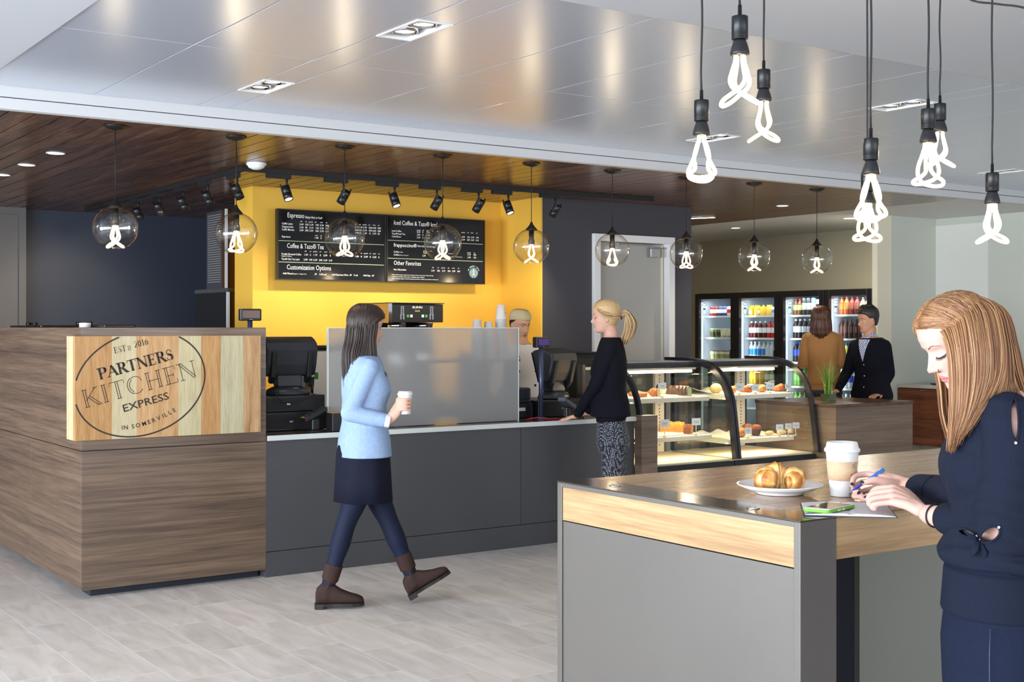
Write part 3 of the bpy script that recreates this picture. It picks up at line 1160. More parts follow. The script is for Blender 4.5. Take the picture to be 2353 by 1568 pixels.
row(b, 'Freshly Brewed Coffee', 168, 519, .017, list(zip([352, 400, 428, 482, 511, 563, 770, 817, 843, 891, 914, 961], '1.59 5 1.79 5 2.09 5 1.89 0 2.09 0 2.29 0'.split())), None, 330)
row(b, 'Regular or Decaf', 168, 533, .010, [])
row(b, 'Tazo® Chai Tea Latte', 168, 560, .017, list(zip([349, 392, 428, 474, 511, 555], '2.89 190 3.39 240 3.69 210'.split())), None, 316)
mt(b, 'Customization Options', 210, 638, .044, 573)
row(b, 'Add Flavor', 178, 678, .016, [(435, '.39'), (478, '0-25 cal'), (580, 'Add Espresso Shot'), (722, '.69'), (760, '5 cal'), (838, 'Add Soy'), (905, '.69')])
mt(b, 'Regular or Sugar Free', 262, 679, .010, 372)
b = mbr
mt(b, 'Iced Coffee & Tazo® Iced Tea', 1087, 272, .042, 1505)
row(b, '', 1087, 312, .011, list(zip([1277, 1322, 1355, 1400, 1440], HD[2:] + ['cal'])) + list(zip([1642, 1690, 1718, 1762], HD[2:])))
row(b, 'Iced Coffee', 1072, 329, .016, [(1277, '2.29'), (1322, '5'), (1355, '2.69')])
row(b, 'Tazo® Iced Tea', 1072, 352, .016, list(zip([1277, 1322, 1355, 1644, 1688, 1720, 1760], '2.09 0 2.49 2.99 130 3.39 190'.split())))
row(b, 'Cold Brew', 1072, 375, .016, list(zip([1277, 1322, 1355, 1644, 1688, 1720, 1760], '2.79 5 3.19 3.39 240 3.69 210'.split())))
mt(b, 'frappuccino®', 1087, 452, .034, 1277, True)
mt(b, 'blended beverage', 1283, 455, .020, 1430)
row(b, '', 1087, 482, .011, [(1330, 'grande'), (1385, 'cal'), (1690, 'grande'), (1742, 'cal')])
row(b, 'Coffee', 1087, 501, .016, [(1330, '3.39'), (1692, '3.39'), (1740, '400')])
row(b, 'Coffee', 1087, 525, .016, [(1322, '3.99'), (1692, '3.99'), (1740, '370')])
mt(b, 'Coffee', 1135, 501, .010)
mt(b, 'Mocha, Caramel', 1135, 526, .010, 1207)
mt(b, 'Vanilla Bean', 1530, 513, .010)
mt(b, 'Strawberries & Creme', 1530, 538, .010, 1650)
mt(b, 'Other Favorites', 1087, 602, .042, 1310)
row(b, '', 1087, 618, .011, list(zip([1402, 1445, 1478, 1530, 1565, 1612], HD)))
row(b, 'Hot Chocolate', 1087, 646, .016, list(zip([1395, 1442, 1482, 1528, 1565, 1608], '2.39 320 2.79 400 2.99 500'.split())))
mt(b, 'Please inform your server if a member of your party has a food allergy.', 1071, 686, .010, 1414)
mt(b, 'Additional nutrition information available upon request.', 1071, 702, .010, 1340)
mt(b, '2000 calories a day is used for general nutrition advice, but calorie needs vary.', 1071, 718, .010, 1455)
for i, (y0, mm) in enumerate(((402, linel), (577, linel), (399, liner), (547, liner))):
    a = cpt(136 if mm is linel else 1030, y0)
    c = cpt(1008 if mm is linel else 1817, y0)
    mm.box(a.x, c.x, MY + .0015, MY + .0035, a.z - .0028, a.z + .0028)
mbl.build('menu_lettering', M_MTXT, boards[0], True)
mbr.build('menu_lettering', M_MTXT, boards[1], True)
linel.build('divider_line', M_MLINE, boards[0], True)
liner.build('divider_line', M_MLINE, boards[1], True)
# round coffee emblem: pale blue-green disc, white crowned figure with long hair, lettering round the top
lc = cpt(1742, 668)
lc.y = MY + .003
R = .052
emb = MB()
def disc(mb, c, rx, rz, y, n=36):
    mb.add([V((c.x + rx * math.cos(2 * PI * k / n), y, c.z + rz * math.sin(2 * PI * k / n))) for k in range(n)], [tuple(range(n))], False)
disc(emb, lc, R, R, MY + .003)
emb.use(1)
Oe = V((lc.x, MY + .0018, lc.z))
for sg in (-1, 1):
    for k in range(4):
        ribbon(emb, [(sg * (.010 + .007 * k), .030 - .004 * k), (sg * (.016 + .009 * k), .008), (sg * (.011 + .009 * k), -.012), (sg * (.016 + .008 * k), -.036 + .006 * k)], .0030, Oe, EX, EZ, 0)
    ribbon(emb, [(sg * .006, -.020), (sg * .010, -.034), (sg * .020, -.043)], .005, Oe, EX, EZ, 0)
emb.add([Oe + V((.0095 * math.cos(2 * PI * k / 16), 0, .012 + .012 * math.sin(2 * PI * k / 16))) for k in range(16)], [tuple(range(16))], False)
emb.add([Oe + V((x_ * .001, 0, z_ * .001)) for x_, z_ in ((-9, 24), (9, 24), (12, 38), (5, 31), (0, 43), (-5, 31), (-12, 38))], [(0, 1, 3, 5), (1, 2, 3), (3, 4, 5), (5, 6, 0)], False)
emb.add([Oe + V((x_ * .001, 0, z_ * .001)) for x_, z_ in ((-7, 0), (7, 0), (11, -18), (0, -24), (-11, -18))], [(0, 1, 2, 3, 4)], False)
emb.use(2)
s_ = 'WE PROUDLY SERVE'
for i, ch in enumerate(s_):
    a = math.radians(158 - 136 * i / (len(s_) - 1))
    if ch == ' ':
        continue
    tdir = V((math.sin(a), 0, -math.cos(a)))
    put_text(emb, ch, Oe + V((math.cos(a), 0, math.sin(a))) * .060, tdir, V((math.cos(a), 0, math.sin(a))), .011, None, True, 'c')
emb.build('emblem', [mat('emblem_teal', rgb(80, 140, 150), .5), M_WHITE, M_MTXT], boards[1], True)

# ================================================================ things on and behind the counter
WT = 0.8865
M_SCR = mat('dim_screen', rgb(92, 62, 48), 0.2)
M_LAB = mat('white_label', rgb(230, 232, 232), 0.5)
M_RED = mat('red_plastic', rgb(190, 30, 50), 0.4)
M_GRN = mat('green_plastic', rgb(60, 160, 70), 0.4)
M_YEL = mat('amber_plastic', rgb(230, 170, 40), 0.4)
M_POS = mat('register_plastic', rgb(48, 51, 58), 0.36)
M_BLUEG = mat('blue_grey_metal', rgb(84, 96, 132), 0.3, metal=0.6)


def pos_terminal(loc, rz, label):
    """staff side faces +y; the rounded back faces the customer (-y)"""
    t = thing('cash_register_terminal', label, 'cash register', loc, rz, 'register terminals')
    mb = MB().lathe([(.150, 0), (.152, .012), (.140, .035), (.105, .052), (.075, .062)], n=32)
    mb.v = [(a, b * .72, c) for a, b, c in mb.v]
    mb.build('base', M_POS, t, bevel=0)
    mb = MB().prism([(-.055, .055), (.045, .055), (.060, .165), (-.035, .165)], 'x', -.085, .085)
    mb.build('neck', M_POS, t, bevel=.008)
    MB().cyl((-.115, -.02, .145), (.115, -.02, .145), .022, n=18).build('hinge', M_BLACK, t)
    # housing profile in y-z, leaning back
    prof = [(-.045, .37), (-.095, .345), (-.110, .30), (-.085, .20), (-.055, .13), (.02, .12), (.085, .345), (.080, .365), (.0, .385)]
    MB().prism(prof, 'x', -.175, .175).build('housing', M_POS, t, bevel=.012)
    for s_ in (-1, 1):
        MB().prism([(-.122, .285), (-.085, .29), (-.02, .14), (-.01, .085), (-.05, .075), (-.085, .12)], 'x', s_ * .105 - .035 * (s_ < 0), s_ * .105 + .035 * (s_ > 0)).build('side_arm', M_BLACK, t, bevel=.006)
    MB().prism([(.030, .125), (.036, .125), (.098, .352), (.092, .352)], 'x', -.165, .165).build('display', M_BLACKM, t)
    mb = MB()
    a = V((0, -.0975, .352))
    put_text(mb, 'micros', V((.02, -.1005, .322)), V((1, 0, 0)), V((0, .30, .95)).normalized(), .012, None, True, 'c')
    put_text(mb, 'micros', V((.02, -.1125, .045)), V((1, 0, 0)), V((0, .8, .6)).normalized(), .009, None, True, 'c')
    mb.build('maker_text', M_LAB, t)
    return t


def drawer(loc, w, d, h, label, handle=True):
    t = thing('cash_till', label, 'cash till', loc, 0, 'cash drawers on the counter')
    MB().rbox(-w / 2, w / 2, 0, d, 0.003, h, .006).build('casing', M_BLACK, t)
    MB().box(-w / 2 + .01, w / 2 - .01, -.003, -.0001, .012, h - .012).build('front_plate', M_BLACKM, t)
    MB().box(-.012, .012, -.006, -.0031, h * .5 - .006, h * .5 + .006).build('lock', M_STEEL, t)
    return t


drawer((3.535, 7.64, WT), .54, .42, .122, 'wide black cash drawer resting on the worktop, lower of the stacked two')
drawer((3.525, 7.66, WT + .122), .53, .42, .105, 'wide black cash drawer on top of another, under the left register')
pos_terminal((3.585, 7.80, WT + .2275), -0.12, 'dark grey register terminal by the wooden block, left one')
t = thing('receipt_box', 'black box with tan top and a white label standing before the frosted screen', 'box', (3.86, 7.45, WT))
MB().rbox(-.14, .18, -.04, .055, .002, .118, .005).build('body', M_BLACK, t)
MB().box(-.135, .175, -.035, .05, .1185, .122).build('lid', mat('tan_card', rgb(190, 140, 90), .6), t)
MB().box(-.01, .06, -.0425, -.0405, .065, .095).build('label_sticker', M_LAB, t)


def card_reader(loc, rz, label, col):
    t = thing('card_reader', label, 'card reader', loc, rz, 'card readers on the counter')
    MB().lathe([(.062, 0.0005), (.064, .004), (.05, .010)], n=28).build('foot', M_BLACK, t)
    MB().rbox(-.028, .028, -.022, .022, .0105, .085, .010).build('stand', M_BLACK, t)
    M = Matrix.Translation((0, 0, .115)) @ Matrix.Rotation(math.radians(-24), 4, 'Y')
    MB().rbox(-.095, .085, -.036, .036, -.018, .014, .014, M=M).build('handset', col, t)
    MB().rbox(-.005, .065, -.026, .026, .0142, .016, .004, M=M).build('screen', M_BLACKM, t)
    mb = MB()
    for i in range(4):
        for j in range(3):
            mb.rbox(-.075 + i * .016, -.063 + i * .016, -.024 + j * .018, -.012 + j * .018, .0142, .017, .002, M=M)
    mb.build('keypad', M_POS, t)
    for k, c in enumerate((M_RED, M_YEL, M_GRN)):
        MB().rbox(-.090, -.079, -.024 + k * .018, -.012 + k * .018, .0142, .017, .002, M=M).build('function_key', c, t)
    return t


card_reader((3.635, 7.50, WT), 0.1, 'black card reader on a stand in front of the left register', M_BLACK)
card_reader((5.70, 7.52, WT), math.radians(180) + 0.35, 'grey card reader tilted on a stand by the standing customer', mat('reader_grey', rgb(96, 104, 118), .35, metal=.3))

pts = [(3.78, 7.47, WT + .004), (3.74, 7.44, WT + .02), (3.80, 7.405, WT + .035), (3.88, 7.395, WT + .02), (3.93, 7.385, WT + .0045), (3.98, 7.40, WT + .0045)]
tag(MB().tube(pts, .003, n=6).build('power_cable', M_RED), 'thin red cable curling on the worktop beside the left card reader', 'cable')
pts = [(3.42, 7.62, WT + .24), (3.46, 7.615, WT + .19), (3.55, 7.61, WT + .18), (3.64, 7.615, WT + .215), (3.70, 7.63, WT + .235)]
tag(MB().tube(pts, .0035, n=6).build('power_cable', M_CORD), 'black cable drooping over the upper cash drawer', 'cable')
pts = [(5.35, 7.56, WT + .004), (5.42, 7.50, WT + .02), (5.50, 7.47, WT + .006), (5.60, 7.46, WT + .005), (5.66, 7.45, WT + .005)]
tag(MB().tube(pts, .003, n=6).build('power_cable', M_RED), 'red cable on the worktop beside the right card reader', 'cable')


def pole_display(loc, h, rz, screen, label):
    t = thing('customer_display', label, 'customer display', loc, rz, 'pole displays')
    MB().lathe([(.045, .0005), (.045, .006), (.02, .012)], n=24).build('foot', M_BLUEG, t)
    MB().cyl((0, 0, .012), (0, 0, h), .0165, n=18).build('pole', M_BLUEG, t)
    MB().rbox(-.072, .072, -.026, .026, h, h + .078, .012).build('housing', M_BLACK, t)
    MB().box(-.058, .058, -.028, -.0262, h + .018, h + .066).build('screen', screen, t)
    mb = MB()
    put_text(mb, 'micros', V((0, -.0268, h + .007)), EX, EZ, .005, None, True, 'c')
    mb.build('maker_text', M_LAB, t)


pole_display((3.31, 7.78, WT + .2275) , .49, -0.1, M_SCR, 'small pole display with brown screen rising behind the wooden block')
m = glow('violet_screen', (.25, .16, .55, 1), .35)
pole_display((5.535, 7.62, WT), .525, 0.25, m, 'small pole display with violet screen on a blue pole')
pos_terminal((5.83, 7.86, WT + .13), 0.35, 'dark grey register terminal between the employee and the customer, right one')
drawer((5.80, 7.70, WT), .46, .42, .125, 'black cash drawer under the right register')
t = thing('receipt_printer', 'black receipt printer on a labelled box beside the frosted screen', 'printer', (5.42, 7.70, WT))
MB().rbox(-.09, .10, 0, .25, .002, .11, .006).build('base_box', M_BLACK, t)
MB().rbox(-.085, .095, .01, .22, .1105, .225, .02).build('housing', M_POS, t)
MB().box(-.06, .07, .0, .009, .14, .15).build('paper_slot', M_BLACKM, t)
MB().box(-.03, .03, -.002, -.0001, .055, .08).build('label_sticker', M_LAB, t)

# steel hot water urn between register and screen
t = thing('hot_water_urn', 'tall steel water urn with a black tap and lid behind the left register', 'urn', (4.22, 8.62, .9))
mb = MB().rbox(-.16, .16, -.12, .22, .0, .50, .03)
mb.build('tank', mat('warm_steel', rgb(214, 200, 184), .28, metal=.8), t)
MB().rbox(-.17, .17, -.13, .23, .501, .525, .03).build('lid', M_BLACK, t)
MB().cyl((-.14, -.121, .24), (-.14, -.17, .24), .014).cyl((-.14, -.165, .25), (-.14, -.165, .17), .012, .009).box(-.152, -.128, -.175, -.15, .25, .30).build('tap', M_BLACK, t)
MB().box(-.10, -.07, -.1225, -.1205, .28, .33).build('sticker', M_GRN, t)

# back counter against the yellow wall
t = thing('back_counter', 'low dark back counter against the yellow wall, mostly hidden by the frosted screen', 'counter', (5.7, 10.0, 0))
MB().box(4.55, 7.0, 9.45, 10.44, 0.1, .88).build('cabinet_body', M_DARK, t, True)
MB().box(4.53, 7.05, 9.42, 10.445, .8805, .915).build('worktop', M_STEEL, t, True, .003)
MB().box(4.57, 7.0, 9.50, 10.40, 0, .0995).build('plinth', M_BLACKM, t, True)
t = thing('side_counter', 'steel-topped counter behind the left register carrying the urn', 'counter', (4.2, 8.75, 0))
MB().box(3.45, 4.6, 8.45, 8.95, 0.0, .86).build('cabinet_body', M_DARK, t, True)
MB().box(3.43, 4.62, 8.43, 8.97, .8605, .899).build('worktop', M_STEEL, t, True, .003)

# twin coffee brewer
t = thing('coffee_brewer', 'wide black and steel twin coffee brewer against the yellow wall', 'coffee machine', (5.63, 9.8, .915))
MB().box(5.362, 5.905, 9.602, 10.04, 1.605, 1.765).build('hood', M_BLACK, t, True, .004)
MB().box(5.354, 5.3615, 9.60, 10.04, 1.60, 1.768).build('side_plate', mat('satin_steel', rgb(176, 160, 130), .35, metal=.9), t, True)
MB().box(5.350, 5.385, 9.595, 9.6015, 1.60, 1.768).build('corner_trim', M_CHROME, t, True)
MB().box(5.35, 5.915, 9.595, 10.05, 1.7685, 1.776).build('top_plate', M_BLACK, t, True)
MB().box(5.40, 5.89, 9.86, 10.04, .96, 1.604).build('back_column', M_BLACKM, t, True)
MB().box(5.36, 5.905, 9.56, 10.04, .917, .958).build('base', M_BLACK, t, True, .004)
mb = MB()
put_text(mb, 'BUNN', V((5.640, 9.6005, 1.727)), EX, EZ, .020, .10, True, 'c')
mb.build('maker_text', M_LAB, t, True)
MB().box(5.615, 5.665, 9.5995, 9.6015, 1.697, 1.711).build('display', mat('lcd_green', rgb(120, 130, 60), .4), t, True)
for k, x_ in enumerate((5.545, 5.580, 5.695, 5.730)):
    MB().rbox(x_ - .012, x_ + .012, 9.598, 9.6015, 1.648, 1.672, .002).build('button', M_LAB if k in (1, 2) else M_GRN, t, True)
for x_ in (5.49, 5.785):
    mb = MB()
    y_ = 9.5995
    for a, b, c, d in ((-.016, .016, 1.735, 1.745), (-.016, -.008, 1.68, 1.735), (.008, .016, 1.68, 1.735), (-.020, .020, 1.672, 1.68), (-.022, -.008, 1.63, 1.672), (.006, .02, 1.63, 1.672), (-.008, .008, 1.72, 1.725), (-.008, .008, 1.705, 1.71), (-.008, .008, 1.69, 1.695)):
        mb.box(x_ + a, x_ + b, y_, y_ + .002, c, d)
    mb.build('printed_emblem', M_STEEL, t, True)
for x_, w in ((5.50, 'left'), (5.77, 'right')):
    mb = MB().lathe([(.075, 0), (.082, .02), (.088, .055)], c=(x_, 9.72, 1.545), n=26)
    mb.build('brew_funnel', M_CHROME, t, True)
    MB().rbox(x_ - .02, x_ + .02, 9.59, 9.632, 1.555, 1.60, .006).build('funnel_handle', M_BLACK, t, True)
for x_, w in ((5.50, 'left'), (5.77, 'right')):
    t = thing('thermal_server', 'tall steel coffee server under the brewer, blurred behind the frosted screen, %s one' % w, 'coffee server', (x_, 9.71, .9585), 0, 'coffee servers')
    MB().lathe([(.09, 0), (.095, .02), (.095, .15), (.09, .16)], n=26).build('base', M_BLACKM, t)
    MB().lathe([(.093, .1605), (.096, .17), (.096, .36), (.09, .38)], n=26).build('tank', M_CHROME, t)
    MB().lathe([(.09, .3805), (.095, .39), (.093, .54), (.06, .555)], n=26).build('lid', M_BLACKM, t)
t = thing('espresso_grinder', 'dark grinder blurred behind the frosted screen left of the brewer', 'grinder', (5.02, 9.75, .9155))
MB().rbox(-.11, .11, -.13, .13, 0, .38, .03).build('body', M_BLACKM, t)
MB().lathe([(.05, .381), (.085, .47), (.09, .54), (.088, .55)], n=22).build('hopper', M_POS, t)
MB().lathe([(.055, .0), (.07, .02), (.06, .12)], c=(0, -.19, 0.001), n=20).build('jug', M_CHROME, t)
t = thing('knock_box', 'low black bin blurred behind the right end of the frosted screen', 'bin', (6.35, 9.72, .9155))
MB().rbox(-.16, .16, -.12, .12, 0, .26, .02).build('body', M_BLACKM, t)
MB().rbox(-.15, .15, -.11, .11, .261, .275, .02).build('lid', M_BLACK, t)

# paper cups on the shelf behind the screen
t = thing('cup_shelf', 'narrow wood shelf behind the frosted screen holding paper cups', 'shelf', (5.3, 8.10, .887))
MB().box(4.75, 5.60, 7.98, 8.175, 1.30, 1.32).build('shelf_board', W_BOX, t, True)
MB().box(4.77, 4.79, 8.0, 8.16, .887, 1.2995).box(5.565, 5.585, 8.0, 8.16, .887, 1.2995).build('upright', M_DARK, t, True)
M_PAPER = mat('white_paper_cup', rgb(214, 214, 212), .55)


def cup_stack(x_, y_, top, n, label, mark):
    t = thing('paper_cup_stack', label, 'paper cups', (x_, y_, 1.3205), 0, 'upturned paper cup stacks')
    prof = [(.045, 0), (.045, .004)]
    h = top - 1.3205
    k = 0
    z = .004
    while z < h - .115:
        prof += [(.0445, z), (.0425, z + .010), (.0450, z + .0105)]
        z += .012
    prof += [(.044, z), (.029, h), (.027, h), (.026, h - .004), (.002, h - .004)]
    MB().lathe(prof, n=28).build('cups', M_PAPER, t)
    if mark:
        mb = MB()
        for q in range(24):
            a0, a1 = 2 * PI * q / 24, 2 * PI * (q + 1) / 24
            for r0, r1 in ((.009, .011), (.0135, .0145)):
                def S_(a, r):
                    zz = h - .07 + r * math.sin(a)
                    rad = .0375 + .0009
                    ph = -.9 + (r * math.cos(a)) / rad
                    return (rad * math.cos(ph), rad * math.sin(ph), zz)
                mb.add([S_(a0, r0), S_(a1, r0), S_(a1, r1), S_(a0, r1)], [(0, 1, 2, 3)])
        mb.build('cup_mark', M_BLACKM, t)


cup_stack(5.49, 8.08, 1.735, 1, 'tallest stack of white paper cups beside the employee', True)
cup_stack(5.375, 8.08, 1.605, 1, 'short stack of white paper cups just left of the tallest one', False)
cup_stack(5.27, 8.08, 1.62, 1, 'short stack of white paper cups farthest left above the frosted screen', True)

# ice machine and bin at the left
M_LOUV = mat('louvre_grey', rgb(160, 158, 154), .4, metal=.4)
M_BRON = mat('bronze_panel', rgb(120, 76, 30), .3, metal=.6)
t = thing('ice_machine', 'tall ice machine with a louvred side, left of the yellow wall', 'ice machine', (5.0, 11.8, 0))
MB().box(4.705, 5.3, 11.605, 12.12, 1.94, 2.70).build('upper_body', M_BRON, t, True, .004)
MB().box(4.697, 4.7045, 11.72, 12.12, 1.94, 2.70).build('side_panel', M_DARK, t, True)
mb = MB()
for k in range(30):
    z = 2.0 + k * .0225
    mb.box(4.685, 4.6965, 11.74, 12.06, z, z + .011)
mb.build('louvre', M_LOUV, t, True)
MB().box(4.68, 4.704, 11.59, 11.6045, 1.94, 2.70).build('corner_trim', M_WPLAST, t, True)
MB().box(4.70, 5.36, 11.55, 12.40, .1, 1.90).build('bin', M_BRON, t, True, .006)
MB().box(4.692, 4.6995, 11.60, 12.40, .1, 1.90).build('bin_side', M_BLACKM, t, True)
MB().box(4.688, 5.37, 11.54, 12.42, 1.901, 1.939).build('top_ledge', M_STEEL, t, True)
MB().box(4.672, 4.6995, 11.53, 11.549, .1, 1.90).build('edge_trim', M_WPLAST, t, True)
for x_ in (4.74, 5.3):
    for y_ in (11.6, 12.3):
        MB().cyl((x_, y_, 0), (x_, y_, .0995), .025).build('leg', M_STEEL, t, True)

# small things on the wooden block
M_GLBLK = mat('gloss_black', rgb(16, 16, 18), .15)
for (u0, u1), wl in (((38, 110), 'left of the white roll'), ((140, 258), 'right of the white roll')):
    p0, p1 = onX(u1, 753, 2.45), onX(u0, 753, 2.45)
    ln = abs(p1.y - p0.y)
    t = thing('charging_tray', 'flat black tray with small black jars on the brown block, %s' % wl, 'tray', (2.5, (p0.y + p1.y) / 2, 1.56), 0, 'black trays on the block')
    MB().rbox(-.10, .10, -ln / 2, ln / 2, .0005, .016, .01).build('tray', M_GLBLK, t)
    for k in range(2):
        MB().lathe([(.02, .0165), (.022, .02), (.022, .036), (.018, .038)], c=(-.03, -ln * (.02 - .2 * k), 0), n=18).build('jar', M_GLBLK, t)
t = thing('tape_roll', 'white roll standing between the black trays on the brown block', 'roll', (2.36, 8.16, 1.56))
MB().lathe([(.035, .0005), (.036, .003), (.036, .028), (.034, .03), (.018, .03), (.018, .025)], n=28).build('roll', M_WPLAST, t)

# ================================================================ curved pastry cases
PROF = [(7.39, .50), (7.415, .69), (7.452, .93), (7.50, 1.06), (7.575, 1.16), (7.68, 1.228), (7.83, 1.262), (8.0, 1.272), (8.22, 1.272)]


def smooth_prof(off):
    out = []
    P_ = [V((a, b)) for a, b in PROF]
    for i in range(len(P_) - 1):
        a, b, c, d = P_[max(i - 1, 0)], P_[i], P_[i + 1], P_[min(i + 2, len(P_) - 1)]
        for k in range(4):
            f = k / 4
            out.append(0.5 * ((2 * b) + (c - a) * f + (2 * a - 5 * b + 4 * c - d) * f ** 2 + (3 * b - a - 3 * c + d) * f ** 3))
    out.append(P_[-1])
    res = []
    for i, p in enumerate(out):
        tt = out[min(i + 1, len(out) - 1)] - out[max(i - 1, 0)]
        tt.normalize()
        n = V((tt.y, -tt.x))
        res.append(p + n * off)
    return res


M_CASEW = mat('case_white', rgb(226, 218, 200), .5)
M_CASEF = mat('case_frame', rgb(34, 35, 40), .25, spec=.6)
M_DECK = mat('case_deck', rgb(232, 218, 190), .5)
M_WIRE = mat('white_wire', rgb(228, 230, 226), .4)
M_PAPERD = mat('bakery_paper', rgb(238, 232, 222), .7)
G_CASE = thin_glass('case_glass', (.95, .97, .95, 1), .05, .55, power=4)
G_BACK = thin_glass('case_back_glass', (.55, .57, .50, 1), .06, .5)


def pastry_case(x0, x1, label, zl):
    t = thing('pastry_display_case', label, 'display case', ((x0 + x1) / 2, 7.8, 0), 0, 'curved glass pastry cases')
    MB().box(x0 + .004, x1 - .004, 7.40, 8.24, .08, .49).build('base_cabinet', M_BLACK, t, True, .004)
    MB().box(x0 + .02, x1 - .02, 7.45, 8.2, 0, .0795).build('plinth', M_BLACKM, t, True)
    MB().box(x0 + .03, x1 - .03, 7.42, 8.20, .4905, .503).build('deck', M_DECK, t, True)
    outer = smooth_prof(.012)
    inner = smooth_prof(-.035)
    for a, b in ((x0 + .002, x0 + .028), (x1 - .028, x1 - .002)):
        vs = [V((a, p.x, p.y)) for p in outer] + [V((a, p.x, p.y)) for p in inner]
        vs += [V((b, p.x, p.y)) for p in outer] + [V((b, p.x, p.y)) for p in inner]
        n = len(outer)
        fs = []
        for i in range(n - 1):
            fs += [(i, i + 1, n + i + 1, n + i), (2 * n + i, 3 * n + i, 3 * n + i + 1, 2 * n + i + 1), (i, 2 * n + i, 2 * n + i + 1, i + 1), (n + i, n + i + 1, 3 * n + i + 1, 3 * n + i)]
        fs += [(0, n, 3 * n, 2 * n), (n - 1, 3 * n - 1, 4 * n - 1, 2 * n - 1)]
        MB().add(vs, fs, False).build('curved_frame', M_CASEF, t, True)
        # side sheet of glass
        pl = [(p.x, p.y) for p in inner] + [(8.22, .506), (7.43, .506)]
        mb = MB()
        xm = (a + b) / 2
        mb.add([V((xm, q_[0], q_[1])) for q_ in pl], [tuple(range(len(pl)))], False)
        mb.build('side_glass', G_CASE, t, True)
    fr = smooth_prof(0)[:29]
    mb = MB()
    mb.add([V((x0 + .0285, p.x, p.y)) for p in fr] + [V((x1 - .0285, p.x, p.y)) for p in fr], [(i, i + 1, len(fr) + i + 1, len(fr) + i) for i in range(len(fr) - 1)], True)
    mb.build('curved_glass', G_CASE, t, True)
    MB().box(x0 + .0285, x1 - .0285, 7.84, 8.22, 1.262, 1.284).build('top_panel', M_STEEL, t, True, .003)
    MB().box(x0 + .0285, x1 - .0285, 7.78, 7.8395, 1.232, 1.275).build('top_rail', M_CASEF, t, True)
    MB().box(x0 + .03, x1 - .03, 8.205, 8.22, .506, 1.2615).build('back_glass', G_BACK, t, True)
    mb = MB().box(x0 + .03, x0 + .06, 8.16, 8.204, .506, 1.261).box(x1 - .10, x1 - .06, 8.16, 8.204, .506, 1.261)
    mb.box((x0 + x1) / 2 - .012, (x0 + x1) / 2 + .012, 8.18, 8.204, .506, 1.261)
    mb.build('rear_frame', M_CASEF, t, True)
    MB().box(x1 - .20, x1 - .101, 8.14, 8.17, .506, 1.225).build('rear_post', M_CASEW, t, True)
    mb = MB()
    for k in range(24):
        mb.box(x1 - .157, x1 - .150, 8.137, 8.1395, .56 + k * .028, .572 + k * .028)
    mb.build('post_slots', M_CASEF, t, True)
    zs = (1.0, zl)
    for k, z in enumerate(zs):
        yf = 7.60 if k == 0 else 7.57
        a, b = x0 + .10, x1 - .09
        mb = MB()
        mb.box(a, b, yf, yf + .012, z - .035, z - .002).box(a, a + .012, yf + .0125, 8.13, z - .035, z - .002).box(b - .012, b, yf + .0125, 8.13, z - .035, z - .002)
        mb.build('shelf_rail', M_CASEW, t, True)
        mb = MB()
        nx = 34
        for i in range(nx + 1):
            xx = a + (b - a) * i / nx
            mb.tube([(xx, 8.12, z), (xx, yf - .02, z), (xx, yf - .026, z + .016)], .0022, n=5)
        for yy in (yf - .026,):
            mb.tube([(a, yy, z + .016), (b, yy, z + .016)], .0028, n=5)
        for yy in (yf + .06, 7.85, 8.05):
            mb.tube([(a, yy, z - .0045), (b, yy, z - .0045)], .0024, n=5)
        mb.build('wire_shelf', M_WIRE, t, True)
        MB().box(a, b, yf + .015, yf + .05, z - .034, z - .026).build('shelf_lamp', E_TUBE, t, True)
        area('case_light', ((a + b) / 2, yf + .10, z - .04), (0, 0, 0), b - a, .05, 2.6, (1, .80, .5))
        # crinkled paper liner
        mb = MB()
        nx, ny = 26, 10
        rn = random.Random(int(x0 * 10) + k)
        ph = rn.random() * 6
        vs = []
        for j in range(ny + 1):
            for i in range(nx + 1):
                edge = (j / ny) ** 3
                vs.append(V((a + .02 + (b - a - .04) * i / nx, yf + .01 + .44 * j / ny + .006 * math.sin(i * 1.3 + ph), z + .006 + .0025 * math.sin(i * 1.1 + j + ph) + .028 * edge * (1 + .5 * math.sin(i * .9 + ph)))))
        mb.add(vs, [(j * (nx + 1) + i, j * (nx + 1) + i + 1, (j + 1) * (nx + 1) + i + 1, (j + 1) * (nx + 1) + i) for j in range(ny) for i in range(nx)], True)
        o = mb.build('paper_liner', M_PAPERD, t, True)
    MB().cyl((x0 + .10, 7.74, 1.205), (x1 - .16, 7.74, 1.205), .012, n=12).build('lamp_tube', E_TUBE, t, True)
    MB().box(x0 + .08, x1 - .12, 7.728, 7.752, 1.218, 1.232).build('lamp_holder', M_CASEW, t, True)
    area('case_light', ((x0 + x1) / 2, 7.76, 1.19), (math.radians(-15), 0, 0), .8, .06, 9, (1, .80, .50))
    return t


c1 = pastry_case(6.315, 7.305, 'left curved glass pastry case beside the wood end panel', .69)
c2 = pastry_case(7.31, 8.262, 'right curved glass pastry case next to the small wood island', .635)
t = thing('prep_cabinet', 'tall dark cabinet behind the right register before the charcoal wall', 'cabinet', (6.1, 9.0, 0))
MB().box(5.90, 7.05, 8.75, 9.35, 0, 1.33).build('body', M_BLACK, t, True, .004)
MB().box(5.88, 7.07, 8.73, 9.37, 1.3305, 1.345).build('top', M_BLACKM, t, True)

# ---------------------------------------------------------------- pastries
def lumpy(o_mb, amp, freq, seed):
    rn = random.Random(seed)
    a, b, c = rn.random() * 9, rn.random() * 9, rn.random() * 9
    o_mb.v = [(x + amp * math.sin(y * freq + a), y + amp * math.sin(z * freq + b), z + amp * math.sin(x * freq + c) * (1 if z > .01 else 0)) for x, y, z in o_mb.v]


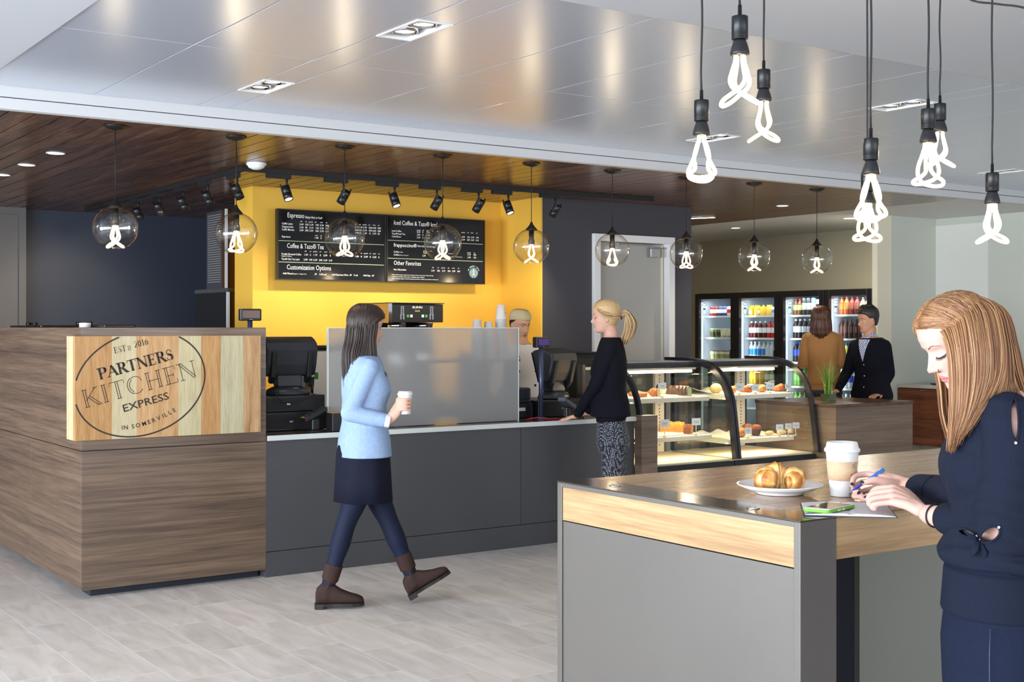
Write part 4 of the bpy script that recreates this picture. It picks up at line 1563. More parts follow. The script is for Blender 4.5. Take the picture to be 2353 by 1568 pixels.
B_CRO = mat('croissant_crust', rgb(196, 128, 58), .5, noise=.35, nscale=35, bump=.4, bscale=90)
B_PALE = mat('pale_dough', rgb(226, 198, 140), .6, noise=.15, nscale=40)
B_BROWN = mat('brown_crust', rgb(140, 76, 34), .6, noise=.3, nscale=40, bump=.5, bscale=80)
B_CRUMB = mat('golden_crumb', rgb(214, 150, 62), .7, noise=.3, nscale=60, bump=.8, bscale=90)
B_CHOC = mat('dark_chocolate', rgb(52, 32, 24), .5, noise=.2, nscale=30)
B_CREAM = mat('cake_crumb', rgb(232, 214, 160), .8, noise=.12, nscale=60)
B_GREEN = mat('green_cake', rgb(196, 208, 150), .8, noise=.12, nscale=60)
B_PIST = mat('pistachio_green', rgb(150, 160, 60), .7, noise=.2, nscale=50)
B_CUP = mat('brown_paper_case', rgb(84, 50, 34), .7)


def loaf(L, w, h, crust, crumb):
    """loaf with a domed top, cut face towards -y end"""
    pr = [(-w / 2 * .86, 0), (w / 2 * .86, 0), (w / 2, h * .45), (w / 2 * .92, h * .72), (w / 2 * .5, h * .97), (0, h), (-w / 2 * .5, h * .96), (-w / 2 * .92, h * .72), (-w / 2, h * .45)]
    mb = MB()
    n = 9
    rings = []
    for k in range(n + 1):
        s_ = 1 - .05 * math.sin(k * 2.1) if 0 < k < n else .97
        rings.append([V((a * s_, L * k / n, b * s_)) for a, b in pr])
    mb.use(0).rings(rings, smooth=False)
    mb.use(1).add([V((a * .88, -.0012, b * .88 + .003)) for a, b in pr], [tuple(range(len(pr)))], False)
    return mb


def muffin(dome):
    mb = MB().use(0).lathe([(.026, 0), (.028, .002), (.038, .042), (.036, .043)], n=22)
    for i, p in enumerate(mb.v):
        k = 1 + .05 * math.cos(i * PI)
        mb.v[i] = (p[0] * k, p[1] * k, p[2])
    mb.use(1).lathe([(.034, .040), (.043, .048), (.042, .060), (.030, .074), (.012, .080), (.002, .081)], n=20)
    return mb


def croissant(L=.14, R=.030):
    """crescent of rolled dough: ridged tube that thins towards both horns"""
    mb = MB()
    pts, rs = [], []
    n = 44
    for k in range(n + 1):
        q_ = k / n * 2 - 1
        a = q_ * 1.15
        pts.append((L * .55 * math.sin(a), L * .55 * (1 - math.cos(a)) * .9, R * .85 * (1 - .35 * abs(q_))))
        step = (abs(q_) * 3.6) % 1.0
        rs.append(R * (1.05 - .75 * abs(q_) ** 1.5) * (1.0 + .13 * (1 - step)))
    mb.tube(pts, rs, n=16)
    mb.v = [(x, y, max(z, .0)) for x, y, z in mb.v]
    return mb


def roll(a, b, c):
    mb = MB().ball((0, 0, c * .8), (a, b, c), 18, 10)
    mb.v = [(x, y, max(0, z)) for x, y, z in mb.v]
    return mb


def place(mb, name, mats, label, cat, u, v, Y, z, rz, group, sc=1.0):
    p = onY(u, v, Y)
    o = mb.build(name, mats)
    o.location = (p.x, Y, z)
    o.rotation_euler = (0, 0, rz)
    o.scale = (sc,) * 3
    return tag(o, label, cat, group)


ZT, ZL1, ZL2 = 1.0105, .7005, .6455
G1 = 'pastries on the left case upper shelf'
place(loaf(.10, .075, .03, 0, 0), 'cake_slice', [B_BROWN, B_CREAM], 'flat brown cake slice at the left end end, upper shelf, left case', 'cake', 1474, 893, 7.80, ZT, 1.2, G1)
place(loaf(.09, .075, .035, 0, 0), 'cake_slice', [B_BROWN, B_CREAM], 'second brown cake slice from the left, upper shelf, left case', 'cake', 1486, 898, 7.74, ZT, 1.0, G1)
place(roll(.04, .045, .034), 'fruit_bun', [B_BROWN], 'round brown fruit bun behind the pale slice, upper shelf, left case', 'bun', 1502, 893, 7.78, ZT, 0, G1)
place(loaf(.05, .07, .06, 0, 0), 'cake_slice', [B_BROWN, B_CREAM], 'pale cut lemon cake slice facing out, upper shelf, left case', 'cake', 1514, 900, 7.66, ZT, .35, G1)
place(muffin(0), 'muffin', [B_CREAM, B_CHOC], 'chocolate-topped muffin behind the price card, upper shelf, left case', 'muffin', 1521, 880, 7.90, ZT, 0, G1, 1.15)
place(loaf(.17, .085, .075, 0, 0), 'loaf_cake', [B_CHOC, B_BROWN], 'long dark loaf cake, upper shelf, left case', 'cake', 1566, 893, 7.78, ZT, .5, G1)
place(loaf(.09, .085, .075, 0, 0), 'loaf_cake', [B_CHOC, B_GREEN], 'marbled loaf cake with a green cut face, upper shelf, left case', 'cake', 1584, 897, 7.64, ZT, .3, G1)
G2 = 'pastries on the left case lower shelf'
place(loaf(.13, .085, .075, 0, 0), 'loaf_cake', [B_CRUMB, B_PIST], 'nut-topped loaf with a green cut end, lower shelf, left case', 'cake', 1510, 985, 7.66, ZL1, .9, G2)
place(loaf(.20, .09, .085, 0, 0), 'crumb_cake', [B_CRUMB, B_CREAM], 'long golden crumb cake, lower shelf, left case', 'cake', 1572, 975, 7.80, ZL1, .9, G2)
place(loaf(.06, .08, .075, 0, 0), 'cake_slice', [B_BROWN, B_CRUMB], 'brown end slice beside the golden crumb cake, lower shelf, left case', 'cake', 1590, 981, 7.64, ZL1, .5, G2)
G3 = 'pastries on the right case upper shelf'
for (u, rz, s_, w, mt_) in ((1645, .6, .9, 'pale round bun at the left end of the upper shelf, right case', None), (1682, .3, .8, 'leftmost croissant, upper shelf, right case', B_CRO), (1716, -.3, .85, 'darker croissant between the first two price cards, right case', B_BROWN),
                             (1752, .4, .85, 'swirled croissant below the third price card, upper shelf, right case', B_CRO), (1795, -.2, .9, 'ridged brown twist at the right end of the upper shelf, right case', B_BROWN)):
    if mt_ is None:
        place(roll(.05, .05, .045), 'bread_bun', [B_PALE], w, 'bun', u, 889, 7.80, ZT, 0, G3)
    else:
        place(croissant(.14, .036), 'croissant', [mt_], w, 'croissant', u, 893, 7.72, ZT, rz, G3, s_)
place(croissant(.12, .034), 'croissant', [B_CRO], 'croissant at the back left end, upper shelf, right case', 'croissant', 1690, 890, 7.92, ZT, -.4, G3, .8)
place(croissant(.12, .034), 'croissant', [B_CRO], 'croissant at the back middle end, upper shelf, right case', 'croissant', 1745, 888, 7.92, ZT, .2, G3, .8)
G4 = 'pastries on the right case lower shelf'
place(croissant(.15, .042), 'croissant', [B_CRO], 'big golden croissant at the left end, lower shelf, right case', 'croissant', 1702, 990, 7.68, ZL2, .5, G4, .95)
place(muffin(0), 'muffin', [B_CUP, B_BROWN], 'muffin in brown paper behind the price card, lower shelf of the right case', 'muffin', 1718, 982, 7.84, ZL2, 0, G4, 1.1)
place(muffin(0), 'muffin', [B_CUP, B_BROWN], 'muffin in pointed brown paper right of the price card, lower shelf, right case', 'muffin', 1737, 990, 7.70, ZL2, 0, G4, 1.15)
place(roll(.055, .028, .02), 'bread_roll', [B_PALE], 'flat pale roll, leftmost of three, lower shelf, right case', 'bread roll', 1768, 999, 7.66, ZL2, .1, G4)
place(roll(.05, .03, .022), 'bread_roll', [B_PALE], 'flat pale roll, middle of three, lower shelf, right case', 'bread roll', 1796, 996, 7.66, ZL2, -.1, G4)
place(roll(.045, .028, .02), 'bread_roll', [B_PALE], 'flat pale roll, rightmost of three, lower shelf, right case', 'bread roll', 1818, 994, 7.68, ZL2, .2, G4)

M_CARD = mat('price_card', rgb(238, 240, 242), .5)
for (u, v, Y, w, lab) in ((1521.6, 887.5, 7.57, .075, 'upper shelf of the left pastry case'), (1699.6, 889, 7.57, .08, 'leftmost, upper shelf, right case'), (1736, 891, 7.57, .075, 'second, upper shelf, right case'),
                          (1770, 887, 7.57, .08, 'third, upper shelf, right case'), (1811, 888, 7.60, .065, 'fourth, at the right end end, upper shelf, right case'), (1527.7, 973.4, 7.55, .085, 'left one, lower shelf, left case'),
                          (1600, 969.6, 7.55, .08, 'right one, lower shelf, left case'), (1719.4, 990, 7.54, .075, 'before the muffins, lower shelf, right case'), (1791.7, 982.5, 7.54, .07, 'before the pale rolls, lower shelf, right case'),
                          (1812, 980, 7.545, .07, 'second from the right, lower shelf, right case'), (1829, 978, 7.56, .07, 'rightmost, lower shelf, right case')):
    p = onY(u, v, Y)
    t = thing('price_card', 'price card ' + lab, 'price card', (p.x, Y, p.z), random.uniform(-.25, .05), 'price cards in the pastry cases')
    h = w * .72
    MB().box(-w / 2, w / 2, 0, .0015, -h / 2, h / 2).build('card', M_CARD, t)
    base = {True: 1.0, False: (.69 if p.x < 7.3 else .635)}[p.z > .9]
    lo = base + .004 - p.z
    MB().tube([(0, .003, -h / 2 + .01), (0, .004, min(-h / 2, lo + .012)), (0, .006, lo)], .003, n=6).rbox(-.012, .012, -.004, .018, lo, lo + .008, .003).build('clip', M_CASEW, t)
    mb = MB()
    for k in range(2):
        mb.box(-w * (.28 - .08 * k), w * (.28 - .08 * k), -.0004, 0, h * (.05 - .16 * k) - .001, h * (.05 - .16 * k) + .001)
    mb.build('print', M_BLACKM, t)

# ================================================================ drinks fridges (doors face -x)
M_FR = mat('fridge_black', rgb(26, 24, 24), .3)
M_FIN = mat('fridge_liner', rgb(196, 206, 214), .5)
G_FR = thin_glass('fridge_glass', (.93, .96, .98, 1), .05, .5)
FY = [9.275, 9.965, 10.665, 11.40, 12.12]
fl = ['rightmost drinks fridge, beside the cream pilaster', 'second drinks fridge from the right, behind the tan jacket', 'second drinks fridge from the left, with water bottles low down', 'leftmost drinks fridge, beside the charcoal wall, holding cups and cartons']
FZ = [1.71, 1.435, 1.152, .865, .57, .28]
for i in range(4):
    y0, y1 = FY[i] + .004, FY[i + 1] - .004
    t = thing('drinks_fridge', 'tall black glass-door fridge, ' + fl[i], 'fridge', (11.25, (y0 + y1) / 2, 0), 0, 'row of glass-door drinks fridges')
    mb = MB().box(11.30, 11.95, y0, y0 + .04, .12, 1.995).box(11.30, 11.95, y1 - .04, y1, .12, 1.995).box(11.30, 11.95, y0 + .0405, y1 - .0405, 1.93, 1.995).box(11.30, 11.95, y0 + .0405, y1 - .0405, .12, .20)
    mb.box(11.91, 11.95, y0 + .0405, y1 - .0405, .2005, 1.9295).build('cabinet_shell', M_FR, t, True)
    mb = MB().box(11.302, 11.905, y0 + .041, y0 + .045, .2005, 1.929).box(11.302, 11.905, y1 - .045, y1 - .041, .2005, 1.929).box(11.90, 11.909, y0 + .0455, y1 - .0455, .2005, 1.929)
    mb.build('liner', M_FIN, t, True)
    mb = MB().box(11.25, 11.295, y0, y0 + .07, .12, 1.99).box(11.25, 11.295, y1 - .07, y1, .12, 1.99).box(11.25, 11.295, y0 + .0705, y1 - .0705, 1.92, 1.99).box(11.25, 11.295, y0 + .0705, y1 - .0705, .12, .20)
    d = mb.build('door', M_FR, t, True, .003)
    MB().box(11.268, 11.276, y0 + .0705, y1 - .0705, .2005, 1.9195).build('pane', G_FR, d, True)
    MB().tube([(11.249, y0 + .04, 1.0), (11.215, y0 + .04, 1.02), (11.215, y0 + .04, 1.28), (11.249, y0 + .04, 1.30)], .009, n=8).build('handle', M_FR, d, True)
    mb = MB()
    yy = y1 - .16
    for q in range(20):
        a = 2 * PI * q / 20
        b = 2 * PI * (q + 1) / 20
        mb.add([V((11.266, yy + .045 * math.cos(a), 1.85 + .02 * math.sin(a))), V((11.266, yy + .045 * math.cos(b), 1.85 + .02 * math.sin(b))), V((11.266, yy + .039 * math.cos(b), 1.85 + .016 * math.sin(b))), V((11.266, yy + .039 * math.cos(a), 1.85 + .016 * math.sin(a)))], [(0, 1, 2, 3)])
        mb.add([V((11.266, yy + .04 * math.cos(a), 1.755 + .035 * math.sin(a))), V((11.266, yy + .04 * math.cos(b), 1.755 + .035 * math.sin(b))), V((11.266, yy + .036 * math.cos(b), 1.755 + .031 * math.sin(b))), V((11.266, yy + .036 * math.cos(a), 1.755 + .031 * math.sin(a)))], [(0, 1, 2, 3)])
    mb.box(11.265, 11.266, yy - .02, yy + .025, 1.79, 1.805)
    mb.build('sticker', mat('grey_decal', rgb(110, 118, 122), .5), d, True)
    for z in FZ[:5]:
        mb = MB()
        for k in range(12):
            xx = 11.40 + .042 * k
            mb.tube([(xx, y0 + .05, z - .008), (xx, y1 - .05, z - .008)], .0022, n=4)
        mb.box(11.375, 11.382, y0 + .05, y1 - .05, z - .022, z - .001)
        mb.box(11.39, 11.89, y0 + .05, y0 + .056, z - .012, z - .003).box(11.39, 11.89, y1 - .056, y1 - .05, z - .012, z - .003)
        mb.build('shelf', M_WIRE, t, True)
    MB().box(11.31, 11.325, y1 - .075, y1 - .047, .25, 1.88).build('interior_lamp', glow('fridge_lamp', (.9, .96, 1, 1), 1.3) if i == 0 else MATS['fridge_lamp'], t, True)
    MB().box(11.33, 11.90, y0 + .01, y1 - .01, .0, .1195).build('plinth', M_BLACKM, t, True)
    area('fridge_light', (11.36, (y0 + y1) / 2, 1.90), (0, math.radians(-12), 0), .1, .5, 2.2, (.9, .96, 1))
    area('fridge_light', (11.34, (y0 + y1) / 2 + .2, 1.2), (0, math.radians(-90), 0), 1.2, .05, 1.8, (.9, .96, 1))


def cmat(r, g_, b_, rough=.3):
    return mat('pack_%d_%d_%d' % (r, g_, b_), rgb(r, g_, b_), rough)


def bottle(h, r, body, label, cap, lz=(.3, .62), neck=.35):
    mb = MB().use(0)
    mb.lathe([(r * .9, 0), (r, h * .03), (r, h * .64), (r * .92, h * .70), (r * neck * 1.2, h * .86), (r * neck, h * .9)], n=14)
    mb.use(2).lathe([(r * neck * 1.15, h * .9), (r * neck * 1.15, h)], n=12)
    mb.use(1).lathe([(r * 1.02, h * lz[0]), (r * 1.02, h * lz[1])], n=14, cap=False)
    return mb, [body, label, cap]


def can(h, r, body, label, lid):
    mb = MB().use(0).lathe([(r * .85, 0), (r, h * .05), (r, h * .92), (r * .85, h)], n=14)
    mb.use(1).lathe([(r * 1.015, h * .3), (r * 1.015, h * .7)], n=14, cap=False)
    mb.use(2).lathe([(r * .86, h), (r * .8, h * 1.01)], n=12)
    return mb, [body, label, lid]


def carton(h, r, body, label, lid):
    mb = MB().use(0).box(-r, r, -r, r, 0, h * .72)
    mb.prism([(-r, h * .72), (r, h * .72), (.004, h * .93), (-.004, h * .93)], 'y', -r, r).box(-.003, .003, -r, r, h * .93, h)
    mb.use(1).box(-r - .001, -r - .0002, -r * .7, r * .7, h * .15, h * .5)
    mb.use(2).box(-r * .2, r * .2, -r * .3, r * .3, h * .99, h * 1.005)
    return mb, [body, label, lid]


def cupc(h, r, body, label, lid):
    mb = MB().use(0).lathe([(r * .72, 0), (r, h * .9)], n=14)
    mb.use(1).lathe([(r * .80, h * .2), (r * .95, h * .62)], n=14, cap=False)
    mb.v = mb.v[:28] + [(x * 1.02, y * 1.02, z) for x, y, z in mb.v[28:]]
    mb.use(2).lathe([(r * 1.06, h * .9), (r * 1.06, h * .95), (r * .7, h)], n=14)
    return mb, [body, label, lid]


WHT, GRN = cmat(236, 238, 236), cmat(110, 150, 50)
fr_names = ['rightmost fridge', 'second fridge from right', 'second fridge from left', 'leftmost fridge']
rows = {
    # (fridge, shelf): list of (name, category, builder, h, r, body, label, cap, how it looks, how many)
    (3, 0): [('drink_carton', 'carton', can, .115, .036, cmat(150, 40, 40), WHT, cmat(200, 200, 205), 'small red and white cup', 2), ('drink_carton', 'carton', can, .115, .036, cmat(60, 80, 140), WHT, WHT, 'small blue and white cup', 2), ('drink_carton', 'carton', can, .115, .036, WHT, cmat(190, 40, 60), WHT, 'small white cup with a red flash', 2)],
    (3, 1): [('salad_cup', 'cup', cupc, .11, .042, cmat(90, 120, 40), cmat(70, 60, 30), WHT, 'green salad cup', 2), ('fruit_cup', 'cup', cupc, .11, .042, cmat(220, 214, 160), cmat(236, 232, 200), WHT, 'pale yellow fruit cup', 2), ('yogurt_cup', 'cup', cupc, .12, .044, WHT, cmat(200, 90, 90), WHT, 'white yogurt cup with berry print', 2)],
    (3, 2): [('snack_cup', 'cup', cupc, .115, .044, cmat(214, 206, 190), cmat(150, 170, 90), cmat(120, 80, 50), 'pale cup with green and brown filling', 4), ('snack_cup', 'cup', cupc, .11, .044, cmat(226, 190, 190), cmat(230, 200, 204), WHT, 'pink cup', 1)],
    (2, 0): [('juice_carton', 'carton', carton, .125, .034, cmat(222, 180, 60), cmat(240, 236, 220), WHT, 'yellow gable-top carton', 4), ('white_tub', 'tub', can, .10, .045, WHT, cmat(120, 140, 180), WHT, 'white tub', 1)],
    (2, 1): [('juice_bottle', 'bottle', bottle, .20, .036, cmat(90, 28, 26), WHT, WHT, 'dark red juice bottle with a white cap and label', 4), ('juice_bottle', 'bottle', bottle, .20, .034, cmat(196, 40, 44), WHT, cmat(190, 24, 34), 'red-capped bottle with a white label', 2), ('juice_bottle', 'bottle', bottle, .19, .034, cmat(120, 180, 220), WHT, cmat(60, 150, 210), 'light blue bottle', 1)],
    (2, 2): [('water_bottle', 'bottle', bottle, .235, .033, cmat(186, 204, 210), cmat(50, 130, 200), WHT, 'clear water bottle with a blue and yellow label', 4), ('water_bottle', 'bottle', bottle, .235, .033, cmat(190, 206, 208), cmat(200, 210, 220), WHT, 'clear water bottle with a pale label', 4)],
    (2, 3): [('juice_bottle', 'bottle', bottle, .20, .042, cmat(226, 176, 40), cmat(236, 200, 80), cmat(40, 60, 150), 'orange juice bottle with a blue cap', 3), ('juice_bottle', 'bottle', bottle, .20, .038, cmat(150, 180, 90), WHT, cmat(40, 60, 150), 'green juice bottle', 2)],
    (1, 0): [('tea_bottle', 'bottle', bottle, .19, .034, cmat(110, 70, 30), cmat(170, 190, 120), cmat(180, 30, 40), 'brown tea bottle with a red cap', 2), ('tall_can', 'can', can, .20, .031, cmat(60, 66, 62), cmat(200, 200, 190), cmat(190, 190, 190), 'tall dark can', 2), ('tall_can', 'can', can, .20, .031, cmat(110, 160, 190), WHT, cmat(190, 190, 190), 'tall light blue can', 1), ('tall_can', 'can', can, .18, .031, cmat(210, 206, 190), cmat(60, 50, 40), M_BLACK, 'pale can with a black lid', 3)],
    (1, 1): [('cola_bottle', 'bottle', bottle, .225, .036, cmat(34, 24, 22), cmat(200, 204, 208), cmat(210, 212, 214), 'dark cola bottle with a silver label', 5), ('cola_bottle', 'bottle', bottle, .225, .036, cmat(34, 24, 22), cmat(190, 30, 40), cmat(40, 60, 150), 'dark cola bottle with a red label', 3)],
    (1, 2): [('cola_bottle', 'bottle', bottle, .235, .036, cmat(26, 20, 24), cmat(36, 60, 150), cmat(40, 70, 170), 'dark cola bottle with a blue label and cap', 8)],
    (1, 3): [('soda_bottle', 'bottle', bottle, .225, .036, cmat(96, 150, 60), cmat(120, 170, 90), cmat(90, 150, 60), 'green soda bottle', 4), ('soda_bottle', 'bottle', bottle, .225, .036, cmat(60, 26, 26), cmat(180, 170, 160), cmat(180, 30, 40), 'dark red soda bottle', 4)],
    (1, 4): [('soda_bottle', 'bottle', bottle, .22, .036, cmat(120, 160, 70), cmat(170, 190, 90), cmat(90, 150, 60), 'green soda bottle', 8)],
    (0, 0): [('tea_bottle', 'bottle', bottle, .20, .036, cmat(190, 96, 40), cmat(206, 130, 60), cmat(150, 70, 40), 'orange tea bottle', 2), ('tea_bottle', 'bottle', bottle, .20, .036, cmat(140, 50, 40), cmat(160, 90, 70), cmat(120, 50, 40), 'red tea bottle', 2), ('glass_jar', 'jar', bottle, .19, .038, cmat(150, 130, 110), cmat(226, 214, 170), cmat(120, 116, 110), 'pale-labelled glass bottle', 4)],
    (0, 1): [('root_beer_bottle', 'bottle', bottle, .22, .034, cmat(60, 34, 24), cmat(90, 50, 36), cmat(110, 60, 44), 'brown root beer bottle', 8)],
    (0, 2): [('lemonade_bottle', 'bottle', bottle, .225, .036, cmat(206, 204, 90), cmat(220, 220, 130), cmat(50, 90, 170), 'yellow lemonade bottle with a blue cap', 4), ('water_bottle', 'bottle', bottle, .225, .036, cmat(140, 180, 200), cmat(80, 130, 170), cmat(50, 110, 170), 'pale blue water bottle', 4)],
    (0, 3): [('water_bottle', 'bottle', bottle, .23, .034, cmat(190, 206, 220), cmat(50, 80, 190), WHT, 'clear water bottle with a deep blue label', 8)],
    (0, 4): [('water_bottle', 'bottle', bottle, .23, .034, cmat(190, 206, 220), cmat(70, 110, 200), WHT, 'clear water bottle with a blue label', 8)],
}
shn = ['top shelf', 'second shelf', 'third shelf', 'fourth shelf', 'fifth shelf']
for (fi, sh), spec in rows.items():
    y1 = FY[fi + 1] - .075
    y0 = FY[fi] + .06
    tot = sum(s_[-1] for s_ in spec)
    rmax = max(s_[4] for s_ in spec)
    step = min((y1 - y0) / max(tot, 1), rmax * 2.15)
    step = max(step, rmax * 2.02)
    y = y1 - step * .5 - (.03 if fi == 3 else 0)
    for (nm, cat, fn, h, r, bo, la, ca_, look, cnt) in spec:
        mb, ms = fn(h, r, bo, la, ca_)
        first = None
        for k in range(cnt):
            if y < FY[fi] + .086:
                break
            loc = (11.43 + .004 * math.sin(k * 5), y, FZ[sh] + .0005)
            if first is None:
                first = mb.build(nm, ms)
                first.location = loc
                tag(first, '%s, %s, %s' % (look, shn[sh], fr_names[fi]), cat, '%s, %s of the %s' % (look + 's', shn[sh], fr_names[fi]))
            else:
                dup(first, loc, rz=k * 1.3)
            y -= step

# ================================================================ wood island with the plant, cabinet at the right wall
t = thing('wood_island', 'low brown wood-grain island carrying the grass plant, between pastry case and wall', 'counter', (8.75, 8.0, 0))
MB().box(8.275, 9.275, 7.20, 8.12, 0, .886).build('body', W_BOX, t, True, .001)
W_ISL = wood('island_top', rgb(62, 42, 32), rgb(84, 60, 46), rgb(100, 74, 58), (10, .5, 10), rough=.3)
MB().box(8.270, 9.28, 7.195, 8.125, .8865, .914).build('top', W_ISL, t, True, .001)
t = thing('grass_plant', 'tuft of long green grass in a square glass vase on the wood island', 'plant', (8.49, 7.47, .9145))
mb = MB().box(-.050, -.046, -.05, .05, 0, .085).box(.046, .05, -.05, .05, 0, .085).box(-.046, .046, -.05, -.046, 0, .085).box(-.046, .046, .046, .05, 0, .085).box(-.046, .046, -.046, .046, 0, .006)
mb.build('vase', G_CLEAR, t)
MB().box(-.045, .045, -.045, .045, .0065, .070).build('moss', mat('moss', rgb(70, 84, 26), .9, noise=.5, nscale=90, bump=.8, bscale=120), t)
rn = random.Random(3)
mb = MB()
for k in range(70):
    a = rn.random() * 2 * PI
    lean = rn.random() ** .6 * .19
    h = .20 + rn.random() * .15
    bx_, by_ = rn.uniform(-.03, .03), rn.uniform(-.03, .03)
    w = .0020 + rn.random() * .0012
    pts, ws = [], []
    for q in range(8):
        f = q / 7
        rr = lean * f ** 1.8
        pts.append(V((bx_ + rr * math.cos(a), by_ + rr * math.sin(a), .068 + h * f - .05 * lean / .16 * f ** 3)))
        ws.append(w * (1 - f ** 2.5) + .0002)
    side = V((-math.sin(a), math.cos(a), 0))
    vs = [p + side * w_ for p, w_ in zip(pts, ws)] + [p - side * w_ for p, w_ in zip(pts, ws)] + [p + V((math.cos(a), math.sin(a), 0)) * w_ * .5 for p, w_ in zip(pts, ws)]
    mb.use(k % 2)
    mb.add(vs, [(i, i + 1, 17 + i, 16 + i) for i in range(7)] + [(8 + i, 16 + i, 17 + i, 9 + i) for i in range(7)], True)
mb.build('grass', [mat('grass_green', rgb(96, 138, 44), .5), mat('grass_light', rgb(150, 176, 84), .5)], t)

t = thing('wall_cabinet', 'low dark wood cabinet with a grey stone top against the right wall', 'cabinet', (11.95, 8.4, 0))
MB().box(11.60, 12.261, 7.3, 9.195, .27, .895).build('body', W_CAB, t, True)
for a, b in ((7.32, 7.94), (7.945, 8.595), (8.6, 9.185)):
    d = MB().box(11.58, 11.5995, a, b, .275, .885).build('door', W_CAB, t, True, .002)
    MB().box(11.572, 11.5795, b - .40, b - .30, .868, .88).build('handle', M_STEEL, d, True)
MB().box(11.57, 12.261, 7.28, 9.198, .8955, .93).build('stone_top', mat('grey_stone', rgb(176, 176, 172), .3), t, True, .002)
MB().box(12.02, 12.26, 7.4, 9.2, 0, .2695).build('plinth', M_CREAM, t, True)
t = thing('sink_tray', 'dark oval tray set on the grey stone top of the wall cabinet', 'tray', (11.90, 8.80, .9305))
mb = MB().lathe([(.12, 0), (.16, .006), (.165, .012), (.155, .012), (.12, .005)], n=28)
mb.build('dish', M_BLACK, t)
MB().lathe([(.03, .0125), (.035, .03), (.02, .04)], n=16).build('knob', M_STEEL, t)

# ================================================================ the high table in front
t = thing('high_table', 'high table with grey metal end frame and oak top, nearest the camera', 'table', (3.4, 2.75, 0))
TZ = 1.07
mb = MB()
mb.box(2.4305, 2.566, 2.23, 2.2525, 0, TZ - .004)           # near post skin
mb.box(2.4305, 2.566, 3.2345, 3.257, 0, TZ - .004)
mb.box(2.4305, 2.566, 2.2526, 3.2344, 1.052, TZ - .004)
mb.build('end_frame', M_GREYM, t, True, .0015)
MB().box(2.4365, 2.5655, 2.2527, 3.2343, 0.0, .944).build('end_panel', M_GREYM, t, True, .001)
MB().box(2.4355, 2.5655, 2.2527, 3.2343, .9475, 1.0515).build('oak_inset', W_LIGHT, t, True, .0005)
MB().box(2.430, 2.5665, 2.2295, 3.2575, TZ - .0035, TZ).build('cap_plate', M_TRIMTOP, t, True, .0008)
for y_ in (2.46, 3.05):
    MB().lathe([(.019, TZ + .0002), (.017, TZ + .003), (.008, TZ + .0045), (.001, TZ + .0048)], c=(2.498, y_, 0), n=24).build('bolt_cap', M_CHROME, t, True)
MB().box(2.567, 6.2, 2.232, 3.255, .958, TZ - .0045).build('tabletop_edge', W_LIGHT, t, True, .001)
MB().box(2.567, 6.2, 2.232, 3.255, TZ - .004, TZ - .0005).build('tabletop', W_TOP, t, True, .0005)
M_OLIVE = mat('olive_grey_laminate', rgb(104, 106, 98), .4)
MB().box(3.12, 5.9, 2.62, 2.64, 0, .957).box(3.14, 5.9, 3.18, 3.2, 0, .957).build('under_panel', M_OLIVE, t, True)
MB().box(3.12, 3.139, 2.6405, 3.2, 0, .957).build('under_side_panel', M_NAVY, t, True, .001)  # the side's shade is put into its colour, navy rather than olive grey
MB().box(6.2005, 6.335, 2.23, 3.257, 0, TZ).build('far_end_panel', M_GREYM, t, True, .001)

# plate with croissant
PL = V((2.785, 2.635, TZ))
t = thing('plate', 'round white plate holding the croissant on the high table', 'plate', PL)
M_CHINA = mat('white_china', rgb(238, 240, 244), .12, spec=.6)
MB().lathe([(.066, .0003), (.070, .002), (.070, .006), (.100, .014), (.1255, .027), (.1262, .029), (.1245, .0295), (.098, .017), (.070, .0095), (.002, .0085)], n=56).build('dish', M_CHINA, t)

m = bpy.data.materials.new('croissant_flaky')
m.use_nodes = True
q = NT(m)
at = q.add('ShaderNodeAttribute')
at.attribute_name = 'bake'
tc = q.add('ShaderNodeTexCoord')
nz = q.add('ShaderNodeTexNoise')
nz.inputs['Scale'].default_value = 60
nz.inputs['Detail'].default_value = 5
q.link(tc.outputs['Object'], nz.inputs['Vector'])
ad = q.add('ShaderNodeMath', operation='MULTIPLY_ADD')
ad.inputs[1].default_value = .5
q.link(nz.outputs[0], ad.inputs[0])
q.link(at.outputs['Fac'], ad.inputs[2])
cr = q.add('ShaderNodeValToRGB')
e = cr.color_ramp.elements
e[0].position, e[0].color = .2, rgb(244, 224, 166)
e[1].position, e[1].color = 1.15 if False else 1.0, rgb(168, 96, 36)
k = e.new(.55)
k.color = rgb(222, 164, 84)
q.link(ad.outputs[0], cr.inputs[0])
q.link(cr.outputs[0], q.bsdf.inputs['Base Color'])
q.bsdf.inputs['Roughness'].default_value = .45
bp = q.add('ShaderNodeBump')
bp.inputs['Strength'].default_value = .35
bp.inputs['Distance'].default_value = .004
q.link(nz.outputs[0], bp.inputs['Height'])
q.link(bp.outputs[0], q.bsdf.inputs['Normal'])
M_FLAKY = m


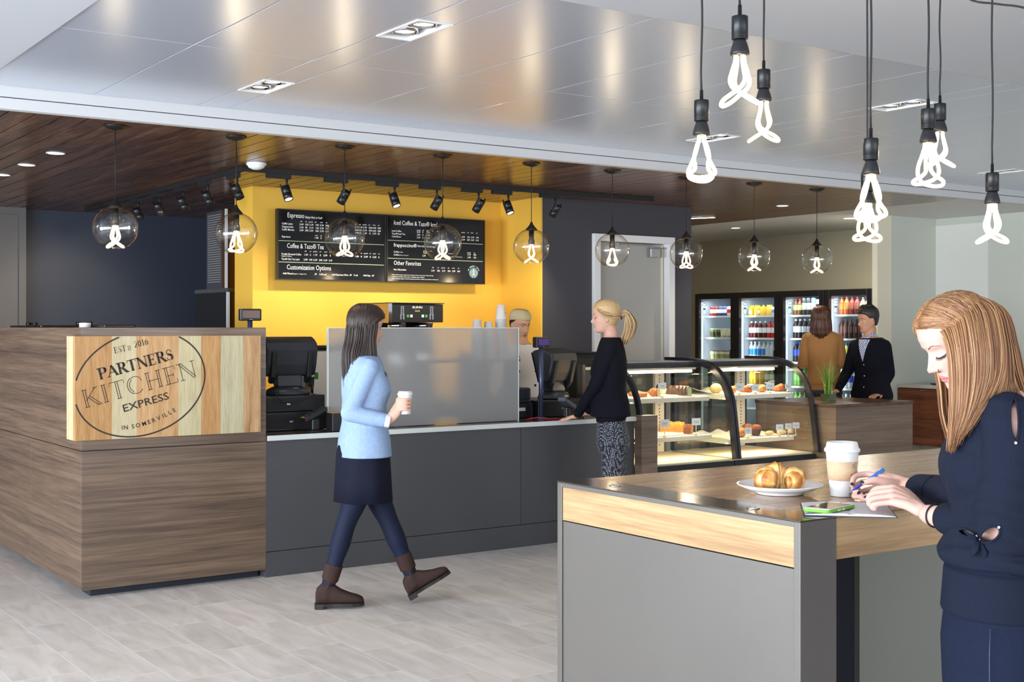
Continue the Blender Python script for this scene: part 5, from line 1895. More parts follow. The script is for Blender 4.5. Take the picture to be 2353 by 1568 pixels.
def big_croissant(name, loc, label):
    """puffed crescent roll seen from its open side: fat ring of rolled dough with pinched creases"""
    vs, fs, bake = [], [], []
    NU, NV = 96, 40
    R0 = .040
    for i in range(NU + 1):
        q_ = i / NU * 2 - 1
        a = q_ * 2.75
        taper = (1 - abs(q_) ** 3 * .42)
        ax_ = V((R0 * math.sin(a) * 1.12, -R0 * math.cos(a) * .72 + .0, 0))
        out = V((math.sin(a), -math.cos(a), 0))
        fold = 4.1 * abs(q_)
        st = fold % 1.0
        pinch = 1 - .24 * math.exp(-((st - .0) / .13) ** 2) - .24 * math.exp(-((st - 1.0) / .13) ** 2)
        rr = .0345 * taper * pinch
        for j in range(NV):
            b = 2 * PI * j / NV
            bb = b + .5 * q_
            ridge = 1 + .035 * math.sin(9 * bb + 6 * st)
            p = ax_ + out * (math.cos(b) * rr * ridge) + V((0, 0, math.sin(b) * rr * 1.05 * ridge + .031))
            p.z += .016 * math.exp(-(q_ / .12) ** 2) * max(0, math.sin(b)) + .004 * math.sin(a * 3)
            p.z = max(p.z, 0)
            vs.append(p)
            top = 1 - (st - .35) ** 2 * 3.0
            bake.append(max(0, min(1, .15 + .55 * top * (.5 + .5 * math.cos(b - .3)) + .25 * math.sin(bb * 4 + fold * 3) * .5)))
    for i in range(NU):
        for j in range(NV):
            fs.append((i * NV + j, i * NV + (j + 1) % NV, (i + 1) * NV + (j + 1) % NV, (i + 1) * NV + j))
    fs.append(tuple(range(NV - 1, -1, -1)))
    fs.append(tuple(NU * NV + j for j in range(NV)))
    mb = MB().add(vs, fs, True)
    o = mb.build(name, M_FLAKY)
    at_ = o.data.attributes.new('bake', 'FLOAT', 'POINT')
    at_.data.foreach_set('value', bake)
    o.location = loc
    tag(o, label, 'croissant')
    return o


bc = big_croissant('croissant', (PL.x, PL.y, PL.z + .0095), 'large golden croissant on the white plate')
bc.rotation_euler = (0, 0, -YAW + PI)

# takeaway cup
CP = V((2.895, 2.495, TZ))
t = thing('takeaway_cup', 'white takeaway coffee cup with lid and brown sleeve on the high table', 'cup', CP)
MB().lathe([(.031, .0003), (.0335, .002), (.0470, .132), (.0475, .134), (.0462, .134)], n=48).build('cup', M_PAPER, t)
slv = MB().lathe([(.0390, .047), (.0398, .0472), (.0452, .1025), (.0444, .1027)], n=48, cap=False)
slv.build('sleeve', mat('kraft_sleeve', rgb(196, 168, 134), .75, noise=.06, nscale=30, bump=.2, bscale=80), t)
MB().lathe([(.0478, .128), (.0505, .129), (.0512, .133), (.0505, .138), (.0480, .140), (.0465, .142), (.0440, .154), (.0425, .157), (.0395, .157), (.0385, .151), (.0340, .150), (.002, .150)], n=48).build('lid', mat('lid_white', rgb(220, 220, 218), .3), t)
mb = MB()
rn = random.Random(5)
ang = math.atan2(-C, -S) + .62
for z, w in ((.0985, .010), (.0945, .016), (.0915, .018), (.0885, .016), (.085, .012), (.066, .018), (.063, .020), (.060, .014), (.057, .016)):
    rad = .0403 + (z - .0472) * .0054 / .0553 + .0004
    a0 = ang + .15
    nw_ = 8
    for k in range(nw_):
        if rn.random() < .2:
            continue
        b0, b1 = a0 - w / rad * k / nw_, a0 - w / rad * (k + .8) / nw_
        mb.add([V((rad * math.cos(b0), rad * math.sin(b0), z)), V((rad * math.cos(b1), rad * math.sin(b1), z)), V((rad * math.cos(b1), rad * math.sin(b1), z + .0012)), V((rad * math.cos(b0), rad * math.sin(b0), z + .0012))], [(0, 1, 2, 3)])
for z in (.006, .0095):
    rad = .0339 + z * .104 + .0006
    mb.add([V((rad * math.cos(ang - .1 + s_), rad * math.sin(ang - .1 + s_), z + dz)) for s_, dz in ((0, 0), (-.22, 0), (-.22, .0015), (0, .0015))], [(0, 1, 2, 3)])
mb.build('fine_print', mat('print_brown', rgb(90, 70, 55), .6), t)

# notebook and phone
A_, C_, B_ = V((2.735, 2.516)), V((2.504, 2.285)), V((2.62, 2.10))
ax1 = (A_ - C_)
ax1.normalize()
ax2 = V((ax1.y, -ax1.x))
NL, NWd = .235, .235
t = thing('notebook', 'open ruled notebook lying on the high table under the phone and hands', 'notebook', (C_.x, C_.y, TZ))
def nb(u, w, z):
    p = C_ + ax1 * u + ax2 * w
    return V((p.x, p.y, z))
def slab(mb, u0, u1, w0, w1, z0, z1):
    p = [nb(u, w, z) for z in (z0, z1) for w in (w0, w1) for u in (u0, u1)]
    mb.add(p, [(0, 2, 3, 1), (4, 5, 7, 6), (0, 1, 5, 4), (2, 6, 7, 3), (0, 4, 6, 2), (1, 3, 7, 5)], False)
mb = MB()
slab(mb, 0, NL, -.0, NWd, TZ + .0003, TZ + .0022)
mb.build('cover', mat('notebook_cover', rgb(40, 42, 60), .5), t, True)
mb = MB()
mid = NWd * .5
for (w0, w1) in ((.003, mid), (mid, NWd - .003)):
    nseg = 8
    vs = []
    for k in range(nseg + 1):
        f = k / nseg
        w = w0 + (w1 - w0) * f
        d = abs(w - mid) / mid
        z = TZ + .0025 + .006 * (1 - d ** 3) * (1 if d > .04 else .45)
        for u in (.003, NL - .003):
            vs.append(nb(u, w, z))
    mb.add(vs, [(2 * k, 2 * k + 1, 2 * k + 3, 2 * k + 2) for k in range(nseg)], True)
    mb.add([nb(.003, w0 + (w1 - w0) * k / nseg, TZ + .0024) for k in range(nseg + 1)] + [vs[2 * k] for k in range(nseg + 1)], [(k, k + 1, nseg + 2 + k, nseg + 1 + k) for k in range(nseg)], False)
    mb.add([nb(NL - .003, w0 + (w1 - w0) * k / nseg, TZ + .0024) for k in range(nseg + 1)] + [vs[2 * k + 1] for k in range(nseg + 1)], [(k, k + 1, nseg + 2 + k, nseg + 1 + k) for k in range(nseg)], False)
mb.build('pages', mat('page_white', rgb(214, 214, 218), .6), t, True)
mb = MB()
for k in range(1, 27):
    u = .003 + (NL - .006) * k / 27
    for w0, w1 in ((.006, mid - .012), (mid + .012, NWd - .006)):
        nseg = 5
        for j in range(nseg):
            wa, wb = w0 + (w1 - w0) * j / nseg, w0 + (w1 - w0) * (j + 1) / nseg
            def zz(w):
                d = abs(w - mid) / mid
                return TZ + .0025 + .006 * (1 - d ** 3) + .0005
            mb.add([nb(u - .0005, wa, zz(wa)), nb(u + .0005, wa, zz(wa)), nb(u + .0005, wb, zz(wb)), nb(u - .0005, wb, zz(wb))], [(0, 1, 2, 3)], False)
mb.build('ruled_lines', mat('rule_grey', rgb(150, 158, 176), .6), t, True)

t = thing('phone', 'smartphone in a lime green case lying on the open notebook', 'phone', (2.60, 2.285, TZ + .0095), math.radians(14))
MB().rbox(-.079, .079, -.040, .040, .0, .0085, .014, seg=5).build('case', mat('lime_case', rgb(110, 186, 50), .35), t)
MB().rbox(-.0765, .0765, -.0375, .0375, .0086, .0100, .012, seg=5).build('face', mat('phone_white', rgb(226, 230, 234), .25), t)
MB().box(-.058, .058, -.034, .034, .01005, .0103).build('screen', mat('black_screen', rgb(24, 24, 26), .04, spec=.8), t)
for a in (-.030, -.006):
    MB().rbox(a, a + .016, -.0415, -.0402, .002, .0065, .001).build('side_button', M_CASEW, t)
MB().rbox(-.0035, .0035, -.0012, .0012, .0, .0004, .001, M=Matrix.Translation((.068, 0, .0101))).build('earpiece', M_BLACKM, t)

# ================================================================ people
from mathutils.bvhtree import BVHTree


def catm(P_, n=6):
    P_ = [V(p) for p in P_]
    out = []
    for i in range(len(P_) - 1):
        a, b, c, d = P_[max(i - 1, 0)], P_[i], P_[i + 1], P_[min(i + 2, len(P_) - 1)]
        for k in range(n):
            f = k / n
            out.append(0.5 * ((2 * b) + (c - a) * f + (2 * a - 5 * b + 4 * c - d) * f ** 2 + (3 * b - a - 3 * c + d) * f ** 3))
    out.append(P_[-1])
    return out


def interp(xs, ys, x):
    if x <= xs[0]:
        return ys[0]
    for i in range(len(xs) - 1):
        if x <= xs[i + 1]:
            f = (x - xs[i]) / (xs[i + 1] - xs[i])
            return ys[i] * (1 - f) + ys[i + 1] * f
    return ys[-1]


def limb(mb, pts, rs, n=16, sub=5, add=0.0, round_ends=True):
    """smooth tapering tube with rounded ends"""
    P_ = catm(pts, sub)
    m = len(P_)
    R_ = []
    for i in range(m):
        q = i / (m - 1) * (len(rs) - 1)
        k = min(int(q), len(rs) - 2)
        f = q - k
        f = f * f * (3 - 2 * f)
        R_.append(rs[k] * (1 - f) + rs[k + 1] * f + add)
    if round_ends:
        d0 = (P_[0] - P_[1]).normalized()
        d1 = (P_[-1] - P_[-2]).normalized()
        r0, r1 = R_[0], R_[-1]
        P_ = [P_[0] + d0 * r0 * .95, P_[0] + d0 * r0 * .7] + P_ + [P_[-1] + d1 * r1 * .7, P_[-1] + d1 * r1 * .95]
        R_ = [r0 * .25, r0 * .7] + R_ + [r1 * .7, r1 * .25]
    mb.tube(P_, R_, n=n)


def eloft(mb, rings, n=28, expo=2.3):
    """rings: (centre, half side vector, half front vector)"""
    out = []
    for c, a, b in rings:
        r = []
        for k in range(n):
            t_ = 2 * PI * k / n
            ct, st = math.cos(t_), math.sin(t_)
            r.append(c + a * (abs(ct) ** (2 / expo) * (1 if ct > 0 else -1)) + b * (abs(st) ** (2 / expo) * (1 if st > 0 else -1)))
        out.append(r)
    mb.rings(out)


def fuse(mb, voxel, smooth=4, factor=.5):
    me = bpy.data.meshes.new('tmp')
    me.from_pydata(mb.v, [], mb.f)
    bm = bmesh.new()
    bm.from_mesh(me)
    bmesh.ops.recalc_face_normals(bm, faces=bm.faces)
    bm.to_mesh(me)
    bm.free()
    o = bpy.data.objects.new('tmp', me)
    COL.objects.link(o)
    r = o.modifiers.new('r', 'REMESH')
    r.mode = 'VOXEL'
    r.voxel_size = voxel
    s_ = o.modifiers.new('s', 'SMOOTH')
    s_.factor = factor
    s_.iterations = smooth
    dg = bpy.context.evaluated_depsgraph_get()
    dg.update()
    out = bpy.data.meshes.new_from_object(o.evaluated_get(dg))
    bpy.data.objects.remove(o)
    bpy.data.meshes.remove(me)
    out.polygons.foreach_set('use_smooth', [True] * len(out.polygons))
    return out


def meshobj(name, me, m, parent):
    me.materials.clear()
    me.materials.append(m)
    me.name = name
    return putmesh(name, me, parent, True)


# ---- head, local: +x forward, +y the person's left, z up, origin mid-head at eye height
HZt = [-.118, -.113, -.104, -.090, -.070, -.050, -.030, -.010, .005, .022, .045, .07, .09, .105, .112, .115]
HXF = [.046, .064, .074, .0765, .080, .081, .083, .083, .082, .088, .090, .082, .065, .041, .022, .006]
HXB = [.010, -.004, -.022, -.042, -.060, -.072, -.082, -.090, -.094, -.098, -.099, -.093, -.079, -.055, -.034, -.010]
HHW = [.016, .028, .040, .049, .056, .061, .0655, .069, .0705, .073, .075, .0725, .062, .045, .028, .008]


def g1(x, m, s):
    return math.exp(-((x - m) / s) ** 2)


def face_disp(y, z, k=1.0, male=False, shut=False):
    ay = abs(y)
    d = 0.0
    if -.052 < z < .016:
        amp = interp([-.052, -.047, -.041, -.033, -.015, .003, .016], [0, .012, .0275, .029, .017, .006, 0], z)
        sg = interp([-.052, -.035, -.015, .016], [.0115, .0105, .0078, .0085], z)
        d += amp * g1(y, 0, sg) * k
    d += .0085 * g1(ay, .0135, .0062) * g1(z, -.041, .0065)
    d -= .0105 * g1(ay, .031, .0165) * g1(z, .003, .0115)
    d += .0030 * g1(ay, .027, .018) * g1(z, .0215, .007) * (1.8 if male else 1)
    dd = (ay - .031) ** 2 / 1.25 + z ** 2
    if dd < .0126 ** 2:
        d += max(0.0, math.sqrt(.0126 ** 2 - dd) - .0045) * .95
    d += .0055 * g1(z, -.0625, .0042) * g1(y, 0, .018)
    d += .0065 * g1(z, -.0755, .0050) * g1(y, 0, .0155)
    d -= .0045 * g1(z, -.0692, .0016) * g1(y, 0, .023)
    d -= .0030 * g1(z, -.0865, .006) * g1(y, 0, .020)
    d += .0045 * g1(z, -.102, .012) * g1(y, 0, .018)
    d += .0040 * g1(ay, .043, .018) * g1(z, -.028, .018)
    return d


def head_mesh(mb, M, male=False, ears=True):
    n = 100
    zs = []
    for k in range(101):
        q = k / 100
        zs.append(-.118 + .233 * q)
    rings = []
    for z in zs:
        xf, xb, hw = interp(HZt, HXF, z), interp(HZt, HXB, z), interp(HZt, HHW, z)
        if male:
            hw *= 1.03 + .05 * g1(z, -.085, .03)
        cx_ = (xf * .45 + xb * .55)
        r = []
        for k in range(n):
            a = 2 * PI * k / n
            ca_, sa_ = math.cos(a), math.sin(a)
            if ca_ > 0:
                x_ = cx_ + (xf - cx_) * ca_ ** .92
            else:
                x_ = cx_ - (cx_ - xb) * (-ca_) ** .98
            y_ = hw * (abs(sa_) ** .94) * (1 if sa_ > 0 else -1)
            if ca_ > .15:
                x_ += face_disp(y_, z, 1.12 if male else 1.0, male) * min(1, (ca_ - .15) / .3)
            r.append(V((x_, y_, z)))
        rings.append(r)
    mb.rings(rings, M=M)
    if ears:
        for s_ in (-1, 1):
            E_ = M @ Matrix.Translation((-.012, s_ * .0735, -.012)) @ Matrix.Rotation(s_ * .35, 4, 'Z') @ Matrix.Rotation(-.15, 4, 'Y')
            mb.ball((0, 0, 0), (.017, .0045, .030), 14, 8, M=E_)
            pts = [(.016 * math.cos(a) * (1 - .25 * math.sin(a) * -1 if False else 1), .004 * s_, .029 * math.sin(a)) for a in [2 * PI * k / 18 for k in range(-4, 10)]]
            mb.tube([(-p[0], p[1], p[2]) for p in pts], .0042, n=8, M=E_)


def head_matrix(c, fwd, s_=1.0, roll=0.0):
    x_ = V(fwd).normalized()
    z_ = UP - x_ * UP.dot(x_)
    z_.normalize()
    y_ = z_.cross(x_)
    R_ = Matrix((x_, y_, z_)).transposed().to_4x4()
    return Matrix.Translation(c) @ R_ @ Matrix.Rotation(roll, 4, 'X') @ Matrix.Scale(s_, 4)


class Surf:
    """projects face details onto the finished skin"""

    def __init__(self, me, M):
        self.t = BVHTree.FromPolygons([v.co.copy() for v in me.vertices], [tuple(p.vertices) for p in me.polygons])
        self.M = M

    def at(self, y, z, off=.0006):
        o = self.M @ V((.3, y, z))
        d = (self.M.to_3x3() @ V((-1, 0, 0))).normalized()
        h = self.t.ray_cast(o, d)
        if h[0] is None:
            return None
        n = h[1]
        if n.dot(d) > 0:
            n = -n
        return h[0] + n * off

    def patch(self, mb, fn, nu, nv, off=.0006):
        """fn(u, v) -> (y, z)"""
        vs = []
        for j in range(nv + 1):
            for i in range(nu + 1):
                p = self.at(*fn(i / nu, j / nv), off=off)
                if p is None:
                    return
                vs.append(p)
        mb.add(vs, [(j * (nu + 1) + i, j * (nu + 1) + i + 1, (j + 1) * (nu + 1) + i + 1, (j + 1) * (nu + 1) + i) for j in range(nv) for i in range(nu)], True)


def face_features(me, M, parent, brow, lip, iris, eyes='open', liner=False, stubble=None, browt=1.0):
    S_ = Surf(me, M)
    mb = MB()
    for s_ in (-1, 1):
        def fb(u, v):
            y = .013 + .034 * u
            th = (.0046 - .0030 * u) * browt
            z = .0185 + .0075 * math.sin(min(1, u / .62) * PI / 2) - .006 * max(0, u - .62) / .38 + (v - .5) * th
            return s_ * y, z
        S_.patch(mb, fb, 12, 2, .0008)
    mb.build('eyebrows' if False else 'eyebrow', brow, parent, True)
    mb = MB()
    S_.patch(mb, lambda u, v: ((u - .5) * .046, -.0695 + (.0105 * (1 - abs(2 * u - 1) ** 1.8) * (1 - .25 * g1(u, .5, .05))) * v), 16, 4, .0007)
    S_.patch(mb, lambda u, v: ((u - .5) * .043, -.0700 - (.0120 * (1 - abs(2 * u - 1) ** 2.2)) * v), 16, 4, .0007)
    mb.build('lips', lip, parent, True)
    dark = mat('mouth_line', rgb(96, 44, 40), .6)
    mb = MB()
    S_.patch(mb, lambda u, v: ((u - .5) * .046, -.0697 + (v - .5) * .0013), 14, 1, .0011)
    mb.build('mouth_line', dark, parent, True)
    black = mat('lash_black', rgb(20, 16, 16), .5)
    if eyes == 'open':
        mb = MB()
        for s_ in (-1, 1):
            S_.patch(mb, lambda u, v: (s_ * (.031 + (u - .5) * .026), -.0004 + (v - .5) * .0098 * (1 - abs(2 * u - 1) ** 2.2)), 12, 4, .0009)
        mb.build('eye', mat('eye_white', rgb(226, 220, 214), .2), parent, True)
        mb = MB()
        for s_ in (-1, 1):
            S_.patch(mb, lambda u, v: (s_ * .031 + .0046 * math.cos(2 * PI * u) * v, -.0002 + .0046 * math.sin(2 * PI * u) * v * .95), 14, 2, .0013)
        mb.build('iris', iris, parent, True)
        mb = MB()
        for s_ in (-1, 1):
            S_.patch(mb, lambda u, v: (s_ * (.031 + (u - .5) * .028), .0000 + .0050 * (1 - abs(2 * u - 1) ** 2.2) + (v - .3) * .0019), 12, 1, .0012)
        mb.build('eyelash', black, parent, True)
    else:
        mb = MB()
        for s_ in (-1, 1):
            # lashes of the lowered lid, with a flick at the outer corner
            def fl(u, v):
                y = .0175 + .034 * u
                z = -.0085 - .0030 * math.sin(min(u / .8, 1) * PI) + .012 * max(0, u - .72) / .28
                th = .0030 + .0030 * g1(u, .68, .25) - .0052 * max(0, u - .72) / .28
                return s_ * y, z + (v - .5) * max(th, .0006)
            S_.patch(mb, fl, 16, 2, .0009)
        if liner:
            Mi = M
            for s_ in (-1, 1):
                for k in range(13):
                    u = k / 12
                    y = .019 + .026 * u
                    p = S_.at(s_ * y, -.0095 - .003 * math.sin(u * PI), .0006)
                    if p is None:
                        continue
                    d = (M.to_3x3() @ V((.75, s_ * (u - .35) * .9, -.75))).normalized()
                    mb.tube([p, p + d * .0045, p + d * .008 + (M.to_3x3() @ V((0, 0, .002)))], [.0006, .0004, .0002], n=4)
        mb.build('eyelash', black, parent, True)
    return S_


def hair_shell(mb, M, front, thick, male=False, wav=.0, seed=0, low=-.05, topadd=0.0, part=None):
    """skull cap: stands off the scalp where hair grows, sinks into the head elsewhere"""
    n, m_ = 110, 70
    rings = []
    rn = random.Random(seed)
    phs = [rn.random() * 6 for _ in range(4)]
    for k in range(m_ + 1):
        z = -.112 + .229 * k / m_
        z = min(z, .1149)
        xf, xb, hw = interp(HZt, HXF, z), interp(HZt, HXB, z), interp(HZt, HHW, z)
        cx_ = xf * .45 + xb * .55
        r = []
        for q in range(n):
            a = 2 * PI * q / n
            ca_, sa_ = math.cos(a), math.sin(a)
            x_ = cx_ + (xf - cx_) * ca_ if ca_ > 0 else cx_ + (cx_ - xb) * ca_
            y_ = hw * sa_
            # hair line: front(|angle|) gives the lowest z with hair
            aa = abs(math.atan2(sa_, ca_))
            zl = front(aa)
            w = max(0.0, min(1.0, (z - zl) / .016 + .5))
            w = w * w * (3 - 2 * w)
            t_ = thick * w - .012 * (1 - w)
            t_ += (wav * (math.sin(aa * 23 + phs[0]) + .6 * math.sin(aa * 41 + z * 60 + phs[1])) + topadd * g1(z, .11, .05)) * w
            sc = 1 + t_ / max(.03, math.hypot(x_ - cx_, y_)) if math.hypot(x_ - cx_, y_) > .005 else 1
            zz = z + t_ * max(0, (z - .03) / .085) ** 1.2
            r.append(V((cx_ + (x_ - cx_) * sc, y_ * sc, zz)))
        rings.append(r)
    mb.rings(rings, M=M)


def hair_strands(mb, guides, n, r, seed=1, jit=.004, lo=0.0, hi=1.0, taper=True, sub=4, ends=.06):
    """fine tubes running between neighbouring guide curves"""
    rn = random.Random(seed)
    G = [catm(g, sub) for g in guides]
    m_ = min(len(g) for g in G)
    for k in range(n):
        t_ = (lo + (hi - lo) * rn.random()) * (len(G) - 1)
        i = min(int(t_), len(G) - 2)
        f = t_ - i
        f = f * f * (3 - 2 * f) * .5 + f * .5
        j = V((rn.gauss(0, jit), rn.gauss(0, jit), rn.gauss(0, jit)))
        j2 = V((rn.gauss(0, jit), rn.gauss(0, jit), rn.gauss(0, jit)))
        last = m_ - int(rn.random() * m_ * ends)
        pts, rs = [], []
        rr = r * rn.uniform(.6, 1.3)
        ph, am = rn.random() * 6, rn.uniform(0, jit * .5)
        for q in range(last):
            s_ = q / (m_ - 1)
            p = G[i][q].lerp(G[i + 1][q], f) + j * min(1, s_ * 3 + .25) * .8 + j2 * s_ * .8
            p = p + V((math.sin(s_ * 7 + ph), math.cos(s_ * 6 + ph), 0)) * am * s_
            pts.append(p)
            rs.append(rr * (1 - .75 * max(0, (q / max(1, last - 1)) - .7) / .3 if taper else 1))
        if len(pts) > 2:
            mb.tube(pts, rs, n=4)


def hair_sheet(mb, guides, inset, sub=4, n=None):
    G = [catm(g, sub) for g in guides]
    m_ = min(len(g) for g in G)
    G2 = []
    for i in range(len(G) - 1):
        for k in range(5):
            f = k / 5
            G2.append([G[i][q].lerp(G[i + 1][q], f) for q in range(m_)])
    G2.append(G[-1])
    vs = []
    for g in G2:
        for q in range(m_):
            vs.append(g[q] + inset)
    N = len(G2)
    fs = [(i * m_ + q, i * m_ + q + 1, (i + 1) * m_ + q + 1, (i + 1) * m_ + q) for i in range(N - 1) for q in range(m_ - 1)]
    vs2 = [v + inset.normalized() * .008 if inset.length else v for v in vs]
    o = len(vs)
    fs += [tuple(reversed([x + o for x in f])) for f in fs[:]]
    mb.add(vs + vs2, fs, True)


def scalp_strands(mb, shell_mb, M, n, r, seed, py=.010, x0=.088, x1=-.075, zend=-.03, both=True, swirl=-.35):
    """strands lying on the cap, combed from the parting to both sides"""
    B_ = BVHTree.FromPolygons([V(p) for p in shell_mb.v], shell_mb.f)
    rn = random.Random(seed)
    Mi = M.to_3x3()
    O_ = V((-.005, 0, .012))
    for k in range(n):
        sg = 1 if (k % 2 and both) else -1
        fan = k % 4 == 3
        x_ = x0 + (x1 - x0) * rn.random()
        d0 = (V((x_, py + sg * .002, .118 - 3.2 * max(0, x_ - .02) ** 2 * 3)) - O_).normalized()
        xe = x_ * .9 + swirl * .12 - .012 * rn.random()
        zz = zend + rn.uniform(-.02, .02) + (.065 if x_ > .045 else 0) * (x_ - .045) / .04
        d1 = (V((xe, sg * .095, zz)) - O_).normalized()
        if fan:
            u_ = rn.uniform(-1, 1)
            d0 = (V((rn.uniform(-.06, -.01), py + .012 * u_, .115)) - O_).normalized()
            d1 = (V((-.105, .085 * u_, zend + rn.uniform(-.02, .02))) - O_).normalized()
            sg = 0
        pts = []
        for q in range(9):
            f = q / 8
            f = f * (.7 + .3 * f)
            d = (d0 * (1 - f) + d1 * f + V((0, sg * .25 * math.sin(f * PI), .10 * math.sin(f * PI)))).normalized()
            o = M @ (O_ + d * .3)
            h = B_.ray_cast(o, (Mi @ -d).normalized())
            if h[0] is None:
                break
            pts.append(h[0] + (Mi @ d).normalized() * r * rn.uniform(.2, 1.0))
        if len(pts) > 3:
            mb.tube(pts, [r * .8] + [r] * (len(pts) - 2) + [r * .4], n=4)


def hair_mat(name, cols, rough=.42):
    m = bpy.data.materials.new(name)
    m.use_nodes = True
    t = NT(m)
    gi = t.add('ShaderNodeNewGeometry')
    cr = t.add('ShaderNodeValToRGB')
    e = cr.color_ramp.elements
    e[0].position, e[0].color = 0, cols[0]
    e[1].position, e[1].color = 1, cols[-1]
    for k, c in enumerate(cols[1:-1]):
        x_ = e.new((k + 1) / (len(cols) - 1))
        x_.color = c
    t.link(gi.outputs['Random Per Island'], cr.inputs[0])
    t.link(cr.outputs[0], t.bsdf.inputs['Base Color'])
    t.bsdf.inputs['Roughness'].default_value = rough
    t.bsdf.inputs['Specular IOR Level'].default_value = .45
    return m


def fabric(name, col, rough=.85, bscale=500, bump=.25, fold=.0, sheen=.2):
    m = mat(name, col, rough, spec=.2, bump=bump, bscale=bscale, sheen=sheen)
    return m


TS_T = [0, .07, .17, .30, .42, .55, .68, .78, .87, .93, .97, 1.0]
TS_W = [.105, .158, .172, .150, .128, .134, .148, .156, .152, .112, .070, .052]
TS_D = [.090, .106, .112, .096, .085, .092, .102, .100, .084, .070, .058, .052]


def torso(mb, J, add=0.0, t0=0.0, t1=1.0, wk=1.0, dk=1.0, bust=0.0, n=26, gut=0.0):
    """trunk from crotch to neck base through J['crotch'], J['waist'], J['chest'], J['neck']"""
    sp = catm([J['crotch'], J['hipc'], J['waist'], J['chest'], J['neck']], 8)
    m_ = len(sp) - 1
    rings = []
    for k in range(n + 1):
        t_ = t0 + (t1 - t0) * k / n
        q = t_ * m_
        i = min(int(q), m_ - 1)
        c = sp[i].lerp(sp[i + 1], q - i)
        hs = (J['hipL'] - J['hipR']).normalized()
        ss = (J['shL'] - J['shR']).normalized()
        sd = hs.lerp(ss, min(1, t_ * 1.2)).normalized()
        ax = (sp[min(i + 2, m_)] - sp[max(i - 1, 0)]).normalized()
        fw = sd.cross(ax).normalized()     # left x up = forward
        W = interp(TS_T, TS_W, t_) * wk + add
        D = interp(TS_T, TS_D, t_) * dk + add
        cc_ = c + fw * (bust * g1(t_, .70, .10) * .5 + gut * g1(t_, .4, .2) * .5)
        D += bust * g1(t_, .70, .10) * .5 + gut * g1(t_, .4, .2) * .5
        rings.append((cc_, sd * W, fw * D))
    eloft(mb, rings)


def mitt(mb, w, f, nrm, thumb_side, L=.175, curl=.35, spread=.15, s_=1.0, thumb_out=.6):
    """generic relaxed hand: wrist point w, pointing direction f, palm normal nrm (towards the palm), thumb_side +/-1 along side"""
    f = V(f).normalized()
    nrm = V(nrm)
    nrm = (nrm - f * nrm.dot(f)).normalized()
    sd = nrm.cross(f) * thumb_side
    pl = L * .52
    eloft(mb, [(w - f * .01, sd * .024 * s_, nrm * .017 * s_), (w + f * pl * .3, sd * .033 * s_, nrm * .016 * s_), (w + f * pl * .8, sd * .040 * s_, nrm * .014 * s_), (w + f * pl, sd * .037 * s_, nrm * .010 * s_)], 18, 2.4)
    for k, (o_, ln) in enumerate(((.029, .42), (.010, .47), (-.010, .44), (-.028, .34))):
        b = w + f * pl * (.93 - .03 * k) + sd * o_ * s_
        d = (f + sd * (o_ * spread / .03)).normalized()
        pts = [b]
        a = 0
        p = b
        for j, seg in enumerate((.5, .28, .22)):
            a += curl * (1.0 if j else .7)
            dd = (d * math.cos(a) + nrm * math.sin(a)).normalized()
            p = p + dd * ln * L * seg
            pts.append(p)
        limb(mb, pts, [.0088 * s_, .0085 * s_, .0078 * s_, .0066 * s_], n=10, sub=3)
    b = w + f * pl * .25 + sd * .024 * s_
    d = (f * (1 - thumb_out * .5) + sd * thumb_out + nrm * .25).normalized()
    p1 = b + d * L * .22
    p2 = p1 + (d * .7 + f * .6).normalized() * L * .19
    p3 = p2 + (d * .4 + f * .9).normalized() * L * .13
    limb(mb, [b - d * .01, p1, p2, p3], [.013 * s_, .0115 * s_, .0095 * s_, .0075 * s_], n=10, sub=3)


SKIN_L = mat('skin_fair', rgb(206, 160, 140), .5, spec=.35, noise=.03, nscale=30, sss=.08)
SKIN_P = mat('skin_pale', rgb(206, 164, 150), .5, spec=.35, noise=.02, nscale=30, sss=.08)
SKIN_T = mat('skin_tan', rgb(196, 146, 116), .5, spec=.35, noise=.03, nscale=30, sss=.08)
SKIN_M = mat('skin_olive', rgb(214, 164, 132), .5, spec=.35, noise=.03, nscale=30, sss=.08)
LIP_P = mat('lip_rose', rgb(196, 120, 118), .4)
LIP_N = mat('lip_natural', rgb(176, 112, 98), .45)
IRIS = mat('iris_dark', rgb(50, 36, 28), .15)
BR_D = mat('brow_dark', rgb(40, 28, 22), .8)
BR_R = mat('brow_auburn', rgb(120, 66, 50), .8)
BR_B = mat('brow_blond', rgb(150, 116, 84), .8)


def leg(mb, hip, knee, ank, add=0.0, k=1.0, n=18):
    up_, lo_ = (hip, knee), (knee, ank)
    a = hip.lerp(knee, .5)
    b = knee.lerp(ank, .28)
    back = V((0, 0, 0))
    limb(mb, [hip, a, knee, b, knee.lerp(ank, .62), ank], [.080 * k, .070 * k, .052 * k, .053 * k, .041 * k, .034 * k], n=n, add=add)


def foot(mb, ank, toe, add=0.0, k=1.0, heel_down=.07):
    """shoe or foot volume from heel to toe"""
    d = (toe - ank)
    h = V((d.x, d.y, 0))
    L = h.length
    f = d.normalized()
    sd = UP.cross(f)
    if sd.length < .1:
        sd = h.cross(UP)
    sd.normalize()
    up_ = f.cross(sd) * -1
    up_ = sd.cross(f) if sd.cross(f).z > 0 else -sd.cross(f)
    return f, sd, up_


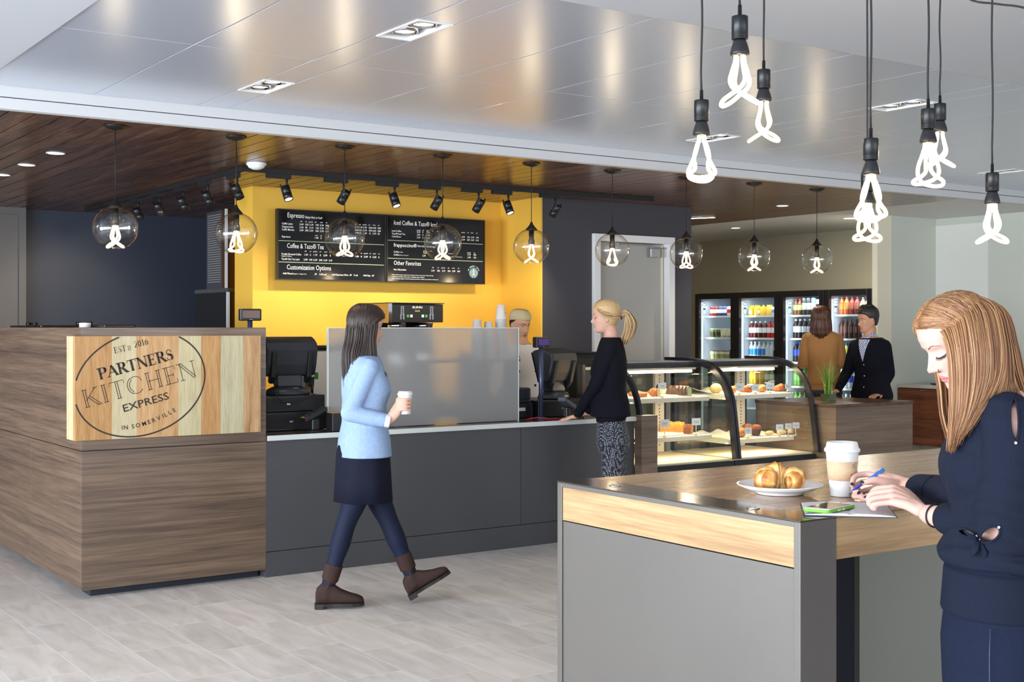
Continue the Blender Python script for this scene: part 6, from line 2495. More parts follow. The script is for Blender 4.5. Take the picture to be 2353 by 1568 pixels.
def boot(mb, ank, f, up_, L=.25, hgt=.13, k=1.0, shaft=None):
    """ankle boot; ank = ankle joint, f = pointing direction of the foot, up_ = its up"""
    sd = up_.cross(f).normalized()
    base = ank - up_ * .085
    rings = []
    prof = [(-.062, .026, .030), (-.055, .034, .045), (-.02, .037, .062), (.03, .038, .056), (.075, .041, .040), (.12, .043, .030), (.16, .038, .024), (.185, .026, .018), (.193, .012, .010)]
    for x_, w, h in prof:
        c = base + f * (x_ * L / .25) + up_ * (h)
        rings.append((c, sd * w * k, up_ * h))
    eloft(mb, rings, 20, 2.6)
    eloft(mb, [(base + up_ * .03 - f * .012, sd * .040 * k, f * .048), (ank + up_ * .0, sd * .040 * k, f * .046)] + [(ank + (up_ if shaft is None else shaft) * hgt * q_, sd * (.041 + .006 * q_) * k, (f if shaft is None else sd.cross(shaft).normalized() * -1) * (.045 + .006 * q_)) for q_ in (.35, .7, 1.0)], 20)


def sole(mb, ank, f, up_, L=.25, k=1.0):
    sd = up_.cross(f).normalized()
    base = ank - up_ * .0845
    prof = [(-.066, .020), (-.06, .034), (-.02, .038), (.03, .034), (.08, .041), (.13, .044), (.17, .036), (.195, .020)]
    top, bot = [], []
    pl = [(x_, w) for x_, w in prof] + [(x_, -w) for x_, w in reversed(prof)]
    a = [base + f * x_ * L / .25 + sd * w * k + up_ * .004 for x_, w in pl]
    b = [base + f * x_ * L / .25 + sd * w * k - up_ * .012 for x_, w in pl]
    mb.rings([b, a], smooth=False)
    hl = [(x_, w) for x_, w in pl if x_ < -.0]
    a = [base + f * x_ * L / .25 + sd * w * k - up_ * .0121 for x_, w in hl]
    b = [base + f * x_ * L / .25 + sd * w * k - up_ * .026 for x_, w in hl]
    mb.rings([b, a], smooth=False)


def cup_hand(loc, parent_label):
    pass


# ---------------------------------------------------------------- 1 the person walking past with a coffee
def P(u, v, f):
    return atD(u, v, f)


CR = -CL
AW = -CN
t = thing('person', 'person with long dark hair in a light blue jacket walking past with a coffee cup', 'person', onZ(800, 1390, 0))
wk = (CR * .93 + AW * .34).normalized()
J = dict(crotch=P(838, 1085, 7.15), hipc=P(838, 1035, 7.15), waist=P(836, 960, 7.15), chest=P(835, 880, 7.15), neck=P(836, 808, 7.15))
side = UP.cross(wk)         # the person's left, away from the camera
J['hipL'], J['hipR'] = J['crotch'] + side * .085 + UP * .05, J['crotch'] - side * .085 + UP * .05
J['shL'], J['shR'] = J['neck'] + side * .145 - UP * .090, J['neck'] - side * .145 - UP * .090
kR, aR = P(795, 1205, 7.08), P(752, 1352, 7.06)      # planted leg
kL, aL = P(896, 1205, 7.22), P(946, 1326, 7.22)      # leading leg
hd = head_matrix(P(842, 752, 7.15), (wk + V((0, 0, -.12))), .98)
body = MB()
head_mesh(body, hd)
limb(body, [J['neck'] - UP * .04, J['neck'] + UP * .03, hd @ V((-.022, 0, -.075))], [.062, .050, .050])
torso(body, J, wk=.93, dk=.88)
leg(body, J['hipR'], kR, aR, k=.95)
leg(body, J['hipL'], kL, aL)
elR, wrR = P(802, 950, 6.97), P(892, 968, 6.98)
elL, wrL = P(846, 940, 7.36), P(838, 985, 7.34)
limb(body, [J['shR'], J['shR'].lerp(elR, .5), elR], [.045, .040, .034])
limb(body, [elR, elR.lerp(wrR, .4), wrR], [.034, .033, .024])
limb(body, [J['shL'], J['shL'].lerp(elL, .5), elL], [.045, .040, .034])
limb(body, [elL, elL.lerp(wrL, .4), wrL], [.034, .033, .024])
cpos = P(931, 952, 7.00)     # bottom of the cup she holds
# right hand wrapped round the cup
hc = cpos + UP * .055
for k, dz in enumerate((.030, .010, -.010, -.029)):
    pts = []
    for q in range(7):
        a = math.radians(205 - 40 * q)
        rr = .044
        pts.append(hc + CR * rr * math.cos(a) + CN * rr * math.sin(a) + UP * dz)
    limb(body, [wrR.lerp(hc, .55) + UP * dz * .8 + CN * .02] + pts[1:5], [.009, .0088, .0085, .008, .007], n=10, sub=3)
eloft(body, [(wrR, UP * .026, CN * .017), (wrR.lerp(hc, .45) + CN * .014, UP * .038, CN * .015), (wrR.lerp(hc, .75) + CN * .022, UP * .036, CN * .013)], 16)
limb(body, [wrR + UP * .02, hc - CR * .03 + UP * .03 + AW * .015, hc + UP * .035 + AW * .036 - CR * .01], [.013, .011, .008], n=10)
mitt(body, wrL, (UP * -1 - CR * .2), CN, 1, curl=.6, L=.12)
me = fuse(body, .0065, 3)
meshobj('body', me, SKIN_L, t)
face_features(me, hd, t, BR_D, LIP_N, IRIS)
M_JKT = mat('light_blue_wool', rgb(146, 170, 204), .9, spec=.15, noise=.07, nscale=60, bump=.2, bscale=260)
jk = MB()
torso(jk, J, add=.018, t0=.30, t1=.955, bust=.03)
# flared lower part of the jacket
eloft(jk, [(P(837, 1048, 7.15), side * .188, wk * .150), (P(837, 1010, 7.15), side * .182, wk * .142), (P(837, 970, 7.15), side * .160, wk * .122), (P(836, 930, 7.15), side * .158, wk * .12)], 28)
for sh, el, wr in ((J['shR'], elR, wrR), (J['shL'], elL, wrL)):
    limb(jk, [sh + UP * .005, sh.lerp(el, .5), el], [.054, .052, .048])
    limb(jk, [el, el.lerp(wr, .5), wr.lerp(el, .10)], [.048, .045, .040])
me = fuse(jk, .008, 4)
meshobj('jacket', me, M_JKT, t)
for wr, el in ((wrR, elR), (wrL, elL)):
    cf = MB()
    d = (wr - el).normalized()
    limb(cf, [wr - d * .022, wr + d * .012], [.037, .036], round_ends=False)
    cf.build('shirt_cuff', mat('pale_cuff', rgb(206, 210, 228), .8), t, True)
cl = MB()
limb(cl, [J['neck'] - UP * .03 - side * .05, J['neck'] - wk * .055 - UP * .005, J['neck'] - UP * .03 + side * .05], [.016, .018, .016], n=10)
cl.build('collar', M_JKT, t, True)
sk = MB()
n_ = 40
rings = []
for q, (v_, w_, d_) in enumerate(((1010, .158, .130), (1040, .178, .148), (1100, .186, .156), (1150, .192, .162))):
    c = P(834, v_, 7.15)
    r = []
    for k in range(n_):
        a = 2 * PI * k / n_
        fl = 1 + .035 * math.sin(a * 7) * q / 3
        r.append(c + side * w_ * math.cos(a) * fl + wk * d_ * math.sin(a) * fl)
    rings.append(r)
sk.rings(rings)
sk.build('skirt', mat('navy_skirt', rgb(18, 22, 38), .8, spec=.2), t, True)
tg = MB()
leg(tg, J['hipR'], kR, aR, add=.003)
leg(tg, J['hipL'], kL, aL, add=.003)
me = fuse(tg, .008, 2)
meshobj('tights', me, mat('navy_tights', rgb(21, 28, 50), .7, spec=.25), t)
M_BOOT = mat('dark_brown_suede', rgb(54, 38, 34), .75, spec=.25, noise=.1, nscale=60)
M_SOLE = mat('boot_sole', rgb(28, 22, 22), .6)
fl_ = (CR * .98 + AW * .12).normalized()
aRb = V((aR.x, aR.y, .111))
for nm, an, ff, uu, sh in (('boot', aRb, fl_, UP, (kR - aRb).normalized()), ('boot', aL, (CR * .80 + UP * .46 + AW * .2).normalized(), (UP * .85 - CR * .45).normalized(), (kL - aL).normalized())):
    b = MB()
    boot(b, an, ff, uu, L=.262, hgt=.14, shaft=sh)
    me = fuse(b, .007, 3)
    o = meshobj(nm, me, M_BOOT, t)
    b = MB()
    sole(b, an, ff, uu, L=.262)
    b.build('sole', M_SOLE, o, True)
hr = MB()
hair_shell(hr, hd, lambda a: interp([0, .6, 1.2, 1.7, 3.2], [.055, .052, .02, -.06, -.13], a), .017, seed=2)
H_DK = hair_mat('dark_brown_hair', [rgb(30, 21, 18), rgb(46, 32, 27), rgb(66, 47, 38)])
def hp(x_, y_, z_):
    return hd @ V((x_, y_, z_))
gs = []
for k in range(13):
    a = math.radians(-118 + 296 * k / 12 + (0 if k else 0))
    a = math.radians(62 + 236 * k / 12)
    ca_, sa_ = math.cos(a), math.sin(a)
    rr = .098
    x1, y1 = -.004 + rr * ca_, rr * .86 * sa_
    drop = .47 if ca_ < .1 else .27
    root = hp(.0 + .02 * ca_, .012 * sa_, .128)
    m1 = hp(x1 * .8, y1 * .8, .085)
    m2 = hp(x1, y1, .0)
    m3 = hp(x1 * 1.0, y1 * 1.02, -.09)
    b_ = V((m3.x, m3.y, m3.z - .12)) + wk * (-.015 if ca_ < 0 else .02) + CN * .01
    e_ = V((b_.x, b_.y, hd.translation.z - drop)) + wk * (.045 if k > 6 else .02) - side * .02 
    gs.append([root, m1, m2, m3, b_, e_])
sh_ = MB()
sh_.v, sh_.f = list(hr.v), list(hr.f)
scalp_strands(hr, sh_, hd, 420, .0028, 22, zend=-.06, x1=-.11)
hair_strands(hr, gs, 700, .0030, 5, jit=.006)
hr.build('hair', H_DK, t, True)
t2 = thing('takeaway_cup', 'white-lidded coffee cup with a brown sleeve carried by the walking person', 'cup', cpos)
MB().lathe([(.028, .0), (.030, .002), (.040, .108), (.038, .109)], n=28).build('cup', M_PAPER, t2)
MB().lathe([(.0345, .030), (.0395, .082)], n=28, cap=False).build('sleeve', MATS['kraft_sleeve'], t2)
MB().lathe([(.0410, .104), (.0435, .106), (.0430, .113), (.0395, .116), (.0370, .126), (.002, .126)], n=28).build('lid', MATS['lid_white'], t2)

# ---------------------------------------------------------------- 2 the customer leaning on the counter
t = thing('person', 'person with a blond ponytail, black cardigan and patterned trousers leaning on the counter', 'person', onZ(1405, 1270, 0))
f0 = 9.0
J = dict(crotch=P(1412, 1040, f0), hipc=P(1406, 990, f0), waist=P(1402, 915, f0), chest=P(1404, 840, f0), neck=P(1404, 774, f0))
fw = (CL * .97 + AW * .12).normalized()
side = UP.cross(fw)                    # left, towards the camera
J['hipL'], J['hipR'] = J['crotch'] + side * .085 + UP * .05, J['crotch'] - side * .085 + UP * .05
J['shL'], J['shR'] = J['neck'] + side * .145 - UP * .080, J['neck'] - side * .145 - UP * .080
hd = head_matrix(P(1391, 728, f0), fw + V((0, 0, -.03)), .98)
elL, wrL = P(1369, 884, 8.86), P(1325, 957, 9.10)
elR, wrR = P(1366, 884, 9.28), P(1352, 950, 9.38)
kL, aL = P(1404, 1130, f0 - .06), P(1412, 1238, f0 - .05)
kR, aR = P(1418, 1130, f0 + .10), P(1424, 1236, f0 + .1)
body = MB()
head_mesh(body, hd)
limb(body, [J['neck'] - UP * .03, J['neck'] + UP * .03, hd @ V((-.022, 0, -.075))], [.060, .048, .050])
torso(body, J)
leg(body, J['hipR'], kR, aR)
leg(body, J['hipL'], kL, aL)
for sh, el, wr in ((J['shL'], elL, wrL), (J['shR'], elR, wrR)):
    limb(body, [sh, sh.lerp(el, .5), el], [.044, .038, .032])
    limb(body, [el, el.lerp(wr, .4), wr], [.032, .031, .022])
for wr, tp, sg in ((wrL, P(1287, 966, 9.24), 1), (wrR, P(1322, 958, 9.48), -1)):
    mitt(body, wr, tp - wr, V((0, 0, -1)) , -sg, curl=.10, L=.165, thumb_out=.5)
me = fuse(body, .0065, 3)
meshobj('body', me, SKIN_L, t)
face_features(me, hd, t, BR_B, LIP_P, IRIS, eyes='shut')
M_CARD_ = mat('black_knit', rgb(17, 18, 27), .85, spec=.15, bump=.5, bscale=300)
jk = MB()
torso(jk, J, add=.014, t0=.33, t1=.99, bust=.03)
eloft(jk, [(P(1403, 957, f0), side * .172, fw * .145), (P(1403, 930, f0), side * .158, fw * .135), (P(1402, 900, f0), side * .140, fw * .118)], 28)
for sh, el, wr in ((J['shL'], elL, wrL), (J['shR'], elR, wrR)):
    limb(jk, [sh, sh.lerp(el, .5), el], [.050, .048, .043])
    limb(jk, [el, el.lerp(wr, .5), wr.lerp(el, .1)], [.044, .041, .034])
me = fuse(jk, .008, 3)
meshobj('cardigan', me, M_CARD_, t)
m = bpy.data.materials.new('patterned_trousers')
m.use_nodes = True
q = NT(m)
tc = q.add('ShaderNodeTexCoord')
mp = q.add('ShaderNodeMapping')
mp.inputs['Scale'].default_value = (1, 1, .72)
mp.inputs['Rotation'].default_value = (0, 0.3, 0)
vo = q.add('ShaderNodeTexVoronoi')
vo.inputs['Scale'].default_value = 125
vo.inputs['Randomness'].default_value = .35
q.link(tc.outputs['Object'], mp.inputs[0])
q.link(mp.outputs[0], vo.inputs['Vector'])
cr = q.add('ShaderNodeValToRGB')
cr.color_ramp.interpolation = 'CONSTANT'
cr.color_ramp.elements[0].color = rgb(176, 180, 190)
cr.color_ramp.elements[1].position = .34
cr.color_ramp.elements[1].color = rgb(22, 24, 36)
q.link(vo.outputs['Distance'], cr.inputs[0])
q.link(cr.outputs[0], q.bsdf.inputs['Base Color'])
q.bsdf.inputs['Roughness'].default_value = .8
tr = MB()
torso(tr, J, add=.009, t0=0.0, t1=.45)
leg(tr, J['hipR'], kR, aR, add=.010)
leg(tr, J['hipL'], kL, aL, add=.010)
me = fuse(tr, .008, 3)
meshobj('trousers', me, m, t)
for an in (aL, aR):
    b = MB()
    boot(b, V((an.x, an.y, .112)), fw, UP, L=.24, hgt=.02)
    me = fuse(b, .008, 3)
    o = meshobj('shoe', me, M_BLACK, t)
    b = MB()
    sole(b, V((an.x, an.y, .112)), fw, UP, L=.24)
    b.build('sole', M_SOLE, o, True)
hr = MB()
H_BL = hair_mat('blond_hair', [rgb(120, 88, 56), rgb(160, 126, 84), rgb(196, 164, 116), rgb(214, 186, 142)])
hair_shell(hr, hd, lambda a: interp([0, .6, 1.1, 1.5, 2.0, 3.2], [.062, .060, .038, .015, -.060, -.085], a), .010, seed=4, wav=.0004)
kn = hd @ V((-.112, 0, -.004))
gs = []
for k in range(9):
    a = math.radians(-100 + 200 * k / 8)
    yy, up_ = math.sin(a), math.cos(a)
    gs.append([hd @ V((.066, .052 * yy, .070 + .030 * up_)), hd @ V((.02, .082 * yy, .020 + .102 * max(up_, -.2))), hd @ V((-.05, .074 * yy, .0 + .098 * max(up_, -.4))), kn + (hd.to_3x3() @ V((0, .014 * yy, .014 * up_)))])
hair_strands(hr, gs, 260, .0022, 8, jit=.0022, taper=False)
gs = []
for k in range(10):
    a = 2 * PI * k / 9
    ca_, sa_ = math.cos(a), math.sin(a)
    e = [kn + UP * .008 * sa_ + side * .008 * ca_, kn - fw * .036 + UP * (.026 + .016 * sa_) + side * .030 * ca_, kn - fw * (.066 + .034 * sa_) - UP * .035 + side * .042 * ca_,
         kn - fw * (.060 + .036 * sa_) - UP * .10 + side * .040 * ca_, kn - fw * (.040 + .030 * sa_) - UP * .150 + side * .028 * ca_, kn - fw * (.026 + .012 * sa_) - UP * .185 + side * .010 * ca_]
    gs.append(e)
hair_strands(hr, gs, 260, .0034, 9, jit=.005)
hr.build('hair', H_BL, t, True)
MB().tube([kn + UP * .016 * math.sin(a) + side * .016 * math.cos(a) - fw * .004 for a in [2 * PI * k / 16 for k in range(16)]], .005, n=8, closed=True).build('hair_tie', M_BLACKM, t, True)
d = (wrL - elL).normalized()
MB().tube([wrL - d * .012 + (d.cross(UP).normalized() * math.cos(a) + d.cross(UP).normalized().cross(d) * math.sin(a)) * .027 for a in [2 * PI * k / 20 for k in range(20)]], .0035, n=8, closed=True).build('bracelet', mat('gold_beads', rgb(120, 100, 40), .3, metal=.8), t, True)
MB().ball(hd @ V((-.004, .081, -.040)), .004).build('earring', M_CHROME, t, True)

# ---------------------------------------------------------------- 3 the employee behind the counter
t = thing('person', 'person in a beige cap and white double-breasted kitchen jacket behind the counter', 'person', onZ(1200, 1180, 0))
f0 = 10.35
fw = (CR * .42 + CN * .90).normalized()
side = UP.cross(fw)
J = dict(crotch=P(1200, 1000, f0), hipc=P(1200, 955, f0), waist=P(1199, 890, f0), chest=P(1197, 835, f0), neck=P(1196, 786, f0))
J['hipL'], J['hipR'] = J['crotch'] + side * .09 + UP * .05, J['crotch'] - side * .09 + UP * .05
J['shL'], J['shR'] = J['neck'] + side * .170 - UP * .095, J['neck'] - side * .170 - UP * .095
hd = head_matrix(P(1195, 748, f0), fw + V((0, 0, -.20)) + CR * .28, 1.0)
body = MB()
head_mesh(body, hd, male=True)
limb(body, [J['neck'] - UP * .03, J['neck'] + UP * .03, hd @ V((-.022, 0, -.075))], [.070, .058, .058])
torso(body, J, wk=1.12, dk=1.08)
aa = {}
for s_, sh in ((1, J['shL']), (-1, J['shR'])):
    el = sh - UP * .28 + side * .045 * s_ - fw * .02
    wr = el + fw * .20 - UP * .10
    aa[s_] = (sh, el, wr)
    limb(body, [sh, sh.lerp(el, .5), el], [.050, .045, .038])
    limb(body, [el, el.lerp(wr, .4), wr], [.038, .037, .027])
    mitt(body, wr, fw - UP * .2, V((0, 0, -1)), -s_, curl=.4, L=.185)
    k_, a_ = V((J['hipL' if s_ > 0 else 'hipR'].x, J['hipL' if s_ > 0 else 'hipR'].y, .48)), V((J['hipL' if s_ > 0 else 'hipR'].x, J['hipL' if s_ > 0 else 'hipR'].y, .112))
    leg(body, J['hipL' if s_ > 0 else 'hipR'], k_, a_, k=1.05)
    aa[s_] += (k_, a_)
me = fuse(body, .007, 2)
meshobj('body', me, SKIN_M, t)
face_features(me, hd, t, BR_D, LIP_N, IRIS, browt=1.5)
jk = MB()
torso(jk, J, add=.022, t0=.0, t1=.955, wk=1.12, dk=1.10)
for s_ in (1, -1):
    sh, el, wr = aa[s_][:3]
    limb(jk, [sh, sh.lerp(el, .5), el], [.056, .056, .053])
    limb(jk, [el, el.lerp(wr, .5), wr.lerp(el, .15)], [.053, .050, .044])
me = fuse(jk, .009, 4)
M_CHEF = mat('white_cotton', rgb(244, 240, 236), .85, spec=.2, sheen=.2)
cj = meshobj('kitchen_jacket', me, M_CHEF, t)
B_ = BVHTree.FromPolygons([v.co.copy() for v in me.vertices], [tuple(p.vertices) for p in me.polygons])
for sx_ in (-.075, .075):
    for k in range(4):
        o_ = J['neck'] + side * sx_ + fw * .5 - UP * (.12 + .115 * k)
        h = B_.ray_cast(o_, -fw)
        if h[0] is not None:
            MB().ball(h[0] + fw * .002, .0105, 12, 8).build('button', M_BLACKM, t, True)
o_ = J['shL'] + fw * .5 - UP * .06 - side * .04
h = B_.ray_cast(o_, -fw)
mb = MB()
if h[0] is not None:
    for k in range(18):
        a, b = 2 * PI * k / 18, 2 * PI * (k + 1) / 18
        p0 = h[0] + fw * .006
        mb.add([p0 + side * .034 * math.cos(a) + UP * .026 * math.sin(a), p0 + side * .034 * math.cos(b) + UP * .026 * math.sin(b), p0 + side * .031 * math.cos(b) + UP * .023 * math.sin(b), p0 + side * .031 * math.cos(a) + UP * .023 * math.sin(a)], [(0, 1, 2, 3)])
    put_text(mb, 'PARTNERS', h[0] + fw * .007 + side * .0 - UP * .001, side, UP, .007, .046, True, 'c')
    mb.build('badge', INK, t, True)
mb = MB()
limb(mb, [J['neck'] + side * .055 - UP * .012, J['neck'] + fw * .068 - UP * .034, J['neck'] - side * .055 - UP * .012], [.018, .016, .018], n=10)
mb.build('neckerchief', M_BLACKM, t, True)
tr = MB()
for s_ in (1, -1):
    leg(tr, J['hipL' if s_ > 0 else 'hipR'], aa[s_][3], aa[s_][4], add=.014, k=1.05)
me = fuse(tr, .009, 3)
meshobj('trousers', me, M_BLACKM, t)
for s_ in (1, -1):
    b = MB()
    boot(b, aa[s_][4], fw, UP, L=.27, hgt=.02)
    o = meshobj('shoe', fuse(b, .008, 3), M_BLACK, t)
    b = MB()
    sole(b, aa[s_][4], fw, UP, L=.27)
    b.build('sole', M_SOLE, o, True)
hr = MB()
hair_shell(hr, hd, lambda a: interp([0, .8, 1.2, 1.6, 2.1, 3.2], [.09, .08, .04, .01, -.045, -.06], a), .005, seed=6)
hr.build('hair', mat('short_black_hair', rgb(26, 22, 20), .7), t, True)
cp = MB()
hair_shell(cp, hd, lambda a: interp([0, 1.2, 2.0, 3.2], [.052, .046, .030, .020], a), .0075, seed=7, topadd=.012)
M_CAP = mat('beige_cap', rgb(196, 184, 146), .85, spec=.2, bump=.2, bscale=40)
cp.build('cap', M_CAP, t, True)
MB().tube([hd @ V((-.108, .02, .02)), hd @ V((-.125, .03, .0)), hd @ V((-.118, .035, -.022))], [.010, .012, .006], n=8).build('cap_tie', M_BLACKM, t, True)

# ---------------------------------------------------------------- 4 the person in the tan jacket, seen from behind
t = thing('person', 'person with straight brown hair in a tan jacket, seen from behind at the fridges', 'person', onZ(1890, 1124, 0))
f0 = 12.3
fw = (AW * .96 + CR * .22).normalized()
side = UP.cross(fw)
J = dict(crotch=P(1893, 925, f0), hipc=P(1893, 888, f0), waist=P(1892, 838, f0), chest=P(1891, 795, f0), neck=P(1890, 757, f0))
J['hipL'], J['hipR'] = J['crotch'] + side * .085 + UP * .05, J['crotch'] - side * .085 + UP * .05
J['shL'], J['shR'] = J['neck'] + side * .145 - UP * .085, J['neck'] - side * .145 - UP * .085
hd = head_matrix(P(1887, 735, f0), fw + CR * .2, 1.0)
body = MB()
head_mesh(body, hd)
limb(body, [J['neck'] - UP * .03, J['neck'] + UP * .03, hd @ V((-.022, 0, -.075))], [.062, .050, .050])
torso(body, J)
aa = {}
for s_, sh in ((1, J['shL']), (-1, J['shR'])):
    el = sh - UP * .25 + side * .045 * s_ - fw * .01
    wr = el + fw * .18 - side * .12 * s_ + UP * .05
    aa[s_] = [sh, el, wr]
    limb(body, [sh, sh.lerp(el, .5), el], [.045, .040, .034])
    limb(body, [el, el.lerp(wr, .4), wr], [.034, .033, .024])
    mitt(body, wr, -side * s_ + fw * .3, V((0, 0, -1)), s_, curl=.4, L=.165)
    h = J['hipL' if s_ > 0 else 'hipR']
    k_, a_ = V((h.x, h.y, .50)), V((h.x, h.y, .112))
    leg(body, h, k_, a_)
    aa[s_] += [k_, a_]
me = fuse(body, .008, 2)
meshobj('body', me, SKIN_L, t)
face_features(me, hd, t, BR_D, LIP_N, IRIS)
jk = MB()
torso(jk, J, add=.018, t0=.20, t1=.955)
eloft(jk, [(P(1893, 882, f0), side * .170, fw * .135), (P(1893, 862, f0), side * .166, fw * .130), (P(1892, 840, f0), side * .150, fw * .115)], 26)
for s_ in (1, -1):
    sh, el, wr = aa[s_][:3]
    limb(jk, [sh, sh.lerp(el, .5), el], [.052, .051, .048])
    limb(jk, [el, el.lerp(wr, .5), wr.lerp(el, .15)], [.050, .046, .038])
me = fuse(jk, .009, 3)
meshobj('jacket', me, mat('tan_jacket', rgb(164, 116, 66), .7, spec=.25, bump=.5, bscale=14, sheen=.2), t)
tr = MB()
torso(tr, J, add=.008, t0=0, t1=.3)
for s_ in (1, -1):
    leg(tr, J['hipL' if s_ > 0 else 'hipR'], aa[s_][3], aa[s_][4], add=.010)
meshobj('trousers', fuse(tr, .009, 3), M_BLACKM, t)
for s_ in (1, -1):
    b = MB()
    boot(b, aa[s_][4], fw, UP, L=.24, hgt=.02)
    o = meshobj('shoe', fuse(b, .008, 3), M_BLACK, t)
    b = MB()
    sole(b, aa[s_][4], fw, UP, L=.24)
    b.build('sole', M_SOLE, o, True)
hr = MB()
H_BR = hair_mat('chestnut_hair', [rgb(52, 28, 18), rgb(84, 48, 30), rgb(112, 68, 44)])
hair_shell(hr, hd, lambda a: interp([0, .6, 1.2, 1.7, 3.2], [.055, .05, .02, -.06, -.13], a), .016, seed=3)
gs = []
for k in range(11):
    a = math.radians(70 + 220 * k / 10)
    ca_, sa_ = math.cos(a), math.sin(a)
    x1, y1 = -.004 + .100 * ca_, .090 * sa_
    m3 = hd @ V((x1 * 1.02, y1 * 1.08, -.08))
    gs.append([hd @ V((.0 + .02 * ca_, .012 * sa_, .128)), hd @ V((x1 * .8, y1 * .8, .085)), hd @ V((x1, y1, .0)), m3, m3 - UP * .05 - fw * .01, V((m3.x, m3.y, hd.translation.z - .205 + .02 * abs(sa_))) + (hd.translation - m3) * .12])
sh_ = MB()
sh_.v, sh_.f = list(hr.v), list(hr.f)
scalp_strands(hr, sh_, hd, 260, .0034, 22, zend=-.06)
hair_strands(hr, gs, 300, .0042, 5, jit=.004)
hr.build('hair', H_BR, t, True)

# ---------------------------------------------------------------- 5 the man at the island
t = thing('person', 'person in a black cardigan over a checked shirt leaning on the wood island', 'person', onZ(2003, 1136, 0))
f0 = 11.95
fw = (CL * .72 + CN * .62).normalized()
side = UP.cross(fw)
J = dict(crotch=P(2004, 930, f0), hipc=P(2003, 895, f0), waist=P(2002, 850, f0), chest=P(2001, 808, f0), neck=P(1999, 772, f0))
J['hipL'], J['hipR'] = J['crotch'] + side * .09 + UP * .05, J['crotch'] - side * .09 + UP * .05
J['shL'], J['shR'] = J['neck'] + side * .165 - UP * .090, J['neck'] - side * .165 - UP * .090
hd = head_matrix(P(1994, 737, f0), (CL * .93 + CN * .30 + V((0, 0, -.05))), .99)
body = MB()
head_mesh(body, hd, male=True)
limb(body, [J['neck'] - UP * .03, J['neck'] + UP * .03, hd @ V((-.022, 0, -.075))], [.070, .058, .058])
torso(body, J, wk=1.10, dk=1.05)
for s_ in (1, -1):
    h = J['hipL' if s_ > 0 else 'hipR']
    leg(body, h, V((h.x, h.y, .49)), V((h.x, h.y, .112)), k=1.05)
ARM = {1: [J['shL'], P(2044, 858, 11.86), P(2022, 904, 11.84)], -1: [J['shR'], P(1950, 848, 12.10), P(1925, 897, 12.02)]}
tips = {1: P(2000, 913, 11.74), -1: P(1893, 907, 12.10)}
for s_ in (1, -1):
    sh, el, wr = ARM[s_]
    limb(body, [sh, sh.lerp(el, .5), el], [.050, .045, .038])
    limb(body, [el, el.lerp(wr, .4), wr], [.038, .037, .026])
    mitt(body, wr, tips[s_] - wr, V((0, 0, -1)), -s_, curl=.14, L=.175)
me = fuse(body, .007, 2)
meshobj('body', me, SKIN_T, t)
face_features(me, hd, t, BR_D, LIP_N, IRIS, browt=1.2)
jk = MB()
torso(jk, J, add=.020, t0=.05, t1=.955, wk=1.10, dk=1.06)
for s_ in (1, -1):
    sh, el, wr = ARM[s_]
    limb(jk, [sh, sh.lerp(el, .5), el], [.056, .055, .052])
    limb(jk, [el, el.lerp(wr, .5), wr.lerp(el, .08)], [.054, .048, .038])
me = fuse(jk, .009, 3)
meshobj('cardigan', me, M_CARD_, t)
B_ = BVHTree.FromPolygons([v.co.copy() for v in me.vertices], [tuple(p.vertices) for p in me.polygons])
m = bpy.data.materials.new('checked_shirt')
m.use_nodes = True
q = NT(m)
tc = q.add('ShaderNodeTexCoord')
ck = q.add('ShaderNodeTexChecker')
ck.inputs['Scale'].default_value = 95
ck.inputs['Color1'].default_value = rgb(230, 232, 240)
ck.inputs['Color2'].default_value = rgb(58, 74, 132)
q.link(tc.outputs['Object'], ck.inputs[0])
q.link(ck.outputs[0], q.bsdf.inputs['Base Color'])
q.bsdf.inputs['Roughness'].default_value = .8
# shirt front: a v-shaped piece lying over the chest
mb = MB()
nv, nu = 14, 8
vs = []
ok = True
for j in range(nv + 1):
    f = j / nv
    z = J['neck'].z - .02 - .215 * f
    w = .062 * (1 - f) + .004
    for i in range(nu + 1):
        o_ = V((J['neck'].x, J['neck'].y, z)) + side * (w * (2 * i / nu - 1)) + fw * .5
        h = B_.ray_cast(o_, -fw)
        p = h[0] if h[0] is not None else V((J['neck'].x, J['neck'].y, z)) + fw * .07
        vs.append(p + fw * .004)
mb.add(vs, [(j * (nu + 1) + i, j * (nu + 1) + i + 1, (j + 1) * (nu + 1) + i + 1, (j + 1) * (nu + 1) + i) for j in range(nv) for i in range(nu)], True)
limb(mb, [J['neck'] + side * .058 - UP * .0 - fw * .02, J['neck'] + side * .050 + UP * .015 + fw * .035, J['neck'] + fw * .075 - UP * .03], [.014, .016, .008], n=10)
limb(mb, [J['neck'] - side * .058 - UP * .0 - fw * .02, J['neck'] - side * .050 + UP * .015 + fw * .035, J['neck'] + fw * .075 - UP * .03], [.014, .016, .008], n=10)
limb(mb, [J['neck'] + side * .058, J['neck'] - fw * .060 + UP * .015, J['neck'] - side * .058], [.014, .014, .014], n=10)
mb.build('shirt', m, t, True)
for k in range(4):
    h = B_.ray_cast(J['neck'] - UP * (.27 + .105 * k) + side * .008 + fw * .5, -fw)
    if h[0] is not None:
        MB().ball(h[0] + fw * .002, .009, 12, 8).build('button', M_STEEL, t, True)
tr = MB()
torso(tr, J, add=.008, t0=0, t1=.3, wk=1.08)
for s_ in (1, -1):
    h = J['hipL' if s_ > 0 else 'hipR']
    leg(tr, h, V((h.x, h.y, .49)), V((h.x, h.y, .112)), add=.014, k=1.05)
meshobj('trousers', fuse(tr, .009, 3), mat('charcoal_trousers', rgb(40, 42, 50), .85), t)
